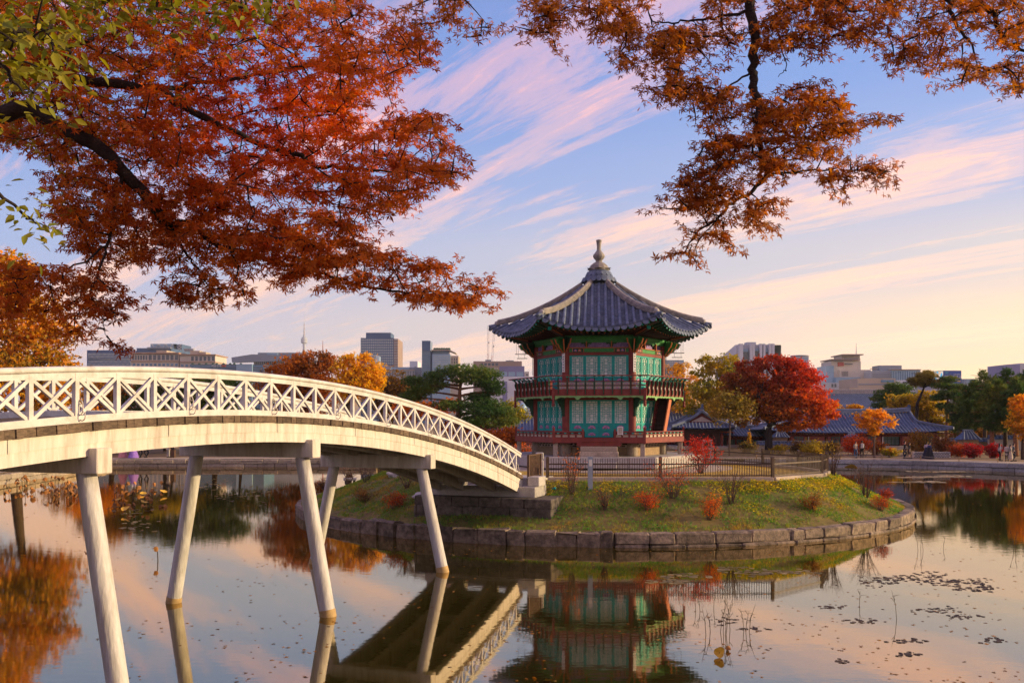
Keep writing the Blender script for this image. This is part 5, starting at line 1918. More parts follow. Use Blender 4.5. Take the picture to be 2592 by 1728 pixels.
# shrubs along the far bank
bk = 'shrubs along the far bank'
BUSH = [((2066, 1155), 4.2, 1.7, YGR[1:], 'yellow-olive bush left of the bare grey shrub on the far bank', 96, 2600),
        ((2168, 1156), 3.4, 2.5, [(0.55, .06, .02), (0.62, .12, .02), (0.4, .10, .03)], 'flame red bush behind the man with white sleeves', 97, 2600),
        ((2105, 1156), 2.2, 1.9, BRO, 'brown bush left of the flame red bush', 95.5, 1500),
        ((2222, 1157), 2.2, 1.9, RUST, 'rust bush behind the staked sapling', 98, 1500),
        ((2254, 1158), 2.2, 1.1, [(0.20, .22, .03), (0.36, .30, .03), (0.5, .12, .03)], 'low yellow-green bush left of the dark-coated couple', 94, 1300),
        ((2325, 1156), 3.4, 2.9, [(0.20, .14, .03), (0.34, .16, .03), (0.14, .13, .03)], 'tall olive-brown bush behind the dark-coated couple', 97, 3000),
        ((2386, 1157), 3.2, 2.4, [(0.12, .08, .03), (0.30, .10, .03), (0.2, .12, .03)], 'brown bush right of the woman in the wide black skirt', 97, 2600),
        ((2428, 1158), 2.4, 1.6, RED[:2] + BRO[1:2], 'dark red bush beside the small tiled chimney', 94, 1600),
        ((2462, 1160), 2.6, 1.7, [(0.22, .02, .02), (0.40, .03, .03), (0.3, .03, .03)], 'crimson bush in the middle of the right bank', 92, 1700),
        ((2515, 1163), 2.0, 1.7, [(0.25, .02, .02), (0.45, .03, .03)], 'crimson bush left of the woman in the white blouse', 92, 1300),
        ((1772, 1140), 2.4, 1.7, [(0.40, .02, .02), (0.62, .04, .03)], 'vivid crimson bush at the foot of the willow sapling', 99, 1600),
        ((1890, 1143), 2.4, 1.4, BRO[1:] + YGR[1:2], 'brown bush left of the red maple trunk', 101, 1300),
        ((1897, 1143), 0.5, 3.0, YEL, 'narrow spire of yellow leaves beside the maple trunk', 102, 420),
        ((1975, 1143), 2.2, 1.2, YGR[1:], 'low yellow bush right of the maple trunk', 98, 1200),
        ((2020, 1143), 2.6, 1.5, BRO[1:] + YEL[:1], 'mixed brown and yellow bush before the pink hall wall', 99, 1500),
        ((1330, 1130), 3.0, 2.0, ORN, 'orange bush showing behind the pavilion gallery', 84, 1700)]
for i, (px, w, h, pal, lb, D, n) in enumerate(BUSH):
    x = at(px[0], YH, D).x
    shrub('bank_bush', lb, (x, D, ground_z(x, D)), w, h, pal, n, 0.15, 300 + i, 22, 0.02, bk, kind='spray')
# ------------------------------------------------------------------ palace halls beyond the pond
M['tile_blue'] = pmat('slate_blue_roof_tile', (0.085, 0.135, 0.24), (0.045, 0.078, 0.15), 2.0, 0.6, 0.3, 8)
M['tile_cap'] = pmat('pale_tile_ridge', (0.17, 0.22, 0.31), (0.10, 0.135, 0.20), 2.0, 0.65)
M['pink_wall'] = pmat('rose_plaster', (0.46, 0.15, 0.13), (0.38, 0.12, 0.105), 1.5, 0.85)
M['plaster'] = pmat('white_plaster', (0.66, 0.62, 0.56), (0.52, 0.48, 0.44), 2, 0.85)
M['glass_teal'] = pmat('dim_teal_glass', (0.10, 0.17, 0.18), (0.06, 0.11, 0.12), 0.6, 0.2, spec=0.6)
M['ridge_plaster'] = pmat('weathered_ridge_plaster', (0.36, 0.34, 0.33), (0.22, 0.21, 0.21), 2, 0.85, stretch=(3, 3, .4))


def hall(label, loc, rz, L, W, ze, zr, zg, ridge_f=0.72, bays=7, pattern='wpwgwpw', gable=0.48, rows=True, ridge_h=0.32, ridge_mat='tile_cap', boards=True, name='palace_hall'):
    h = thing(name, label, 'hall', (loc[0], loc[1], zg), rz)
    ze, zr = ze - zg, zr - zg
    Lr = L * ridge_f

    def prof(t, lift):                      # t = 0 at the ridge, 1 at the eave
        return zr - (zr - ze) * (1.28 * t - 0.28 * t * t) + lift

    def hw(t):
        return Lr / 2 if t <= gable else Lr / 2 + (L - Lr) / 2 * (t - gable) / (1 - gable)

    def fpt(q, t, s):
        lift = 0.45 * max(0, t - 0.3) / 0.7 * abs(q) ** 4
        return (q * hw(t), s * t * W / 2 * (1 + 0.03 * abs(q) ** 3), prof(t, lift))

    ts = [i / 12 for i in range(13)]
    roof_ = None
    for s in (-1, 1):
        rws = [[fpt(-1 + 2 * i / 24, t, s) for i in range(25)] for t in ts]
        o = MB().grid(rws).build('roof_slope', M['tile_blue'], h, smooth=True)
        if s == -1:
            roof_ = o
        if rows:
            m = MB()
            n = int(L / 0.42)
            for i in range(n):
                x = -L / 2 + 0.21 + i * L / n
                pts = []
                for t in ts:
                    if hw(t) >= abs(x) - 1e-6:
                        p = fpt(max(-1, min(1, x / hw(t))), t, s)
                        pts.append((p[0], p[1], p[2] + 0.04))
                if len(pts) > 1:
                    m.tube(pts, 0.085, 5, cap=True)
            m.build('tile_rows', M['tile_cap'], o, kind='stuff')
    for s in (-1, 1):                       # side slopes below the gables
        rws = []
        for i in range(7):
            t = gable + (1 - gable) * i / 6
            a, b = fpt(s, t, -1), fpt(s, t, 1)
            rws.append([(a[0] + 0.02 * s, a[1] + (b[1] - a[1]) * k / 8, a[2] - 0.25 * math.sin(math.pi * k / 8) * (t - gable)) for k in range(9)])
        o = MB().grid(rws).build('roof_hip', M['tile_blue'], h, smooth=True)
        m = MB()
        for k in range(1, int(W / 0.42)):
            y = -W / 2 + k * 0.42
            pts = []
            for i in range(7):
                t = gable + (1 - gable) * i / 6
                a = fpt(s, t, -1)
                if abs(y) < abs(a[1]):
                    f = 1 - abs(y) / abs(a[1])
                    pts.append((a[0], y, a[2] + 0.05 - 0.25 * math.sin(math.pi * (0.5 - 0.5 * y / abs(a[1]))) * (t - gable)))
            if len(pts) > 1:
                m.tube(pts, 0.085, 5)
        m.build('tile_rows', M['tile_cap'], o, kind='stuff')
        g0, g1, g2 = fpt(s, gable, -1), fpt(s, gable, 1), fpt(s, 0, 1)
        gx = s * (Lr / 2 - 0.35)
        gw = MB().add([(gx, g0[1], g0[2]), (gx, g1[1], g1[2]), (gx, 0, g2[2] - 0.05)], [(0, 1, 2)]).build('gable_wall', M['maroon'], h)
        k_ = 0.62
        MB().add([(gx + s * .02, g0[1] * k_, g0[2] + .12), (gx + s * .02, g1[1] * k_, g1[2] + .12), (gx + s * .02, 0, g0[2] + .12 + (g2[2] - g0[2]) * .52)], [(0, 1, 2)]).build('gable_panel', M['plaster'], gw)
        for sy in (-1, 1):                  # ridges running down the gable, then along the hip
            pts = [Vector(fpt(s, t, sy)) + Vector((0, 0, 0.08)) for t in ts]
            i0 = int(gable * 12)
            loft(pts[:i0 + 1], [(-.14, -.05), (-.14, .22), (0, .30), (.14, .22), (.14, -.05)], Vector((1, 0, 0))).build('gable_ridge', M['tile_cap'], h)
            loft(pts[i0:], [(-.14, -.05), (-.14, .20), (0, .28), (.14, .20), (.14, -.05)], Vector((s * .7, -sy * .7, 0))).build('hip_ridge', M['tile_cap'], h)
    rp = [Vector((Lr / 2 * (-1 + 2 * i / 16) * 1.01, 0, zr + 0.10 + 0.22 * abs(-1 + 2 * i / 16) ** 4)) for i in range(17)]
    rd = loft(rp, [(-.2, -.15), (-.17, ridge_h), (0, ridge_h + .1), (.17, ridge_h), (.2, -.15)], Vector((0, 1, 0))).build('main_ridge', M[ridge_mat], h)
    for s in (-1, 1):
        MB().prism([(-.35, 0), (.25, 0), (.22, .45), (-.05, .55), (-.12, .30), (-.35, .25)], (s * Lr / 2 * 0.99, 0, zr + 0.32 + ridge_h * .6), (s, 0, 0), (0, 0, 1), 0.2).build('ridge_ornament', M['tile_blue'], rd)
    # body under the eaves
    bl, bd = L - 2.6, W - 2.6
    bw2 = bl / bays
    MB().box((0, 0, (ze + .3) / 2), (bl - 0.1, bd - 0.3, ze + .1)).build('wall', M['maroon_dark'], h)
    MB().box((0, -W / 2 + 0.55, ze - 0.03), (L - 0.7, 0.9, 0.08)).box((0, W / 2 - 0.55, ze - 0.03), (L - 0.7, 0.9, 0.08)).build('eave_soffit', M['maroon_dark'], h)
    raf = MB().box((0, 0, 0), (0.09, 1.0, 0.09)).mesh('rafter', M['orange_p'])
    rj = MB()
    for i in range(int(L / 0.5)):
        rj.box((-L / 2 + 0.5 + i * 0.5, -W / 2 + 0.58, ze - 0.12), (0.10, 0.9, 0.10))
    rj.build('rafters', M['orange_p'], h, kind='stuff')
    MB().box((0, -bd / 2 - .02, ze - 0.35), (bl, 0.16, 0.22)).build('lintel_beam', M['maroon'], h)
    MB().rbox((0, 0, 0.1), (bl + 1.2, bd + 1.2, 0.5), 0.03).build('stone_base', M['granite'], h)
    for i in range(bays + 1):
        x = -bl / 2 + i * bw2
        c = MB().box((x, -bd / 2 - 0.03, (ze - .24) / 2 + .1), (0.22, 0.22, ze - .55)).build('column', M['maroon'], h)
        if boards and i % 2 == 0:
            MB().box((x, -bd / 2 - 0.155, ze * .52), (0.15, 0.02, ze * .48)).build('couplet_board', M['board_white'], c)
    for i in range(bays):
        x = -bl / 2 + (i + .5) * bw2
        k = pattern[i % len(pattern)]
        y = -bd / 2 + 0.09
        zz, hh = ze * .50, ze * .52
        if k == 'p':
            MB().box((x, y, zz), (bw2 * .8, 0.06, hh)).build('plaster_panel', M['pink_wall'], h)
        else:
            w_ = MB().box((x, y, zz), (bw2 * (.84 if k == 'g' else .5), 0.05, hh)).build('window', M['glass_teal'], h)
            mm = MB()
            ww = bw2 * (.84 if k == 'g' else .5)
            for j in range(5):
                mm.box((x - ww / 2 + ww * j / 4, y - .04, zz), (.05, .04, hh))
            mm.box((x, y - .04, zz + hh * .18), (ww, .035, .05))
            mm.build('mullions', M['green_dark'] if k == 'g' else M['maroon'], w_)
            if k == 'w':
                for s in (-1, 1):
                    MB().box((x + s * bw2 * .36, y, zz), (bw2 * .17, .06, hh)).build('plaster_panel', M['pink_wall'], h)
    return h


def px_at(x, D):
    return at(x, YH, D).x


hall('long rose-walled hall with blue-grey tiled roof behind the staked sapling', (px_at(2140, 114), 114, 0), 0, 23.5, 8.6, 3.22, 5.75, 1.25, 0.70, 9, 'gwpwwwgpw')
hall('low linking hall with blue-tiled roof left of the red maple trunk', (px_at(1885, 117), 117, 0), 0, 8.0, 6.0, 2.75, 3.7, 1.25, 0.8, 5, 'ggggg', boards=False)
hall('rose-walled hall with tiled roof behind the willow sapling', (px_at(1735, 118), 118, 0), 0, 11.0, 8.0, 3.3, 6.3, 1.25, 0.68, 5, 'wpgpw')
hall('projecting gabled wing facing the pond beside the pavilion', (px_at(1765, 111.5), 111.5, 0), R_(90), 7.4, 7.6, 3.45, 5.75, 1.25, 0.80, 3, 'wgw', gable=0.55)
hall('tiled hall roof seen left of the pavilion behind the pine', (px_at(1300, 116), 116, 0), 0, 11.5, 7.5, 3.2, 4.95, 1.25, 0.82, 5, 'wpwpw')
hall('distant great hall with high blue roof and pale ridge beyond the long hall', (px_at(2150, 195), 195, 0), 0, 31.0, 17.0, 6.8, 10.6, 1.25, 0.78, 9, 'gwgwgwgwg', boards=False, ridge_h=0.75, ridge_mat='ridge_plaster')


def tiled_wall(label, p, q, h, body, zg, name='garden_wall', th=0.5):
    p, q = Vector(p), Vector(q)
    d = q - p
    w = thing(name, label, 'garden wall', ((p.x + q.x) / 2, (p.y + q.y) / 2, zg), math.atan2(d.y, d.x))
    L = d.length
    MB().box((0, 0, h / 2 - .1), (L, th, h + .2)).build('wall_body', M[body], w)
    c = MB().add([(-L / 2, -th * .95, h), (L / 2, -th * .95, h), (L / 2, 0, h + .38), (-L / 2, 0, h + .38), (-L / 2, th * .95, h), (L / 2, th * .95, h)], [(0, 1, 2, 3), (3, 2, 5, 4), (0, 3, 4), (1, 5, 2), (0, 4, 5, 1)]).build('tile_coping', M['tile_blue'], w)
    m = MB()
    n = int(L / 0.42)
    for i in range(n):
        x = -L / 2 + (i + .5) * L / n
        m.tube([(x, -th, h + .02), (x, 0, h + .40)], 0.07, 5)
    m.tube([(-L / 2, 0, h + .42), (L / 2, 0, h + .42)], 0.11, 6)
    m.build('tile_rows', M['tile_cap'], c, kind='stuff')
    return w


tiled_wall('low tile-capped garden wall at the foot of the red maple', (px_at(1915, 105), 105), (px_at(2110, 105), 105), 0.75, 'plaster', 1.1)
tiled_wall('tile-capped wall running behind the long-haired walkers', (px_at(2500, 110), 110), (px_at(2640, 108), 108), 1.35, 'plaster', 1.1)
tiled_wall('pale tiled wall top right of the small chimney roof', (px_at(2400, 111), 111), (px_at(2498, 110.5), 110.5), 1.0, 'brick', 1.1)


def chimney(label, x, D, w, z_eave, z_top, body='brick'):
    X = px_at(x, D)
    zg = ground_z(X, D)
    c = thing('palace_chimney', label, 'chimney', (X, D, zg))
    MB().box((0, 0, (z_eave - zg) / 2), (w * .72, w * .6, z_eave - zg + .2)).build('shaft', M[body], c)
    e = w / 2
    r = MB().add([(-e, -e * .8, z_eave - zg), (e, -e * .8, z_eave - zg), (e, e * .8, z_eave - zg), (-e, e * .8, z_eave - zg), (-e * .4, 0, z_top - zg), (e * .4, 0, z_top - zg)], [(0, 1, 5, 4), (1, 2, 5), (2, 3, 4, 5), (3, 0, 4), (3, 2, 1, 0)]).build('tiled_cap', M['tile_blue'], c)
    for i in range(5):
        xx = -e + (i + .5) * w / 5
        MB().tube([(xx, -e * .84, z_eave - zg + .03), (xx * .45, 0, z_top - zg + .05)], 0.07, 6).build('tile_row', M['tile_cap'], r)
    MB().tube([(-e * .5, 0, z_top - zg + .08), (e * .5, 0, z_top - zg + .08)], 0.12, 6).build('cap_ridge', M['tile_cap'], r)


chimney('brick chimney with blue tiled cap right of the maple trunk', 1975, 107, 2.0, 2.75, 3.45)
chimney('brick chimney with tiled cap behind the flame red bush', 2155, 106, 1.6, 2.75, 3.2)
chimney('small brick chimney with stepped blue tiled cap before the pine wood', 2450, 103, 2.4, 2.55, 3.55)
# low patterned wall behind the walkers
pw = thing('patterned_wall', 'low white brick-patterned wall behind the woman in the black skirt', 'garden wall', (px_at(2358, 93.2), 93.2, 0.82))
MB().box((0, 0.06, 0.3), (3.9, 0.3, 0.7)).build('wall_body', M['plaster'], pw)
bkm = MB().box((0, 0, 0), (0.22, 0.04, 0.11)).mesh('brick', pmat('grey_brick', (0.20, 0.20, 0.22), (0.14, 0.14, 0.16), 5, 0.85, rand=0.15))
for r_ in range(4):
    for i in range(14):
        link('brick', bkm, pw, loc=(-1.82 + i * 0.27 + (0.135 if r_ % 2 else 0), -0.095, 0.10 + r_ * 0.155))

# rope fence along the bank
rf_ = thing('rope_fence', 'low rope fence on wooden pegs along the right bank path', 'rope fence', (0, 0, 0))
rp_pts = [Vector(p) for p in ((25.5, 92.3), (30, 92.05), (34, 91.55), (38, 90.9), (41.2, 89.2), (44.0, 87.1), (46.5, 84.7), (48.9, 81.9), (50.6, 79))]
pegm = MB().lathe([(0.045, -.1), (0.045, 0.40), (0.03, 0.43)], 8).mesh('peg', pmat('peeled_peg', (0.42, 0.28, 0.12), (0.3, 0.2, 0.09), 8, 0.8))
for p in rp_pts:
    link('peg', pegm, rf_, loc=(p.x, p.y, 0.81))
M['rope'] = pmat('pale_rope', (0.55, 0.50, 0.42), (0.42, 0.38, 0.32), 20, 0.9)
for a, b in zip(rp_pts[:-1], rp_pts[1:]):
    MB().tube([(a.x + (b.x - a.x) * k / 6, a.y + (b.y - a.y) * k / 6, 1.17 - 0.10 * math.sin(math.pi * k / 6)) for k in range(7)], 0.014, 5).build('rope', M['rope'], rf_)

# ------------------------------------------------------------------ people
M['skin'] = pmat('skin', (0.55, 0.34, 0.24), (0.48, 0.29, 0.20), 6, 0.6)
M['hair'] = pmat('black_hair', (0.015, 0.012, 0.012), (0.01, 0.009, 0.009), 20, 0.5)
CL = {}


def cloth(c):
    if c not in CL:
        CL[c] = pmat('cloth', c, tuple(x * .7 for x in c), 6, 0.85)
    return CL[c]


def skin_obj(name, parent, V, E, Rr, mat, sub=1):
    me = bpy.data.meshes.new(name)
    me.from_pydata([tuple(v) for v in V], E, [])
    me.materials.append(mat)
    o = link(name, me, parent)
    md = o.modifiers.new('Skin', 'SKIN')
    md.use_smooth_shade = True
    for i, r in enumerate(Rr):
        sv = me.skin_vertices[0].data[i]
        sv.radius = (r, r) if isinstance(r, float) else r
        sv.use_root = i == 0
    s = o.modifiers.new('Subdivision', 'SUBSURF')
    s.levels = s.render_levels = sub
    return o


def person(label, x, D, rz, H=1.70, top=(0.1, 0.1, 0.1), low=(0.05, 0.05, 0.06), skirt=None, coat=False, hair='short', step=0.12, bag=None, pack=None, arm=(0.1, 0.1), zfoot=None, elbow=(0, 0), group='strollers on the far bank'):
    X = px_at(x, D)
    zf = ground_z(X, D) + 0.012 if zfoot is None else zfoot
    t = thing('person', label, 'person', (X, D, zf), rz, group)
    k = H / 1.70
    V = [(0, 0, .95), (0, 0, 1.12), (0, .01, 1.32), (0, 0, 1.46), (0, -.01, 1.53), (0, -.02, 1.60), (0, -.025, 1.68)]
    Rr = [(.15, .11), (.13, .095), (.17, .11), (.065, .06), (.05, .05), (.078, .092), (.05, .06)]
    E = [(i, i + 1) for i in range(6)]
    J = {}
    for s, nm in ((-1, 'l'), (1, 'r')):
        st = step * s
        i = len(V)
        V += [(s * .09, 0, .90), (s * .10, -st * .7 - .02, .50), (s * .10, st * .4 + (.02), .10), (s * .10, st * .4 - .02, .045), (s * .11, st * .4 - .15, .035)]
        Rr += [.088, .058, .042, .04, .034]
        E += [(0, i), (i, i + 1), (i + 1, i + 2), (i + 2, i + 3), (i + 3, i + 4)]
        sw = arm[0 if s < 0 else 1]
        el = elbow[0 if s < 0 else 1]
        j = len(V)
        ez = 1.14 + .02
        ey = sw * .5
        wy = ey - .06 - el * .22 + sw * .3
        wz = ez - .24 + el * .22
        V += [(s * .18, 0, 1.40), (s * .235, ey, ez), (s * .235 - s * el * .06, wy, wz), (s * .232 - s * el * .08, wy - .02 - el * .05, wz - .09 + el * .06)]
        Rr += [.062, .043, .032, (.02, .036)]
        E += [(2, j), (j, j + 1), (j + 1, j + 2), (j + 2, j + 3)]
        J[nm] = [Vector(v) for v in V[j:j + 4]]
        J[nm + 'leg'] = [Vector(v) for v in V[i:i + 5]]
        h0 = Vector(V[j + 3])
        dirv = (h0 - Vector(V[j + 2])).normalized()
        for f in range(4):
            b = len(V)
            off = Vector((0, (f - 1.5) * .018, 0))
            V += [tuple(h0 + off + dirv * .035), tuple(h0 + off + dirv * (.07 + .012 * (f in (1, 2))) + Vector((-s * .01, 0, 0)))]
            Rr += [.009, .007]
            E += [(j + 3, b), (b, b + 1)]
        b = len(V)
        V += [tuple(h0 + Vector((-s * .02, -.035, .02)) + dirv * .02), tuple(h0 + Vector((-s * .03, -.045, .0)) + dirv * .045)]
        Rr += [.011, .008]
        E += [(j + 3, b), (b, b + 1)]
    sc = lambda L_: [tuple(c * k for c in v) for v in L_]
    rs = lambda L_: [tuple(a * k for a in r) if isinstance(r, tuple) else r * k for r in L_]
    skin_obj('body', t, sc(V), E, rs(Rr), M['skin'])
    # jacket: torso and sleeves
    jv = [(0, 0, .93), (0, 0, 1.12), (0, .01, 1.32), (0, 0, 1.45)]
    jr = [(.165, .125), (.15, .115), (.19, .128), (.07, .065)]
    je = [(0, 1), (1, 2), (2, 3)]
    if coat:
        jv = [(0, 0, .55), (0, 0, .75)] + jv
        jr = [(.20, .17), (.18, .15)] + jr
        je = [(i, i + 1) for i in range(5)]
    b2 = len(jv) - 2
    for nm in 'lr':
        i = len(jv)
        a = J[nm]
        jv += [tuple(a[0]), tuple(a[1]), tuple(a[2])]
        jr += [.078, .058, .045]
        je += [(b2, i), (i, i + 1), (i + 1, i + 2)]
    skin_obj('jacket', t, sc(jv), je, rs(jr), cloth(top))
    if skirt:
        wid, zt, zb, colr = skirt
        pr = []
        for i in range(7):
            f = i / 6
            pr.append((.15 + (wid - .15) * f ** .75, zt + (zb - zt) * f))
        m = MB()
        n = 28
        vs, fs = [], []
        for r, z in pr:
            for q in range(n):
                a = 2 * math.pi * q / n
                rr = r * (1 + .05 * math.cos(7 * a) * (r / wid))
                vs.append((rr * math.cos(a) * k, rr * .85 * math.sin(a) * k, z * k))
        for i in range(6):
            for q in range(n):
                fs.append((i * n + q, i * n + (q + 1) % n, i * n + n + (q + 1) % n, i * n + n + q))
        m.add(vs, fs).build('skirt', cloth(colr), t, smooth=True)
    else:
        tv, te, tr_ = [(0, 0, .98)], [], [(.158, .12)]
        for nm in 'lr':
            i = len(tv)
            a = J[nm + 'leg']
            tv += [tuple(a[0]), tuple(a[1]), tuple(a[2] + Vector((0, 0, -.02)))]
            tr_ += [.105, .078, .066]
            te += [(0, i), (i, i + 1), (i + 1, i + 2)]
        skin_obj('trousers', t, sc(tv), te, rs(tr_), cloth(low))
    for nm in 'lr':
        a = J[nm + 'leg']
        m = MB().rbox((a[3].x * k, (a[3].y - .06) * k, .045 * k), (.09 * k, .26 * k, .09 * k), .02)
        m.build('shoe', cloth((.03, .03, .03)), t)
    bm = bmesh.new()
    bmesh.ops.create_uvsphere(bm, u_segments=14, v_segments=10, radius=1)
    for v in bm.verts:
        y = v.co.y
        v.co = Vector((v.co.x * .094, v.co.y * .108 + .012, v.co.z * .12 + 1.645))
        if y < -0.25 and v.co.z < 1.66:
            v.co.y = max(v.co.y, -0.03)
        if hair == 'long' and v.co.z < 1.62 and y > -.1:
            v.co.z -= .30
            v.co.y = v.co.y * .6 + .07
        v.co *= k
    me = bpy.data.meshes.new('hair')
    bm.to_mesh(me)
    bm.free()
    me.polygons.foreach_set('use_smooth', [True] * len(me.polygons))
    me.materials.append(M['hair'])
    link('hair', me, t)
    if bag:
        b = J['r'][3] * k
        bo = thing('handbag', bag[1], 'bag', (0, 0, 0))
        bo.location = Matrix.Translation((X, D, zf)) @ Matrix.Rotation(rz, 4, 'Z') @ Vector((b.x + .05, b.y - .04, b.z - .16))
        bo.rotation_euler = (0, 0, rz)
        MB().rbox((0, 0, 0), (.10, .26, .18), .03).build('pouch', cloth(bag[0]), bo)
        MB().tube([(0, -.09, .08), (0, -.06, .17), (0, .06, .17), (0, .09, .08)], .008, 5).build('strap', cloth(bag[0]), bo)
    if pack:
        bo = thing('backpack', pack[1], 'backpack', Matrix.Translation((X, D, zf)) @ Matrix.Rotation(rz, 4, 'Z') @ Vector((0, .20 * k, 1.22 * k)), rz)
        MB().rbox((0, 0, 0), (.30, .17, .44), .05).build('sack', cloth(pack[0]), bo)
        for s in (-1, 1):
            MB().tube([(s * .11, -.08, .18), (s * .12, -.22, .24), (s * .12, -.34, .10), (s * .12, -.30, -.12), (s * .11, -.07, -.16)], .016, 5).build('strap', cloth(pack[0]), bo)
    return t


BLK = (0.022, 0.022, 0.028)
person('man in brown vest, white sleeves and jeans by the staked sapling', 2166, 92.8, 0.4, 1.68, (0.42, 0.36, 0.28), (0.07, 0.11, 0.20), step=.14, elbow=(.8, .5))
person('man in dark clothes beside the man with white sleeves', 2182, 93.0, 2.9, 1.76, (0.10, 0.075, 0.06), (0.05, 0.04, 0.035), step=.1, pack=((0.62, 0.58, 0.52), 'white backpack on the man in dark clothes'))
person('man in plain dark jacket walking beside a woman with a white bag', 2290, 91.9, 1.2, 1.76, BLK, (0.025, 0.03, 0.045), step=.2)
person('woman in black coat and brown skirt carrying a white bag', 2302, 91.7, 1.2, 1.62, BLK, skirt=(.27, .95, .48, (0.10, 0.06, 0.04)), coat=True, hair='long', step=.18, bag=((0.7, 0.66, 0.6), 'small white handbag carried by the woman in the black coat'))
person('woman in wide black full-length skirt and blue sash', 2353, 91.2, 1.9, 1.66, (0.05, 0.06, 0.16), skirt=(.52, 1.22, .03, BLK), hair='short', elbow=(.6, .6))
person('person in pale top partly behind the woman in the wide black skirt', 2346, 92.1, 2.4, 1.66, (0.55, 0.45, 0.50), skirt=(.48, 1.2, .03, (0.03, 0.035, 0.07)), elbow=(.4, .4))
person('long-haired woman in white blouse and black vest and trousers', 2531, 86.9, 1.5, 1.68, (0.50, 0.48, 0.46), BLK, hair='long', step=.08, zfoot=0.815)
person('long-haired woman in a long cream coat', 2549, 86.4, -0.6, 1.62, (0.55, 0.47, 0.40), BLK, coat=True, hair='long', step=.1, zfoot=0.815, elbow=(.5, .2))
person('woman in beige skirt and grey top beside the cream coat', 2558, 86.0, 0.6, 1.58, (0.22, 0.20, 0.20), skirt=(.26, 1.0, .25, (0.48, 0.40, 0.32)), hair='long', zfoot=0.815)
person('man in dark cap and dark blue jacket behind the two coats', 2566, 86.6, 0.9, 1.68, (0.05, 0.06, 0.10), (0.04, 0.045, 0.07), step=.16, zfoot=0.815)
gl = 'visitors on the far bank behind the bridge'
person('woman in a full pink traditional skirt under the bridge girder', 311, 93.0, 2.0, 1.62, (0.70, 0.45, 0.45), skirt=(.60, 1.25, .03, (0.62, 0.28, 0.30)), hair='long', group=gl)
person('woman in a full violet-blue traditional skirt under the bridge girder', 338, 92.8, -2.0, 1.62, (0.45, 0.5, 0.7), skirt=(.60, 1.25, .03, (0.28, 0.16, 0.60)), hair='long', group=gl)
person('man in black striding beside the violet skirt', 356, 93.2, -1.4, 1.72, BLK, BLK, step=.2, group=gl)
person('man in black trousers and grey jacket walking away from the violet skirt', 371, 93.4, -1.5, 1.74, (0.10, 0.10, 0.11), BLK, step=.26, group=gl)
person('person in pale trousers and navy jacket next to the brown litter bin', 426, 93.4, 3.0, 1.70, (0.03, 0.035, 0.06), (0.42, 0.40, 0.38), step=.08, group=gl)
X = px_at(438, 93.6)
lbn = thing('litter_bin', 'brown litter bin on the far bank under the bridge', 'litter bin', (X, 93.6, ground_z(X, 93.6)))
MB().box((0, 0, .42), (.42, .42, .84)).build('case', M['brown_wood'], lbn)
MB().box((0, 0, .88), (.46, .46, .08)).build('lid', M['black_iron'], lbn)
# camera post among the pines
X = px_at(2513, 100)
cp_ = thing('camera_post', 'dark post with cameras before the pine wood', 'post', (X, 100, ground_z(X, 100)))
MB().tube([(0, 0, -.1), (0, 0, 2.3)], .06, 8).build('pole', M['black_iron'], cp_)
MB().box((0.05, -.1, 2.1), (.3, .3, .35)).build('camera_housing', M['black_iron'], cp_)
MB().box((-.05, 0, 2.45), (.25, .25, .2)).build('lamp_head', M['black_iron'], cp_)
# ------------------------------------------------------------------ the city beyond the palace
def cmat(name, c, c2=None, rough=0.7, scale=0.05, spec=0.3):
    return pmat(name, c, c2 or tuple(x * .82 for x in c), scale, rough, spec=spec)


K = {'steel': cmat('blue_grey_cladding', (0.07, 0.13, 0.25)), 'glass': cmat('blue_curtain_glass', (0.10, 0.22, 0.36), (0.06, 0.15, 0.27), 0.25, .08, .6), 'glass_l': cmat('pale_curtain_glass', (0.26, 0.42, 0.56), (0.18, 0.32, 0.46), 0.3, .07, .6),
     'win': cmat('office_window', (0.48, 0.55, 0.54), (0.38, 0.46, 0.48), 0.2, .3, .6), 'wdark': cmat('dark_window', (0.07, 0.09, 0.12), None, 0.25, .3, .6), 'beige': cmat('beige_stone_cladding', (0.50, 0.42, 0.33)), 'cream': cmat('cream_stone_cladding', (0.62, 0.56, 0.48)),
     'pale': cmat('pale_concrete', (0.46, 0.50, 0.56)), 'grey': cmat('grey_cladding', (0.24, 0.29, 0.36)), 'brown': cmat('brown_stone_cladding', (0.34, 0.25, 0.21)), 'white': cmat('white_panel', (0.66, 0.70, 0.76)), 'rust': cmat('terracotta_cornice', (0.42, 0.26, 0.18)),
     'violet': cmat('violet_blue_panel', (0.22, 0.22, 0.42)), 'navy': cmat('navy_panel', (0.05, 0.10, 0.26)), 'red': cmat('red_steel', (0.45, 0.08, 0.06)), 'mast': cmat('pale_steel', (0.55, 0.55, 0.57))}
GCITY = 2.0


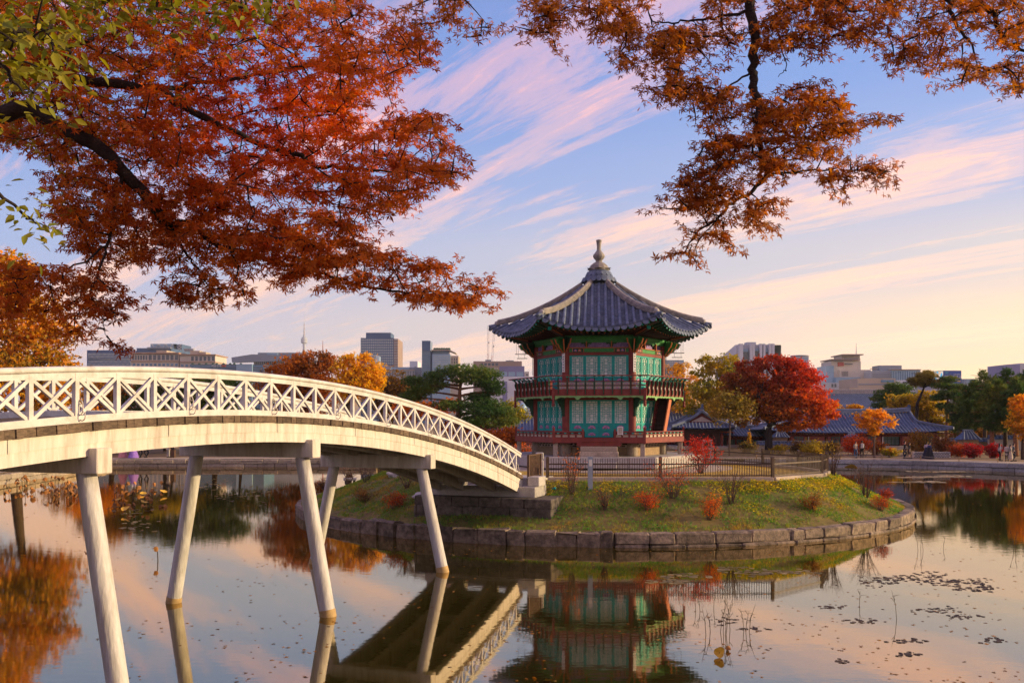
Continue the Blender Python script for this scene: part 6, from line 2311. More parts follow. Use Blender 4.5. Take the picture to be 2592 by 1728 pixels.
class Bld:
    def __init__(s, label, D, xc, cat='building', name='office_building'):
        s.D, s.xc = D, xc
        s.o = thing(name, label, cat, (px_at(xc, D), D, GCITY))

    def box(s, nm, mat, x0, x1, yt, yb=None, depth=30.0, front=0.0, parent=None):
        """a block whose front face fills the pixel box; yb None = down to the ground"""
        a, b = at(x0, yt, s.D), at(x1, yt, s.D)
        z1 = a.z - GCITY
        z0 = (at(x0, yb, s.D).z - GCITY) if yb else -1.0
        cx = (a.x + b.x) / 2 - s.o.location.x
        return MB().box((cx, front + depth / 2, (z0 + z1) / 2), (b.x - a.x, depth, z1 - z0)).build(nm, K[mat], parent or s.o)

    def wins(s, mat, x0, x1, y0, y1, nx, ny, fx=0.6, fy=0.6, parent=None, name='window', side=0.0):
        w, h = (x1 - x0) / nx, (y1 - y0) / ny
        k = s.D / FPX
        me = MB().box((0, 0, 0), (w * fx * k, 0.5, h * fy * k)).mesh(name, K[mat])
        for i in range(nx):
            for j in range(ny):
                p = at(x0 + (i + .5) * w, y0 + (j + .5) * h, s.D)
                link(name, me, parent or s.o, loc=(p.x - s.o.location.x, side, p.z - GCITY))

    def bands(s, mat, x0, x1, ys, hh=2.0, name='window_band'):
        k = s.D / FPX
        for y in ys:
            p, q = at(x0, y, s.D), at(x1, y, s.D)
            MB().box(((p.x + q.x) / 2 - s.o.location.x, 0, p.z - GCITY), (q.x - p.x, 0.6, hh * k)).build(name, K[mat], s.o)


# perforated blue block
b = Bld('long blue block with rows of pale vertical slits over the bridge rail', 900, 320)
b.box('wall', 'navy', 220, 331, 886)
b.box('wall', 'steel', 331, 420, 878, depth=40, front=14)
b.box('roof_screen', 'grey', 360, 420, 876, 880, depth=4, front=12)
for j in range(7):
    b.wins('win', 222 + (j % 2) * 1.6, 330, 893 + j * 6.5, 899.5 + j * 6.5, 34, 1, 0.42, 0.80)
    if j > 1:
        break
rest = MB()
k_ = 900 / FPX
for j in range(2, 20):
    for i in range(34):
        p = at(223.6 + (j % 2) * 1.6 + i * 3.2, 896 + j * 6.5, 900)
        rest.box((p.x - b.o.location.x, 0, p.z - GCITY), (3.2 * .42 * k_, .5, 6.5 * .8 * k_))
rest.build('window_slits', K['win'], b.o, kind='stuff')
# beige block with pillared top storey
b = Bld('beige stone office block with pillared top storey and terracotta cornices', 760, 440)
b.box('wall', 'cream', 332, 452, 897)
b.box('wall', 'cream', 455, 545, 900)
b.box('cornice', 'rust', 330, 454, 892, 895.5, 34, -1.5)
b.box('cornice', 'rust', 452, 547, 896.5, 899, 34, -1.5)
b.box('penthouse', 'beige', 391, 417, 885.5, 892, 20, 4)
b.box('penthouse', 'beige', 477, 501, 886.5, 897, 20, 4)
b.box('penthouse', 'beige', 505, 519, 890, 897, 12, 2)
b.box('string_course', 'rust', 331, 453, 913, 915.5, 31, -0.8)
b.box('string_course', 'rust', 454, 546, 915, 917.5, 31, -0.8)
b.wins('wdark', 375, 452, 897, 912, 7, 1, 0.66, 0.85)
b.wins('wdark', 334, 374, 898, 912, 6, 1, 0.6, 0.8)
b.wins('wdark', 482, 545, 901, 914, 6, 1, 0.6, 0.85)
b.wins('glass', 334, 452, 917, 953, 11, 3, 0.6, 0.5)
b.wins('glass', 456, 545, 919, 955, 8, 3, 0.6, 0.5)
for i in range(5):
    p = at(469 + i * 5, 885, 770)
    MB().lathe([(0.2, -2), (1.4, 0.2), (1.6, 0.9), (0.3, 0.4)], 10, (p.x - b.o.location.x, 10, p.z - GCITY)).build('satellite_dish', K['pale'], b.o)
# braced glass penthouse
b = Bld('glass box with white diagonal braces behind the beige block', 1020, 420)
b.box('glass_wall', 'glass_l', 381, 447, 870)
b.box('stair_tower', 'steel', 440, 460, 871)
for x0, x1 in ((384, 402), (402, 420), (420, 438)):
    for s in (0, 1):
        p, q = at(x0, 871 if s else 892, 1020), at(x1, 892 if s else 871, 1020)
        MB().beam((p.x - b.o.location.x, -.6, p.z - GCITY), (q.x - b.o.location.x, -.6, q.z - GCITY), .7, .5).build('brace', K['mast'], b.o)
for j in range(3):
    for s in (0, 1):
        y0 = 872 + j * 7
        p, q = at(449, y0 if s else y0 + 7, 1020), at(459, y0 + 7 if s else y0, 1020)
        MB().beam((p.x - b.o.location.x, -.6, p.z - GCITY), (q.x - b.o.location.x, -.6, q.z - GCITY), .7, .5).build('brace', K['mast'], b.o)


def letters(txt, parent, loc, size, mat, name='lettering', ext=0.15):
    cu = bpy.data.curves.new(name, 'FONT')
    cu.body = txt
    cu.size = size
    cu.extrude = ext
    cu.align_x = 'CENTER'
    cu.align_y = 'CENTER'
    tmp = bpy.data.objects.new(name, cu)
    COL.objects.link(tmp)
    dg = bpy.context.evaluated_depsgraph_get()
    me = bpy.data.meshes.new_from_object(tmp.evaluated_get(dg))
    bpy.data.objects.remove(tmp)
    me.materials.clear()
    me.materials.append(mat)
    o = link(name, me, parent)
    o.location = loc
    o.rotation_euler = (R_(90), 0, 0)
    return o


# long blue glass block with lettering
b = Bld('long low blue glass block with white lettering behind the bridge rail', 690, 585)
b.box('glass_wall', 'glass', 484, 668, 924)
b.box('glass_wall', 'glass_l', 600, 640, 921.5, depth=10, front=-2)
b.box('parapet', 'wdark', 484, 668, 921.5, 924, 30, .5)
b.bands('wdark', 485, 667, [930 + 6 * i for i in range(14)], 1.6)
p = at(548, 926.2, 690)
letters('서울경제', b.o, (p.x - b.o.location.x, -0.5, p.z - GCITY), 2.1, K['white'])
p = at(566.5, 925.8, 690)
MB().box((p.x - b.o.location.x, -.4, p.z - GCITY), (3.4, .4, 1.3)).build('red_sign', K['red'], b.o)
for i in range(9):
    q = at(490 + i * 15 + (i * 37 % 7), 922, 700)
    bm = bmesh.new()
    bmesh.ops.create_icosphere(bm, subdivisions=2, radius=1.1)
    for v in bm.verts:
        v.co *= 1 + .3 * mnoise.noise(v.co * 2 + Vector((i, 0, 0)))
    me = bpy.data.meshes.new('roof_shrub')
    bm.to_mesh(me)
    bm.free()
    me.materials.append(M['green_dark'])
    link('roof_shrub', me, b.o, loc=(q.x - b.o.location.x, 8, q.z - GCITY))
# angular grey hall
b = Bld('low angular grey building with slanting eaves left of the rust tree', 860, 670)
v = [at(588, 905, 860), at(640, 897, 860), at(770, 901, 860), at(770, 912, 860), at(645, 916, 860), at(590, 918, 860)]
o = b.o.location
MB().prism([(p.x - o.x, p.z - GCITY) for p in v], (0, 0, 0), (1, 0, 0), (0, 0, 1), 6).build('eaves_wedge', K['grey'], b.o)
b.box('wall', 'pale', 640, 770, 912, depth=26, front=3)
b.box('roof_box', 'grey', 648, 760, 891, 900, 20, 6)
b.box('roof_glass', 'glass_l', 672, 700, 892, 897, 6, 4)
b.wins('wdark', 648, 735, 914, 926, 18, 1, .45, .95)
# slim city tower on its hill
b = Bld('slim broadcasting tower with round observation pod far behind the rust tree', 4000, 770, 'tower', 'observation_tower')
zz = lambda y: at(770, y, 4000).z - GCITY
MB().lathe([(7.5, zz(905)), (6.5, zz(869))], 16).build('shaft', K['pale'], b.o, smooth=True)
MB().lathe([(6.5, zz(869.5)), (14.0, zz(868)), (14.8, zz(865)), (13.5, zz(862)), (14.6, zz(861)), (14.2, zz(858)), (12.0, zz(857)), (11.0, zz(853.5)), (5.0, zz(852.5)), (4.5, zz(848))], 20).build('observation_pod', K['pale'], b.o)
MB().lathe([(3.6, zz(850)), (3.0, zz(845)), (2.6, zz(832)), (1.6, zz(831)), (1.4, zz(816)), (0.8, zz(815)), (0.7, zz(798))], 10).build('antenna_mast', K['mast'], b.o)
for y in (846, 839, 832, 822):
    MB().lathe([(3.4, zz(y) - .8), (3.4, zz(y) + .8)], 10).build('antenna_ring', K['red'], b.o)
b = Bld('thin distant radio mast right of the broadcasting tower', 2500, 817, 'mast', 'radio_mast')
zz2 = lambda y: at(817, y, 2500).z - GCITY
MB().lathe([(2.2, zz2(960)), (1.3, zz2(888)), (0.5, zz2(862))], 6).build('mast_pole', K['red'], b.o)
for y in (890, 880, 870):
    MB().box((0, 0, zz2(y)), (3.0, 3.0, .8)).build('platform', K['mast'], b.o)
# wooded hill under the tower
rows = []
for j in range(13):
    a = j / 12
    rows.append([(-1700 + 1700 * i / 40, 3300 + 900 * a, 2 + 235 * math.sin(math.pi * min(1, a * 1.0 + .02)) ** .8 * math.exp(-(((-1700 + 1700 * i / 40) + 940) / 330) ** 2) + 12 * mnoise.noise(Vector((i * .5, j * .6, 0)))) for i in range(41)])
MB().grid(rows).build('hill', M['ground'], smooth=True, kind='structure')
# office tower with window grid
b = Bld('tall blue-grey office tower with regular grid of windows left of the pine', 900, 960)
b.box('wall', 'steel', 913, 996, 855, depth=36)
b.box('side_wall', 'brown', 996.2, 1007, 857, depth=40, front=.4)
b.box('penthouse', 'steel', 925, 988, 841, 855, 26, 3)
b.wins('win', 914, 995.5, 857, 929, 17, 11, .58, .60)
b.bands('pale', 997, 1006.5, [860 + 6.6 * i for i in range(11)], 1.6)
b = Bld('small pale glass block in front of the office tower', 800, 943)
b.box('glass_wall', 'glass_l', 934, 951, 897)
b.bands('wdark', 935, 950.5, [903, 910, 917, 924], 1.0)
b = Bld('row of low pale blocks behind the brown tree', 820, 1010)
b.box('wall', 'pale', 953, 987, 927)
b.box('wall', 'glass_l', 987, 1036, 928, front=6)
b.box('wall', 'grey', 1036, 1066, 929, front=3)
b.box('parapet', 'beige', 956, 1050, 935.5, 937.5, 6, -4)
b.box('colonnade_wall', 'pale', 968, 1050, 938, depth=8, front=-3)
b.wins('wdark', 968, 1050, 939, 955, 20, 1, .4, .9, side=-3)
b = Bld('narrow white block with small vents left of the glass tower', 840, 1047)
b.box('wall', 'white', 1037, 1057, 914)
b.wins('wdark', 1049, 1054, 927, 930, 2, 1, .5, .8)
# glass tower pair
b = Bld('slim glass tower slab joined to a lower glass block with sloping roof', 800, 1110)
b.box('tower_slab', 'glass', 1068, 1089.5, 862, depth=20)
b.box('slab_crown', 'steel', 1068.2, 1089.3, 863, 889, 1, -.8)
b.bands('wdark', 1069, 1089, [892 + 5.2 * i for i in range(13)], 0.9)
b.box('link_wall', 'steel', 1089.5, 1097, 888, depth=14, front=3)
b.box('glass_block', 'glass_l', 1094, 1139.5, 896, depth=24)
b.box('side_wall', 'beige', 1139.7, 1160, 900, depth=30, front=1)
b.box('setback', 'glass', 1097, 1135, 886, 896, 16, 4)
o = b.o.location
v = [at(1092, 885, 800), at(1137, 884.5, 800), at(1154, 892.5, 800), at(1153, 894, 800), at(1136, 887, 800), at(1092, 887, 800)]
MB().prism([(p.x - o.x, p.z - GCITY) for p in v], (0, 10, 0), (1, 0, 0), (0, 0, 1), 22).build('sloping_roof', K['beige'], b.o)
b.wins('win', 1097, 1138, 899, 930, 12, 5, .5, .6)
b.wins('wdark', 1141, 1159, 905, 935, 3, 4, .4, .7, side=1.0)
for i in range(7):
    q = at(1100 + i * 6, 883.5, 806)
    bm = bmesh.new()
    bmesh.ops.create_icosphere(bm, subdivisions=2, radius=1.5)
    for v_ in bm.verts:
        v_.co *= 1 + .35 * mnoise.noise(v_.co * 1.6 + Vector((i * 3, 0, 0)))
    me = bpy.data.meshes.new('roof_shrub')
    bm.to_mesh(me)
    bm.free()
    me.materials.append(M['green_dark'])
    link('roof_shrub', me, b.o, loc=(q.x - o.x, 8, q.z - GCITY))
# brown block, navy box and white block left of the pavilion
b = Bld('broad brown office block behind the cranes left of the pavilion', 1000, 1260)
b.box('wall', 'brown', 1198, 1321, 914)
b.box('roof_plant', 'grey', 1228, 1243, 909.5, 914, 10, 5)
b.box('roof_plant', 'grey', 1280, 1300, 911, 914, 10, 5)
b.wins('wdark', 1215, 1262, 918, 926, 5, 1, .7, .8)
b.wins('win', 1200, 1262, 929, 950, 14, 3, .45, .5)
b = Bld('navy box-topped block over a white base left of the pavilion', 640, 1290)
b.box('wall', 'violet', 1264, 1327.5, 926.5, 953, 24)
b.wins('glass_l', 1265, 1326, 940, 953, 3, 1, .82, .85)
b.box('base_wall', 'white', 1240, 1352, 953.2, depth=30, front=-1)
for x0, x1 in ((1272, 1284), (1312, 1318)):
    b.box('violet_pier', 'violet', x0, x1, 965, depth=1, front=-1.6)
b.bands('glass', 1241, 1351, [970, 986, 1002, 1018], 1.4)
bl_ = [o_ for o_ in b.o.children]
b = Bld('narrow pale stair block right of the navy box', 700, 1334)
b.box('wall', 'cream', 1328.5, 1339, 940)
b.wins('wdark', 1330, 1338, 945, 975, 1, 5, .7, .5)
b = Bld('white street building with pale blue dome beside the pavilion corner', 420, 1330)
b.box('wall', 'white', 1312, 1350, 1024)
p = at(1322, 1030, 420)
MB().lathe([(2.2, p.z - GCITY - 2), (2.1, p.z - GCITY), (1.5, p.z - GCITY + 1.3), (.2, p.z - GCITY + 2)], 14, (p.x - b.o.location.x, -2.5, 0)).build('dome', K['glass_l'], b.o, smooth=True)
b.wins('glass', 1330, 1348, 1024, 1048, 2, 4, .8, .45)
# tower cranes
for i, (x0, y0, x1, y1, lb) in enumerate(((1235, 945, 1236, 824, 'pale upright crane jib nearest the brown block'), (1243, 945, 1251, 838, 'second crane jib leaning beside the pavilion eave'))):
    p, q = at(x0, y0, 1080), at(x1, y1, 1080)
    c = thing('tower_crane', lb, 'crane', (p.x, p.y, GCITY))
    d = q - p
    for seg, (f0, f1, mt) in enumerate(((0, .42, 'red'), (.42, 1.0, 'mast'))):
        m = MB()
        a, e = p + d * f0 - c.location, p + d * f1 - c.location
        for sx, sy in ((-.9, -.9), (.9, -.9), (.9, .9), (-.9, .9)):
            m.beam(a + Vector((sx, sy, 0)), e + Vector((sx, sy, 0)), .28, .28)
        n = int((e - a).length / 3.2)
        for j in range(n):
            r0, r1 = a.lerp(e, j / n), a.lerp(e, (j + 1) / n)
            s = 1 if j % 2 else -1
            m.beam(r0 + Vector((-.9 * s, -.9, 0)), r1 + Vector((.9 * s, -.9, 0)), .2, .2)
        m.build('lattice_jib', K[mt], c)
    g = p - c.location
    MB().beam((g.x, g.y, -1), (g.x, g.y, g.z), 2.0, 2.0).build('mast_base', K['red'], c)
    mid = p + d * .64 - c.location
    MB().box(mid + Vector((.8, -1, 0)), (1.2, 1.2, 1.6)).build('pulley_block', K['wdark'], c)
# right of the pavilion
b = Bld('flat grey glass block just right of the pavilion eaves', 900, 1703)
b.box('wall', 'grey', 1674, 1731, 911)
b.box('glass_bay', 'glass_l', 1719, 1729, 912, 930, 1, -.6)
b.wins('win', 1678, 1718, 913, 930, 9, 3, .7, .6)
b = Bld('large government block with tall white piers behind the yellow-green tree', 600, 1920)
Lw = px_at(1966, 600) - px_at(1879, 600)
b.box('wall', 'pale', 1879, 1966, 869, depth=2, front=10)
for x0, x1 in ((1877.5, 1887), (1905, 1911), (1911.5, 1917), (1930, 1936), (1939, 1944), (1953.5, 1960), (1961, 1967.5)):
    b.box('pier', 'white', x0, x1, 867.5, depth=4, front=6)
for x0, x1, yt in ((1889, 1903, 888), (1918, 1929, 886), (1945, 1952.5, 888)):
    b.box('dark_glazing', 'wdark', x0, x1, yt, depth=1, front=8.5)
    b.box('pale_glazing', 'glass_l', x0, x1, 880, yt - .5, depth=1, front=8.7)  # strip of paler glass above the dark glazing
b.box('plant_room', 'pale', 1905, 1928, 861, 869, 8, 14)
o = b.o.location
# the long side wing runs away from the viewer
A = Vector((px_at(1879, 600) - o.x, 12, 0))
E2 = Vector((px_at(1817, 790) - o.x, 190, 0))
zt = at(1879, 869, 600).z - GCITY
MB().add([(A.x, A.y, -1), (E2.x, E2.y, -1), (E2.x, E2.y, zt), (A.x, A.y, zt), (A.x + 30, A.y, -1), (E2.x + 30, E2.y, -1), (E2.x + 30, E2.y, zt), (A.x + 30, A.y, zt)], [(0, 1, 2, 3), (5, 4, 7, 6), (3, 2, 6, 7)]).build('side_wing', K['pale'], b.o)
for i in range(20):
    p = A.lerp(E2, (i + .5) / 20)
    MB().box((p.x - .5, p.y, zt / 2), (1.6, 5.2, zt + .6)).build('side_pier', K['white'], b.o)
    p = A.lerp(E2, (i + 1) / 20)
    MB().box((p.x - .2, p.y, zt / 2 - 4), (1.0, 3.0, zt - 8)).build('side_glazing', K['steel'], b.o)
b = Bld('small pale block with flat roof disc peeping over the red maple', 900, 2030)
b.box('wall', 'glass_l', 2005, 2047, 903)
b.box('crown', 'pale', 2005, 2047, 902, 905, 20, -.4)
p = at(2028, 899.5, 905)
MB().lathe([(9, p.z - GCITY - .6), (9.5, p.z - GCITY), (9, p.z - GCITY + .4)], 16, (p.x - b.o.location.x, 10, 0)).lathe([(1.5, p.z - GCITY - 3), (1.5, p.z - GCITY)], 8, (p.x - b.o.location.x, 10, 0)).build('roof_disc', K['pale'], b.o)
# stepped hotel tower
b = Bld('stepped pale tower with overhanging roof plates and red sign', 800, 2145)
b.box('upper_block', 'beige', 2135, 2181, 899, depth=20, front=4)
b.box('roof_plate', 'brown', 2132, 2185, 896, 898.5, 30, -1)
b.box('middle_block', 'cream', 2106, 2181, 913, depth=26, front=2)
b.box('middle_plate', 'brown', 2103, 2176, 908.5, 911, 30, -2)
b.wins('grey', 2108, 2134, 911, 914, 9, 1, .25, 1.2)
b.box('glass_wing', 'glass_l', 2092, 2112, 925.5, depth=24, front=1)
b.box('podium', 'cream', 2124, 2202, 936, 957, 20, -2)
b.wins('wdark', 2128, 2145, 939, 953, 6, 1, .4, .9, side=-2)
b.box('glass_podium', 'glass_l', 2112, 2174, 955, depth=14, front=-4)
b.box('lower_wall', 'pale', 2060, 2125, 969, depth=10, front=-6)
b.wins('wdark', 2097, 2112, 971, 981, 2, 1, .6, .8, side=-6.2)
b.box('red_sign', 'red', 2122, 2137, 916, 926, .6, 1.2)
b.bands('wdark', 2138, 2158, [921], 2.6)
b.bands('wdark', 2136, 2172, [907], 2.4)
p = at(2176, 896, 800)
MB().lathe([(.5, p.z - GCITY), (.3, p.z - GCITY + 5), (.18, p.z - GCITY + 10.5)], 6, (p.x - b.o.location.x, 8, 0)).build('antenna', K['mast'], b.o)
b = Bld('grey block with rooftop plant and teal glass wing behind the hall roofs', 780, 2270)
b.box('plant_storey', 'grey', 2233, 2290, 923.5, 937, 16, 6)
b.box('left_wing', 'pale', 2207, 2259, 938, depth=24, front=2)
b.box('glass_wing', 'glass_l', 2257, 2330, 937, depth=24)
b.box('roof_rail', 'brown', 2256, 2331, 934.5, 936.5, 26, -1)
b.bands('grey', 2208, 2258, [941 + 4.4 * i for i in range(5)], 1.5)
b.wins('glass', 2259, 2329, 939, 965, 12, 1, .5, .95)
for x in (2215, 2222):
    p = at(x, 932, 780)
    MB().box((p.x - b.o.location.x, 6, p.z - GCITY), (3.2, 3, .4)).lathe([(.2, p.z - GCITY - 4), (.2, p.z - GCITY)], 6, (p.x - b.o.location.x, 6, 0)).build('roof_canopy', K['brown'], b.o)
b = Bld('beige low block with banded windows above the great hall roof', 520, 2220)
b.box('wall', 'beige', 2171, 2267, 957)
b.bands('grey', 2172, 2266, [972.5], 3.0)
b.box('glass_strip', 'glass', 2230, 2262, 961, 967.5, .6, -.5)
b.box('lower_wall', 'beige', 2140, 2262, 981, depth=12, front=-6)
b = Bld('plain white block beside the beige low block', 520, 2300)
b.box('wall', 'white', 2267.5, 2331, 962)
b.wins('wdark', 2284, 2302, 965, 971, 1, 1, .9, .9)
# billboard building
b = Bld('corner building topped by a blue billboard with white lettering', 500, 2398)
b.box('lower_wall', 'pale', 2362, 2433, 971)
b.box('billboard', 'navy', 2388, 2433, 937.5, 971, 12)
K['blue_sign'] = cmat('blue_sign_face', (0.06, 0.12, 0.42), (0.05, 0.10, 0.36))
o = b.o.location
p0, p1 = at(2388.5, 938.5, 500), at(2432.5, 970, 500)
MB().box(((p0.x + p1.x) / 2 - o.x, -.25, (p0.z + p1.z) / 2 - GCITY), (p1.x - p0.x, .3, p0.z - p1.z)).build('sign_face', K['blue_sign'], b.o)
p = at(2411, 955, 500)
letters('인덕대학교', b.o, (p.x - o.x, -.5, p.z - GCITY), 2.1, K['white'])
p = at(2421, 947.5, 500)
letters('스승이 살아있는', b.o, (p.x - o.x, -.5, p.z - GCITY), .62, K['white'])
K['gold'] = cmat('gold_sign_paint', (0.62, 0.45, 0.10))
for x0, x1 in ((2411, 2419), (2421.5, 2430.5)):
    p, q = at(x0, 963, 500), at(x1, 966, 500)
    for j in range(4):
        MB().box((p.x - o.x + (q.x - p.x) * (j + .5) / 4, -.5, (p.z + q.z) / 2 - GCITY), ((q.x - p.x) / 5, .2, abs(p.z - q.z))).build('gold_lettering', K['gold'], b.o)
K['sign_cyan'] = cmat('cyan_sign_paint', (0.10, 0.50, 0.62))
p = at(2396, 943, 500)
for s in (-1, 0, 1):
    MB().tube([(p.x - o.x + s * .55 + .5 * math.cos(t), -.5, p.z - GCITY + .5 * math.sin(t)) for t in [i * .524 + .6 for i in range(10)]], .13, 5).build('emblem', K['sign_cyan'], b.o)
# screen on the left face, turned away
sm = bpy.data.materials.new('video_screen')
sm.use_nodes = True
nt = sm.node_tree
bs = nt.nodes['Principled BSDF']
vo = nt.nodes.new('ShaderNodeTexVoronoi')
vo.inputs['Scale'].default_value = .35
ge = nt.nodes.new('ShaderNodeNewGeometry')
nt.links.new(ge.outputs['Position'], vo.inputs['Vector'])
rm = nt.nodes.new('ShaderNodeValToRGB')
for i, (ps, c) in enumerate(((0.0, (.05, .35, .6, 1)), (.35, (.1, .6, .75, 1)), (.6, (.75, .55, .35, 1)), (.85, (.85, .75, .6, 1)))):
    if i > 1:
        rm.color_ramp.elements.new(ps)
    rm.color_ramp.elements[i].position = ps
    rm.color_ramp.elements[i].color = c
se = nt.nodes.new('ShaderNodeSeparateColor')
nt.links.new(vo.outputs['Color'], se.inputs[0])
nt.links.new(se.outputs[0], rm.inputs[0])
nt.links.new(rm.outputs[0], bs.inputs['Base Color'])
nt.links.new(rm.outputs[0], bs.inputs['Emission Color'])
bs.inputs['Emission Strength'].default_value = 0.55
c0, c1 = at(2388, 937.5, 500), at(2362, 941, 512)
MB().add([(c1.x - o.x, 12, at(2362, 969, 512).z - GCITY), (c0.x - o.x - .1, .2, p1.z - GCITY), (c0.x - o.x - .1, .2, c0.z - GCITY - .3), (c1.x - o.x, 12, c1.z - GCITY)], [(0, 1, 2, 3)]).build('video_screen', sm, b.o)
MB().add([(c1.x - o.x, 12.1, -1), (c0.x - o.x, .3, -1), (c0.x - o.x, .3, c0.z - GCITY), (c1.x - o.x, 12.1, c1.z - GCITY + .4)], [(0, 1, 2, 3)]).build('side_frame', K['grey'], b.o)
b.bands('wdark', 2366, 2430, [980, 990, 1000], 2)
b = Bld('grey curved-top block right of the blue billboard', 560, 2454)
b.box('wall', 'pale', 2433.5, 2474, 972)
b.box('crown', 'grey', 2446, 2474, 958, 972, 14, 3)
b.box('crown', 'glass', 2434, 2447, 956.5, 972, 10, 6)
b.bands('glass_l', 2447, 2473, [962, 967], 2)
b = Bld('violet-grey block at the right edge above the pines', 700, 2580)
b.box('wall', 'violet', 2551, 2582, 922)
b.box('wall', 'pale', 2582.3, 2640, 919, front=.8)

# ------------------------------------------------------------------ air between here and the city
hz = bpy.data.materials.new('evening_haze')
hz.use_nodes = True
nt = hz.node_tree
nt.nodes.remove(nt.nodes['Principled BSDF'])
pv = nt.nodes.new('ShaderNodeVolumePrincipled')
pv.inputs['Color'].default_value = (0.80, 0.89, 1.0, 1)
pv.inputs['Density'].default_value = 0.00009
pv.inputs['Anisotropy'].default_value = 0.0
nt.links.new(pv.outputs[0], nt.nodes['Material Output'].inputs['Volume'])
MB().box((-650, 2100, 244), (2400, 4500, 500)).build('haze', hz, kind='stuff', label='pale evening haze in the air over the city', cat='haze')
# ------------------------------------------------------------------ maple boughs overhanging from the near bank
def inpoly(P, poly):
    x, y = P[:, 0], P[:, 1]
    c = np.zeros(len(P), bool)
    n = len(poly)
    for i in range(n):
        (x0, y0), (x1, y1) = poly[i], poly[(i + 1) % n]
        k = ((y0 > y) != (y1 > y)) & (x < (x1 - x0) * (y - y0) / (y1 - y0 + 1e-9) + x0)
        c ^= k
    return c


def sample_poly(poly, n, rng):
    a = np.array(poly)
    out = np.zeros((0, 2))
    while len(out) < n:
        p = rng.uniform(a.min(0), a.max(0), (n * 2, 2))
        out = np.concatenate([out, p[inpoly(p, poly)]])
    return out[:n]


def at_np(px, D):
    return np.stack([D * (px[:, 0] - XC) / FPX, D, CH - (px[:, 1] - YH) / FPX * D], 1)


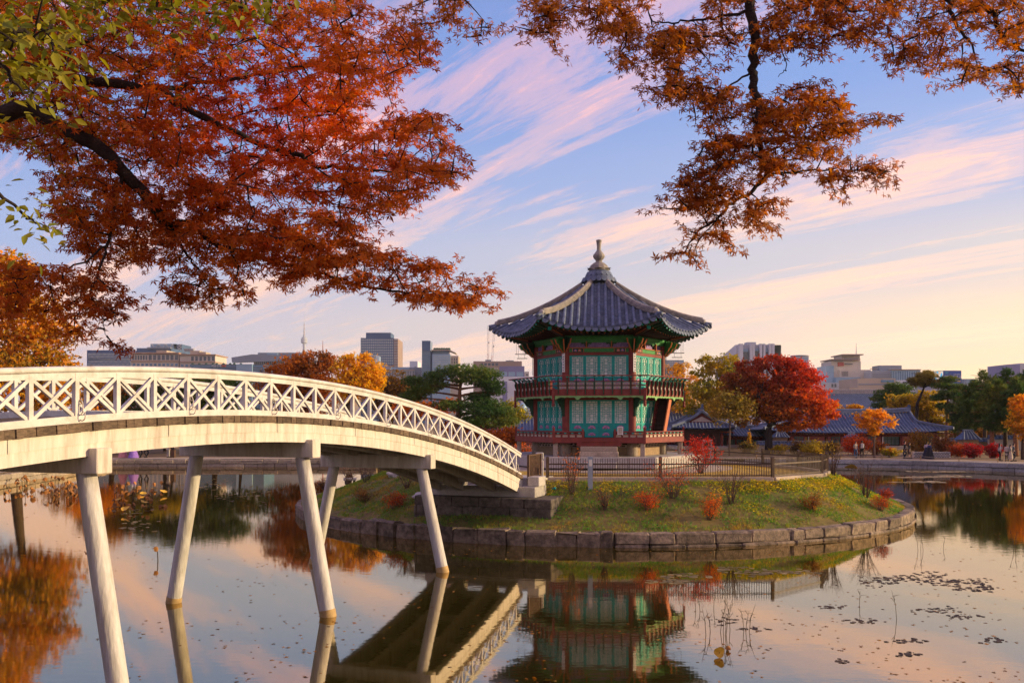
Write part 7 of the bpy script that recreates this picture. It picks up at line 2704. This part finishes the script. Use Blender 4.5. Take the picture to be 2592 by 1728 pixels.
def fore_tree(name, label, cat, trunk_pts, trunk_r, limbs, regions, pal_fn, leaf, lsize, seed, per=22, spread=0.13, bark='bark_dark', twig_r=0.0045):
    """limbs: list of (list of (x, y, D), r0, r1); regions: (polygon, D0, D1, sprays)"""
    rng = np.random.default_rng(seed)
    base = Vector(trunk_pts[0])
    t = thing(name, label, cat, base)
    bw_ = MB()
    tp = [Vector(p) - base for p in trunk_pts]
    bw_.tube([tp[0] + Vector((0, 0, -.3))] + tp[1:], [trunk_r * (1.2 - .6 * i / len(tp)) for i in range(len(tp))], 12)
    nodes, nr = [], []
    for pts, r0, r1 in limbs:
        lm = MB()
        P = [(at(*p) if not isinstance(p, Vector) else p) - base for p in pts]
        fine = []
        for a, b in zip(P[:-1], P[1:]):
            for k in range(5):
                fine.append(a.lerp(b, k / 5) + Vector(rng.normal(size=3) * 0.006))
        fine.append(P[-1])
        n = len(fine)
        lm.tube(fine, [r0 + (r1 - r0) * (i / (n - 1)) ** .8 for i in range(n)], 8)
        lm.build('bough', M[bark], t, smooth=True)
        nodes += fine
        nr += [r0 + (r1 - r0) * i / (n - 1) for i in range(n)]
    bw_.build('trunk', M[bark], t, smooth=True)
    NA = np.array([tuple(p) for p in nodes])
    tw = MB()
    LP, LY = [], []
    for poly, D0, D1, ns in regions:
        px = sample_poly(poly, ns, rng)
        D = rng.uniform(D0, D1, ns)
        C = at_np(px, D) - np.array(base)
        C = C[np.argsort(np.min(np.linalg.norm(C[:, None, :] - NA[None, ::4, :], axis=2), axis=1))]
        for c in C:
            d = np.linalg.norm(NA - c, axis=1)
            j = int(np.argmin(d + 0.15 * np.abs(NA[:, 2] - c[2])))
            a, b = Vector(NA[j]), Vector(c)
            L = (b - a).length
            mid = a.lerp(b, .5) + Vector(rng.normal(size=3) * .08 * L) + Vector((0, 0, .05 * L))
            pth = [a.lerp(mid, k / 4).lerp(mid.lerp(b, k / 4), k / 4) for k in range(5)]
            tw.tube(pth, [twig_r * (1.6 - 1.2 * k / 4) for k in range(5)], 4, cap=False)
            NA = np.concatenate([NA, np.array([tuple(pth[2]), tuple(pth[3]), tuple(pth[4])])])
            out = (b - a).normalized() if L > 1e-4 else Vector((0, 0, -1))
            hz_ = rng.normal(size=3) * .55
            dv = Vector((out.x + hz_[0], out.y + hz_[1], out.z * .35 - .18 + hz_[2] * .2)).normalized()
            pv = dv.cross(Vector((0, 0, 1))).normalized()
            SL = spread * rng.uniform(.7, 1.3)
            k = max(3, int(rng.normal(per, per * .25)) // 2)
            for j in range(k):
                s_ = SL * (-.5 + j / max(1, k - 1))
                o_ = b + dv * s_ + Vector((0, 0, -.25 * max(0, s_) ** 1.5))
                for sd in (-1, 1):
                    w_ = rng.uniform(.25, 1.0) * lsize * (1.25 if j < k * .6 else .8)
                    q = o_ + pv * (sd * w_) + Vector(rng.normal(size=3) * lsize * .35)
                    LP.append((q.x, q.y, q.z))
                    y_ = dv * .55 + pv * sd * rng.uniform(.3, 1.2) + Vector((0, 0, rng.uniform(-1.0, -.1)))
                    LY.append((y_.x, y_.y, y_.z))
    tw.build('twigs', M[bark], t, kind='stuff')
    P, Y = np.array(LP), np.array(LY)
    Y = Y + rng.normal(size=Y.shape) * .35
    n = len(P)
    nz = rng.normal(size=(n, 3)) * .55 + np.array((0.1, -.40, .75))
    nz /= np.linalg.norm(nz, axis=1, keepdims=True)
    Y = Y - nz * np.sum(Y * nz, 1, keepdims=True)
    Y /= np.linalg.norm(Y, axis=1, keepdims=True)
    X = np.cross(Y, nz)
    S = rng.uniform(.68, 1.3, n) * lsize
    cols = pal_fn(P + np.array(base), rng)
    W = P + np.array(base)
    sx, sy = XC + FPX * W[:, 0] / W[:, 1], YH - FPX * (W[:, 2] - CH) / W[:, 1]
    inside = (sx > 0) & (sx < 2592) & (sy > 0) & (sy < 1728)
    big = np.argsort(-(S / W[:, 1]) * inside)[:300]
    keep = np.ones(n, bool)
    keep[big] = False
    link('foliage', cloud('foliage', P[keep], S[keep], cols[keep], leaf, M['leaf_near'], rng, frames=(X[keep], Y[keep], nz[keep])), t, kind='stuff')
    # the leaves that show largest are pieces of their own
    var = []
    for v in range(8):
        c = cols[big[v * len(big) // 8]]
        var.append(cloud('leaf', np.zeros((1, 3)), 1.0, c[None], leaf, M['leaf_near'], rng, frames=(np.array([[1., 0, 0]]), np.array([[0, 1., 0]]), np.array([[0, 0, 1.]]))))
    vc = np.array([cols[big[v * len(big) // 8]] for v in range(8)])
    for i in big:
        v = int(np.argmin(np.sum((vc - cols[i]) ** 2, 1) + rng.uniform(0, .01, 8)))
        s = S[i]
        link('leaf', var[v], t, mtx=Matrix(((X[i][0] * s, Y[i][0] * s, nz[i][0] * s, P[i][0]), (X[i][1] * s, Y[i][1] * s, nz[i][1] * s, P[i][1]), (X[i][2] * s, Y[i][2] * s, nz[i][2] * s, P[i][2]), (0, 0, 0, 1))))
    return t


Z7 = lambda L: [(x * .574, y * .574) for x, y in L]
Z8 = lambda L: [(1200 + x * .592, y * .592) for x, y in L]


def z7l(L, D0, D1):
    n = len(L) - 1
    return [(x * .574, y * .574, D0 + (D1 - D0) * i / n) for i, (x, y) in enumerate(L)]


def z8l(L, D0, D1):
    n = len(L) - 1
    return [(1200 + x * .592, y * .592, D0 + (D1 - D0) * i / n) for i, (x, y) in enumerate(L)]


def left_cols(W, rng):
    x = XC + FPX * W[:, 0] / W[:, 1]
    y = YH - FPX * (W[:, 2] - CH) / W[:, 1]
    sun_glow = np.exp(-(((x - 720) / 330) ** 2 + ((y - 300) / 190) ** 2))  # glow of sun through the mid-crown, put into the leaf colour
    sun_glow = np.clip(sun_glow + rng.normal(size=len(W)) * .18, 0, 1)[:, None]
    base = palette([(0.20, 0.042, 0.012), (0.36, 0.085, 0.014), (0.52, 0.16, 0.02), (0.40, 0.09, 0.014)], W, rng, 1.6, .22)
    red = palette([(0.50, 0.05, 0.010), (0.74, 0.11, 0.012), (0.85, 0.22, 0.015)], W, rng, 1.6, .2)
    c = base * (1 - sun_glow) + red * sun_glow
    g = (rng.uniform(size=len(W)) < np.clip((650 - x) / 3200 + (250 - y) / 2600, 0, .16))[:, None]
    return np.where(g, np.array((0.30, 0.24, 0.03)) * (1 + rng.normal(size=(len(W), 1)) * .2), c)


def right_cols(W, rng):
    return palette([(0.19, 0.045, 0.012), (0.32, 0.085, 0.014), (0.42, 0.135, 0.018), (0.48, 0.19, 0.03), (0.27, 0.062, 0.012)], W, rng, 1.5, .25)


A_out = Z7([(-30, -80), (1180, -80), (1560, -60), (1640, 70), (1760, 120), (1890, 180), (1890, 280), (1780, 340), (1690, 430), (1560, 470), (1640, 500), (1790, 450), (1920, 520), (1990, 620), (2050, 760), (1920, 820), (1850, 880), (1760, 940), (1620, 960), (1400, 900), (1250, 850), (1050, 840), (900, 850), (700, 760), (480, 760), (240, 720), (160, 650), (-30, 620)])
B_out = Z7([(190, 780), (260, 770), (420, 770), (560, 800), (800, 800), (1000, 830), (1100, 900), (1300, 930), (1600, 970), (1690, 1000), (1620, 1060), (1640, 1130), (1500, 1180), (1300, 1160), (1150, 1130), (1050, 1200), (850, 1150), (650, 1140), (500, 1170), (360, 1120), (290, 1050), (220, 990), (250, 900)])
C_out = Z7([(1150, 1150), (1350, 1130), (1600, 1120), (1850, 1110), (1880, 1170), (2000, 1170), (2100, 1160), (2190, 1280), (2140, 1340), (2060, 1380), (1950, 1350), (1800, 1320), (1660, 1260), (1500, 1290), (1310, 1260)])
D_out = Z7([(700, 1270), (780, 1200), (900, 1180), (1040, 1190), (1120, 1310), (990, 1345), (820, 1340)])
E_out = Z7([(-40, 1160), (150, 1150), (300, 1140), (440, 1190), (540, 1260), (620, 1310), (570, 1370), (490, 1410), (400, 1410), (330, 1370), (230, 1400), (-40, 1400)])
F_out = Z7([(445, 1490), (480, 1475), (540, 1540), (500, 1550), (440, 1520)])
G_out = Z7([(255, 1480), (300, 1440), (410, 1450), (400, 1490), (300, 1500)])
TL = Vector((-5.0, 6.2, 0))
TL.z = ground_z(TL.x, TL.y)
fork = Vector((-4.7, 6.3, 6.4))
limbs_l = [
    ([fork, at(-60, 175, 6.4)] + [at(*p) for p in z7l([(120, 300), (300, 345), (480, 370), (720, 395), (800, 470), (960, 550), (1200, 655), (1330, 690), (1400, 735), (1560, 745), (1750, 760)], 6.4, 6.9)], 0.055, 0.008),
    (z7l([(720, 395), (850, 370), (1000, 355), (1200, 320), (1400, 290), (1520, 275), (1700, 200)], 6.6, 7.4), 0.020, 0.005),
    ([fork, at(-60, 300, 6.0)] + [at(*p) for p in z7l([(120, 480), (330, 590), (420, 640), (560, 770), (640, 860), (700, 940), (745, 1000)], 6.1, 6.3)], 0.07, 0.032),
    (z7l([(745, 1000), (800, 978), (880, 1020), (960, 1085), (1080, 1110), (1200, 1150), (1340, 1185), (1490, 1225), (1640, 1270), (1830, 1290), (1960, 1285), (2080, 1300)], 6.3, 6.8), 0.026, 0.004),
    (z7l([(745, 1000), (790, 1070), (840, 1150), (900, 1210)], 6.3, 6.2), 0.016, 0.004),
    (z7l([(560, 770), (510, 830), (500, 960), (470, 1090), (430, 1210), (400, 1300), (330, 1400)], 6.2, 5.8), 0.016, 0.004),
    (z7l([(470, 1090), (380, 1150), (250, 1200), (100, 1230)], 6.0, 5.8), 0.008, 0.004),
    (z7l([(120, 300), (330, 200), (600, 120), (900, 60), (1300, 30)], 6.4, 7.2), 0.022, 0.006),
    (z7l([(400, 1300), (450, 1400), (470, 1480)], 5.8, 5.8), 0.004, 0.002),
]
fore_tree('maple_tree', 'fiery red-orange maple boughs hanging over the bridge', 'maple tree', [TL, Vector((-4.95, 6.2, 4.2)), Vector((-4.8, 6.25, 5.4)), fork], 0.16, limbs_l,
          [(A_out, 5.7, 8.4, 1250), (B_out, 5.8, 7.4, 370), (C_out, 6.2, 7.0, 88), (D_out, 6.0, 6.6, 26), (E_out, 5.6, 6.3, 66), (F_out, 5.75, 5.9, 3), (G_out, 5.75, 6.0, 4)],
          left_cols, 'maple', 0.046, 401, 24, 0.23)

fr = Vector((5.0, 6.0, 7.2))
ov = [at(x, y, D) for x, y, D in ((2720, -40, 6.0), (2500, -110, 5.9), (2250, -90, 5.8), (1900, -130, 5.7), (1500, -90, 5.9), (1100, -70, 6.3))]
TR = Vector((5.2, 6.0, 0))
TR.z = ground_z(TR.x, TR.y)
limbs_r = [
    ([fr] + ov, 0.075, 0.012),
    ([ov[3]] + [at(*p) for p in z8l([(1165, -60), (1178, 0), (1195, 150), (1190, 300), (1195, 370), (1222, 450), (1210, 580)], 5.7, 5.6)], 0.040, 0.022),
    (z8l([(1222, 450), (1250, 510), (1300, 560), (1380, 590), (1500, 600), (1640, 560)], 5.6, 5.9), 0.016, 0.004),
    (z8l([(1210, 580), (1240, 680), (1255, 750), (1180, 830), (1090, 880), (1050, 930), (960, 980), (900, 1080)], 5.6, 5.5), 0.020, 0.004),
    (z8l([(1255, 750), (1400, 730), (1550, 720), (1700, 740)], 5.6, 5.8), 0.008, 0.003),
    (z8l([(1178, 60), (1050, 70), (930, 90), (840, 100), (760, 90)], 5.7, 5.9), 0.012, 0.004),
    (z8l([(1210, 110), (1300, 60), (1400, 30), (1500, 15)], 5.7, 5.9), 0.012, 0.005),
    (z8l([(1290, 80), (1310, 200), (1340, 290), (1300, 330)], 5.7, 5.6), 0.006, 0.002),
    (z8l([(1190, 300), (1080, 380), (960, 430)], 5.65, 5.5), 0.008, 0.003),
    (z8l([(1050, 930), (960, 1020), (940, 1120)], 5.5, 5.45), 0.005, 0.002),
    ([ov[2]] + [at(*p) for p in z8l([(2030, 0), (2060, 110), (2110, 170), (2130, 190)], 5.8, 5.8)], 0.020, 0.006),
    ([ov[1]] + [at(*p) for p in z8l([(2150, 0), (2220, 60), (2270, 180), (2360, 220)], 5.9, 6.0)], 0.022, 0.010),
    ([ov[4]] + [at(*p) for p in z8l([(300, 0), (330, 120)], 5.9, 5.9)], 0.010, 0.003),
    ([ov[4]] + [at(*p) for p in z8l([(620, 0), (650, 150)], 5.9, 5.9)], 0.012, 0.003),
]
regs_r = [(Z8([(150, 145), (200, 80), (190, -60), (450, -60), (440, 90), (390, 130), (420, 170), (360, 235), (300, 205), (200, 175)]), 5.7, 6.2, 34),
          (Z8([(450, -60), (760, -60), (740, 70), (690, 110), (700, 200), (660, 290), (620, 250), (580, 180), (520, 130), (450, 90)]), 5.6, 6.2, 64),
          (Z8([(640, 245), (720, 180), (780, 110), (860, 130), (950, 100), (1030, 120), (980, 200), (920, 300), (1010, 350), (990, 415), (900, 435), (780, 425), (640, 380), (750, 350), (800, 290), (690, 305)]), 5.4, 6.0, 74),
          (Z8([(980, -40), (1160, -40), (1165, 80), (1180, 230), (1100, 260), (1020, 290), (1010, 250), (1080, 200), (1040, 100)]), 5.5, 6.0, 26),
          (Z8([(1200, -40), (1850, -40), (1800, 60), (1700, 115), (1630, 190), (1560, 215), (1450, 240), (1400, 205), (1300, 215), (1215, 225), (1215, 100), (1340, 60)]), 5.5, 6.2, 115),
          (Z8([(890, 450), (1000, 400), (1170, 370), (1200, 440), (1250, 410), (1400, 370), (1480, 360), (1560, 410), (1620, 410), (1720, 370), (1690, 410), (1625, 460), (1640, 520), (1800, 490), (1770, 530), (1630, 570), (1630, 620), (1570, 650), (1400, 700), (1300, 790), (1200, 780), (1130, 770), (1060, 750), (965, 700), (970, 600), (985, 560), (900, 525)]), 5.3, 6.0, 210),
          (Z8([(1400, 720), (1560, 690), (1620, 680), (1730, 705), (1805, 745), (1770, 785), (1690, 825), (1590, 850), (1520, 840), (1600, 790), (1480, 765)]), 5.6, 5.9, 22),
          (Z8([(780, 885), (860, 870), (855, 820), (900, 745), (950, 700), (1100, 765), (1140, 830), (1060, 870), (1000, 900), (1050, 930), (1150, 875), (1310, 845), (1290, 890), (1340, 930), (1330, 955), (1240, 975), (1110, 955), (1000, 960), (900, 920)]), 5.3, 5.7, 62),
          (Z8([(830, 1060), (880, 985), (960, 990), (1040, 1000), (1090, 1020), (1170, 1045), (1085, 1070), (1030, 1045), (960, 1050), (990, 1110), (980, 1170), (935, 1170), (900, 1125), (820, 1135)]), 5.35, 5.55, 13),
          (Z8([(1660, 150), (1750, 60), (1850, -40), (2380, -40), (2380, 385), (2260, 375), (2130, 375), (2040, 360), (1960, 325), (1940, 290), (2000, 250), (1900, 275), (1820, 285), (1690, 255), (1700, 200)]), 5.5, 6.4, 135),
          (Z7([(1700, 80), (1760, 20), (1850, -60), (2110, -60), (2110, 80), (2170, 95), (2150, 160), (2090, 170), (2085, 230), (2030, 230), (2010, 180), (1900, 165), (1780, 115)]), 6.0, 6.5, 30)]
fore_tree('maple_tree', 'rust-brown maple branch drooping from the top beside the pavilion roof', 'maple tree', [TR, Vector((5.2, 6.0, 4.5)), Vector((5.1, 6.0, 6.0)), fr], 0.17, limbs_r, regs_r, right_cols, 'maple', 0.038, 402, 22, 0.20)

# yellow-green leaves of another tree, closest to the viewer
TG = Vector((-3.4, 2.6, 0))
TG.z = ground_z(TG.x, TG.y)
fg = Vector((-3.1, 3.0, 6.6))
gcol = lambda W, rng: palette([(0.10, 0.13, 0.02), (0.20, 0.21, 0.03), (0.32, 0.27, 0.03), (0.42, 0.28, 0.03)], W, rng, 2.0, .22)
limbs_g = [([fg, at(-120, 60, 3.6), at(60, 80, 3.8), at(180, 130, 3.9)], 0.03, 0.006),
           ([fg, at(-100, -60, 3.8), at(200, -40, 4.2), at(500, -40, 4.4), at(760, -10, 4.6)], 0.03, 0.005),
           ([at(-60, 70, 3.6), at(20, 180, 3.7), at(60, 240, 3.7)], 0.012, 0.004), ([fg, at(-80, 420, 4.6), at(60, 545, 5.0), at(110, 570, 5.0)], 0.02, 0.003)]
fore_tree('green_leaved_tree', 'yellow-green leafy twigs hanging into the upper left corner', 'tree', [TG, Vector((-3.4, 2.7, 4.6)), fg], 0.11, limbs_g,
          [([(-30, -40), (240, -40), (150, 40), (140, 150), (190, 190), (100, 220), (60, 260), (-30, 230)], 3.5, 4.2, 34), ([(150, -40), (760, -40), (700, 20), (560, 60), (600, 70), (480, 50), (300, 30), (180, 60)], 4.0, 4.7, 26), ([(60, 545), (110, 540), (130, 590), (80, 590)], 4.9, 5.1, 3)],
          gcol, 'oval', 0.062, 403, 16, 0.34, bark='bark_dark')
# ------------------------------------------------------------------ on the water
def pond_points(px, z=0.006):
    D = (CH - z) * FPX / (px[:, 1] - YH)
    return np.stack([D * (px[:, 0] - XC) / FPX, D, np.full(len(px), z)], 1)


def off_island(P):
    return np.hypot(P[:, 0] - IC.x, P[:, 1] - IC.y) > IR + .35


flat = lambda n, rng, k=.06: rng.normal(size=(n, 3)) * k + np.array((0, 0, 1.0))
rg = np.random.default_rng(77)
# fallen leaves afloat
px = np.stack([rg.uniform(-20, 2612, 2600), 1215 + 520 * rg.uniform(0, 1, 2600) ** 1.35], 1)
P = pond_points(px)
P = P[off_island(P)]
P = P[np.array([mnoise.noise(Vector((p[0] * .5, p[1] * .35, 5.5))) for p in P]) + rg.normal(size=len(P)) * .12 > -.02]
link('floating_leaves', cloud('floating_leaves', P, rg.uniform(.04, .10, len(P)), palette([(0.10, .05, .03), (0.30, .12, .03), (0.45, .22, .05), (0.06, .045, .04)], P, rg, 2, .3), 'maple', M['leaf'], rg, flat(len(P), rg, .15)), label='small fallen maple leaves floating all over the pond', cat='leaves', kind='stuff')
# rafts of dying lily pads
def raft(label, blobs, n, s0, s1, pal, seed):
    r = np.random.default_rng(seed)
    pts = []
    for (cx, cy, rx, ry, w) in blobs:
        k = int(n * w)
        a = r.uniform(0, 2 * math.pi, k)
        q = np.sqrt(r.uniform(0, 1, k))
        wig = 1 + .35 * np.sin(a * 3 + cx)
        pts.append(np.stack([cx + rx * q * np.cos(a) * wig, cy + ry * q * np.sin(a) * wig], 1))
    P_ = pond_points(np.concatenate(pts), .008)
    P_ = P_[off_island(P_)]
    th = np.linspace(0.25, 2 * math.pi - .25, 11)
    V = [(0, 0, 0)] + [(math.cos(t), math.sin(t), 0.0) for t in th]
    F = [(0, 1 + i, 2 + i) for i in range(10)]
    m = MB()
    N_p = len(P_)
    ez = flat(N_p, r, .03)
    ez /= np.linalg.norm(ez, axis=1, keepdims=True)
    fr_ = rot_frames(ez, r)
    TM['pad'] = (np.array(V), F)
    link('lily_pads', cloud('lily_pads', P_, r.uniform(s0, s1, N_p), palette(pal, P_, r, 1.5, .25), 'pad', M['leaf'], r, frames=fr_), label=label, cat='lily pads', kind='stuff')


TM = {}
_t = tmpl
tmpl = lambda k: TM[k] if k in TM else _t(k)
OLV = [(0.16, .13, .05), (0.28, .22, .09), (0.38, .31, .16), (0.22, .17, .07)]
DRK = [(0.07, .05, .045), (0.12, .09, .07), (0.19, .14, .10)]
raft('raft of pale lily pads floating below the island tip', [(1690, 1468, 45, 9, .3), (1740, 1455, 60, 6, .15), (1900, 1448, 90, 8, .3), (2010, 1446, 60, 6, .15), (1860, 1438, 70, 5, .1)], 190, .05, .12, OLV, 81)
raft('dark broken water weed drifting right of the island', [(2330, 1460, 90, 12, .35), (2430, 1475, 90, 12, .3), (2220, 1470, 60, 14, .2), (2480, 1490, 50, 8, .15)], 330, .025, .075, DRK, 82)
raft('scattered dark pads on the peach-coloured open water', [(2110, 1535, 40, 6, .1), (2180, 1570, 60, 8, .12), (2380, 1542, 60, 8, .15), (2440, 1558, 50, 7, .12), (2520, 1620, 40, 6, .08), (2300, 1620, 50, 6, .1), (2300, 1655, 35, 6, .1), (1910, 1590, 40, 7, .1), (2130, 1672, 20, 5, .05), (1830, 1570, 40, 10, .08)], 240, .02, .065, DRK, 83)
raft('pale floating pads near the far right bank', [(2400, 1205, 60, 2.2, .3), (2330, 1207, 50, 2, .2), (2390, 1193, 90, 1.5, .3), (2330, 1219, 60, 2, .2)], 300, .15, .30, [(0.42, .34, .20), (0.55, .46, .30), (0.34, .28, .16)], 84)
raft('small pads between the bridge legs', [(520, 1225, 70, 12, .3), (620, 1260, 70, 20, .3), (350, 1330, 60, 16, .2), (330, 1290, 60, 12, .2)], 150, .06, .14, OLV, 85)
M['lotus_dry'] = pmat('withered_lotus', (0.42, 0.19, 0.045), (0.22, 0.09, 0.025), 6, 0.8, rand=.35)
M['lotus_gold'] = pmat('golden_lotus_leaf', (0.66, 0.42, 0.03), (0.48, 0.27, 0.025), 9, 0.6, rand=.2)
M['lotus_stem'] = pmat('lotus_stem', (0.10, 0.07, 0.03), (0.06, 0.04, 0.02), 9, 0.8)


def lotus_leaf_mesh(kind, seed):
    r = random.Random(seed)
    m = MB()
    n, rr = 14, 5
    vs, fs = [(0, 0, 0)], []
    ph = r.uniform(0, 6)
    for i in range(1, rr + 1):
        q = i / rr
        for k in range(n):
            a = 2 * math.pi * k / n
            wob = 1 + .14 * math.sin(3 * a + ph)
            if kind == 'droop':
                x, y = math.cos(a) * q * wob * .55, math.sin(a) * q * wob * .5
                z = -q * q * (.75 + .35 * math.sin(2 * a + ph)) + .10 * math.sin(5 * a + ph) * q
            else:
                x, y = math.cos(a) * q * wob, math.sin(a) * q * wob
                z = .10 * q * math.sin(2 * a + ph) + .05 * math.sin(5 * a) * q + .12 * q * q
            vs.append((x, y, z))
    for k in range(n):
        fs.append((0, 1 + k, 1 + (k + 1) % n))
    for i in range(rr - 1):
        for k in range(n):
            a, b = 1 + i * n + k, 1 + i * n + (k + 1) % n
            fs.append((a, a + n, b + n, b))
    return m.add(vs, fs).mesh('lotus_leaf', M['lotus_dry'] if kind == 'droop' else M['lotus_gold'], True)


droops = [lotus_leaf_mesh('droop', i) for i in range(5)]
golds = [lotus_leaf_mesh('open', i + 9) for i in range(4)]


def lotus(label, x, y, h, size, kind, seed, group, tilt=.5, nst=1):
    r = random.Random(seed)
    p = onz(x, y, 0)
    t = thing('lotus_plant', label, 'lotus', (p.x, p.y, 0), r.uniform(0, 6.2), group)
    hx, hy = r.uniform(-.12, .12) * h, r.uniform(-.12, .12) * h
    MB().tube([(0, 0, -.1), (hx * .3, hy * .3, h * .55), (hx, hy, h)], [.018, .016, .012], 5).build('stem', M['lotus_stem'], t)
    mt = Matrix.Translation((hx, hy, h)) @ Matrix.Rotation(r.uniform(-tilt, tilt), 4, 'X') @ Matrix.Rotation(r.uniform(-tilt, tilt), 4, 'Y') @ Matrix.Diagonal((size, size, size, 1))
    link('leaf', r.choice(droops if kind == 'd' else golds), t, mtx=mt)
    return t


rl = random.Random(3)
g1 = 'withered lotus by the left bank'
for i in range(46):
    lotus('withered brown lotus leaf drooping on its stem by the left bank wall', rl.uniform(5, 205), rl.uniform(1222, 1262), rl.uniform(.2, .75), rl.uniform(.16, .30), 'd', 500 + i, g1)
g2 = 'withered lotus between the bridge legs'
for i in range(30):
    lotus('withered lotus leaf drooping on its stem between the first bridge legs', rl.choice((rl.uniform(280, 440), rl.uniform(290, 390))), rl.uniform(1228, 1296), rl.uniform(.15, .65), rl.uniform(.15, .27), 'd', 600 + i, g2)
g3 = 'golden lotus pads between the bridge legs'
for i, (x, y) in enumerate(((338, 1262), (342, 1288), (365, 1275), (362, 1252), (300, 1268), (352, 1243), (415, 1252), (390, 1240), (318, 1300), (375, 1292))):
    lotus('round golden lotus pad held just above the water between the bridge legs', x, y, rl.uniform(.06, .3), rl.uniform(.16, .25), 'g', 650 + i, g3, .4)
lotus('single curled brown lotus leaf alone on open water beside the second leg', 400, 1419, .5, .16, 'd', 700, None)
lotus('yellow fan-shaped lotus leaf standing alone in the right foreground water', 1822, 1662, .10, .11, 'g', 702, None, 1.3)
lotus('brown curled lotus leaf beside the yellow fan-shaped one', 1842, 1646, .10, .09, 'd', 703, None)
lotus('yellow lotus leaf standing in the water beyond the island tip', 2155, 1199, .55, .55, 'g', 704, None, .9)
lotus('yellow lotus leaf peeping from the water at the very bottom', 1392, 1728, .04, .12, 'g', 705, None, .9)
lotus('brown drooping lotus leaf near the foot of the first bridge leg', 222, 1380, .35, .15, 'd', 706, None)


def reeds(label, x, y, n, h, seed, spread=.3):
    r = random.Random(seed)
    p = onz(x, y, 0)
    t = thing('reed_clump', label, 'reeds', (p.x, p.y, 0), 0)
    for i in range(n):
        a, b = r.uniform(-spread, spread), r.uniform(-spread, spread)
        hh = h * r.uniform(.6, 1.1)
        lx, ly = r.uniform(-.3, .3) * hh, r.uniform(-.2, .2) * hh
        m = MB().tube([(a, b, -.1), (a + lx * .3, b + ly * .3, hh * .5), (a + lx, b + ly, hh)], [.008, .006, .003], 4)
        for j in range(3):
            f = r.uniform(.3, .9)
            q = Vector((a + lx * f * f, b + ly * f * f, hh * f))
            m.tube([q, q + Vector((r.uniform(-.08, .08), r.uniform(-.05, .05), .10)), q + Vector((r.uniform(-.2, .2), r.uniform(-.1, .1), .12))], [.005, .005, .001], 4)
        m.build('stalk', M['lotus_stem'], t)


for i, (x, y, n, h, lb) in enumerate(((1815, 1600, 6, .75, 'bent dark reed stalks around the yellow lotus leaf'), (1870, 1592, 4, .7, 'thin dark reed stalks right of the yellow lotus leaf'), (2161, 1530, 1, .55, 'single short reed stalk in the pale right water'), (2260, 1562, 1, 1.0, 'single tall reed stalk in the pale right water'),
                                      (2318, 1392, 3, .8, 'thin reeds just off the right tip of the island'), (2395, 1385, 1, .5, 'lone reed stalk right of the island tip'), (2573, 1388, 3, .7, 'thin reeds near the right edge of the view'), (1790, 1545, 3, .5, 'short reed stalks in the fence reflection'))):
    reeds(lb, x, y, n, h, 720 + i)
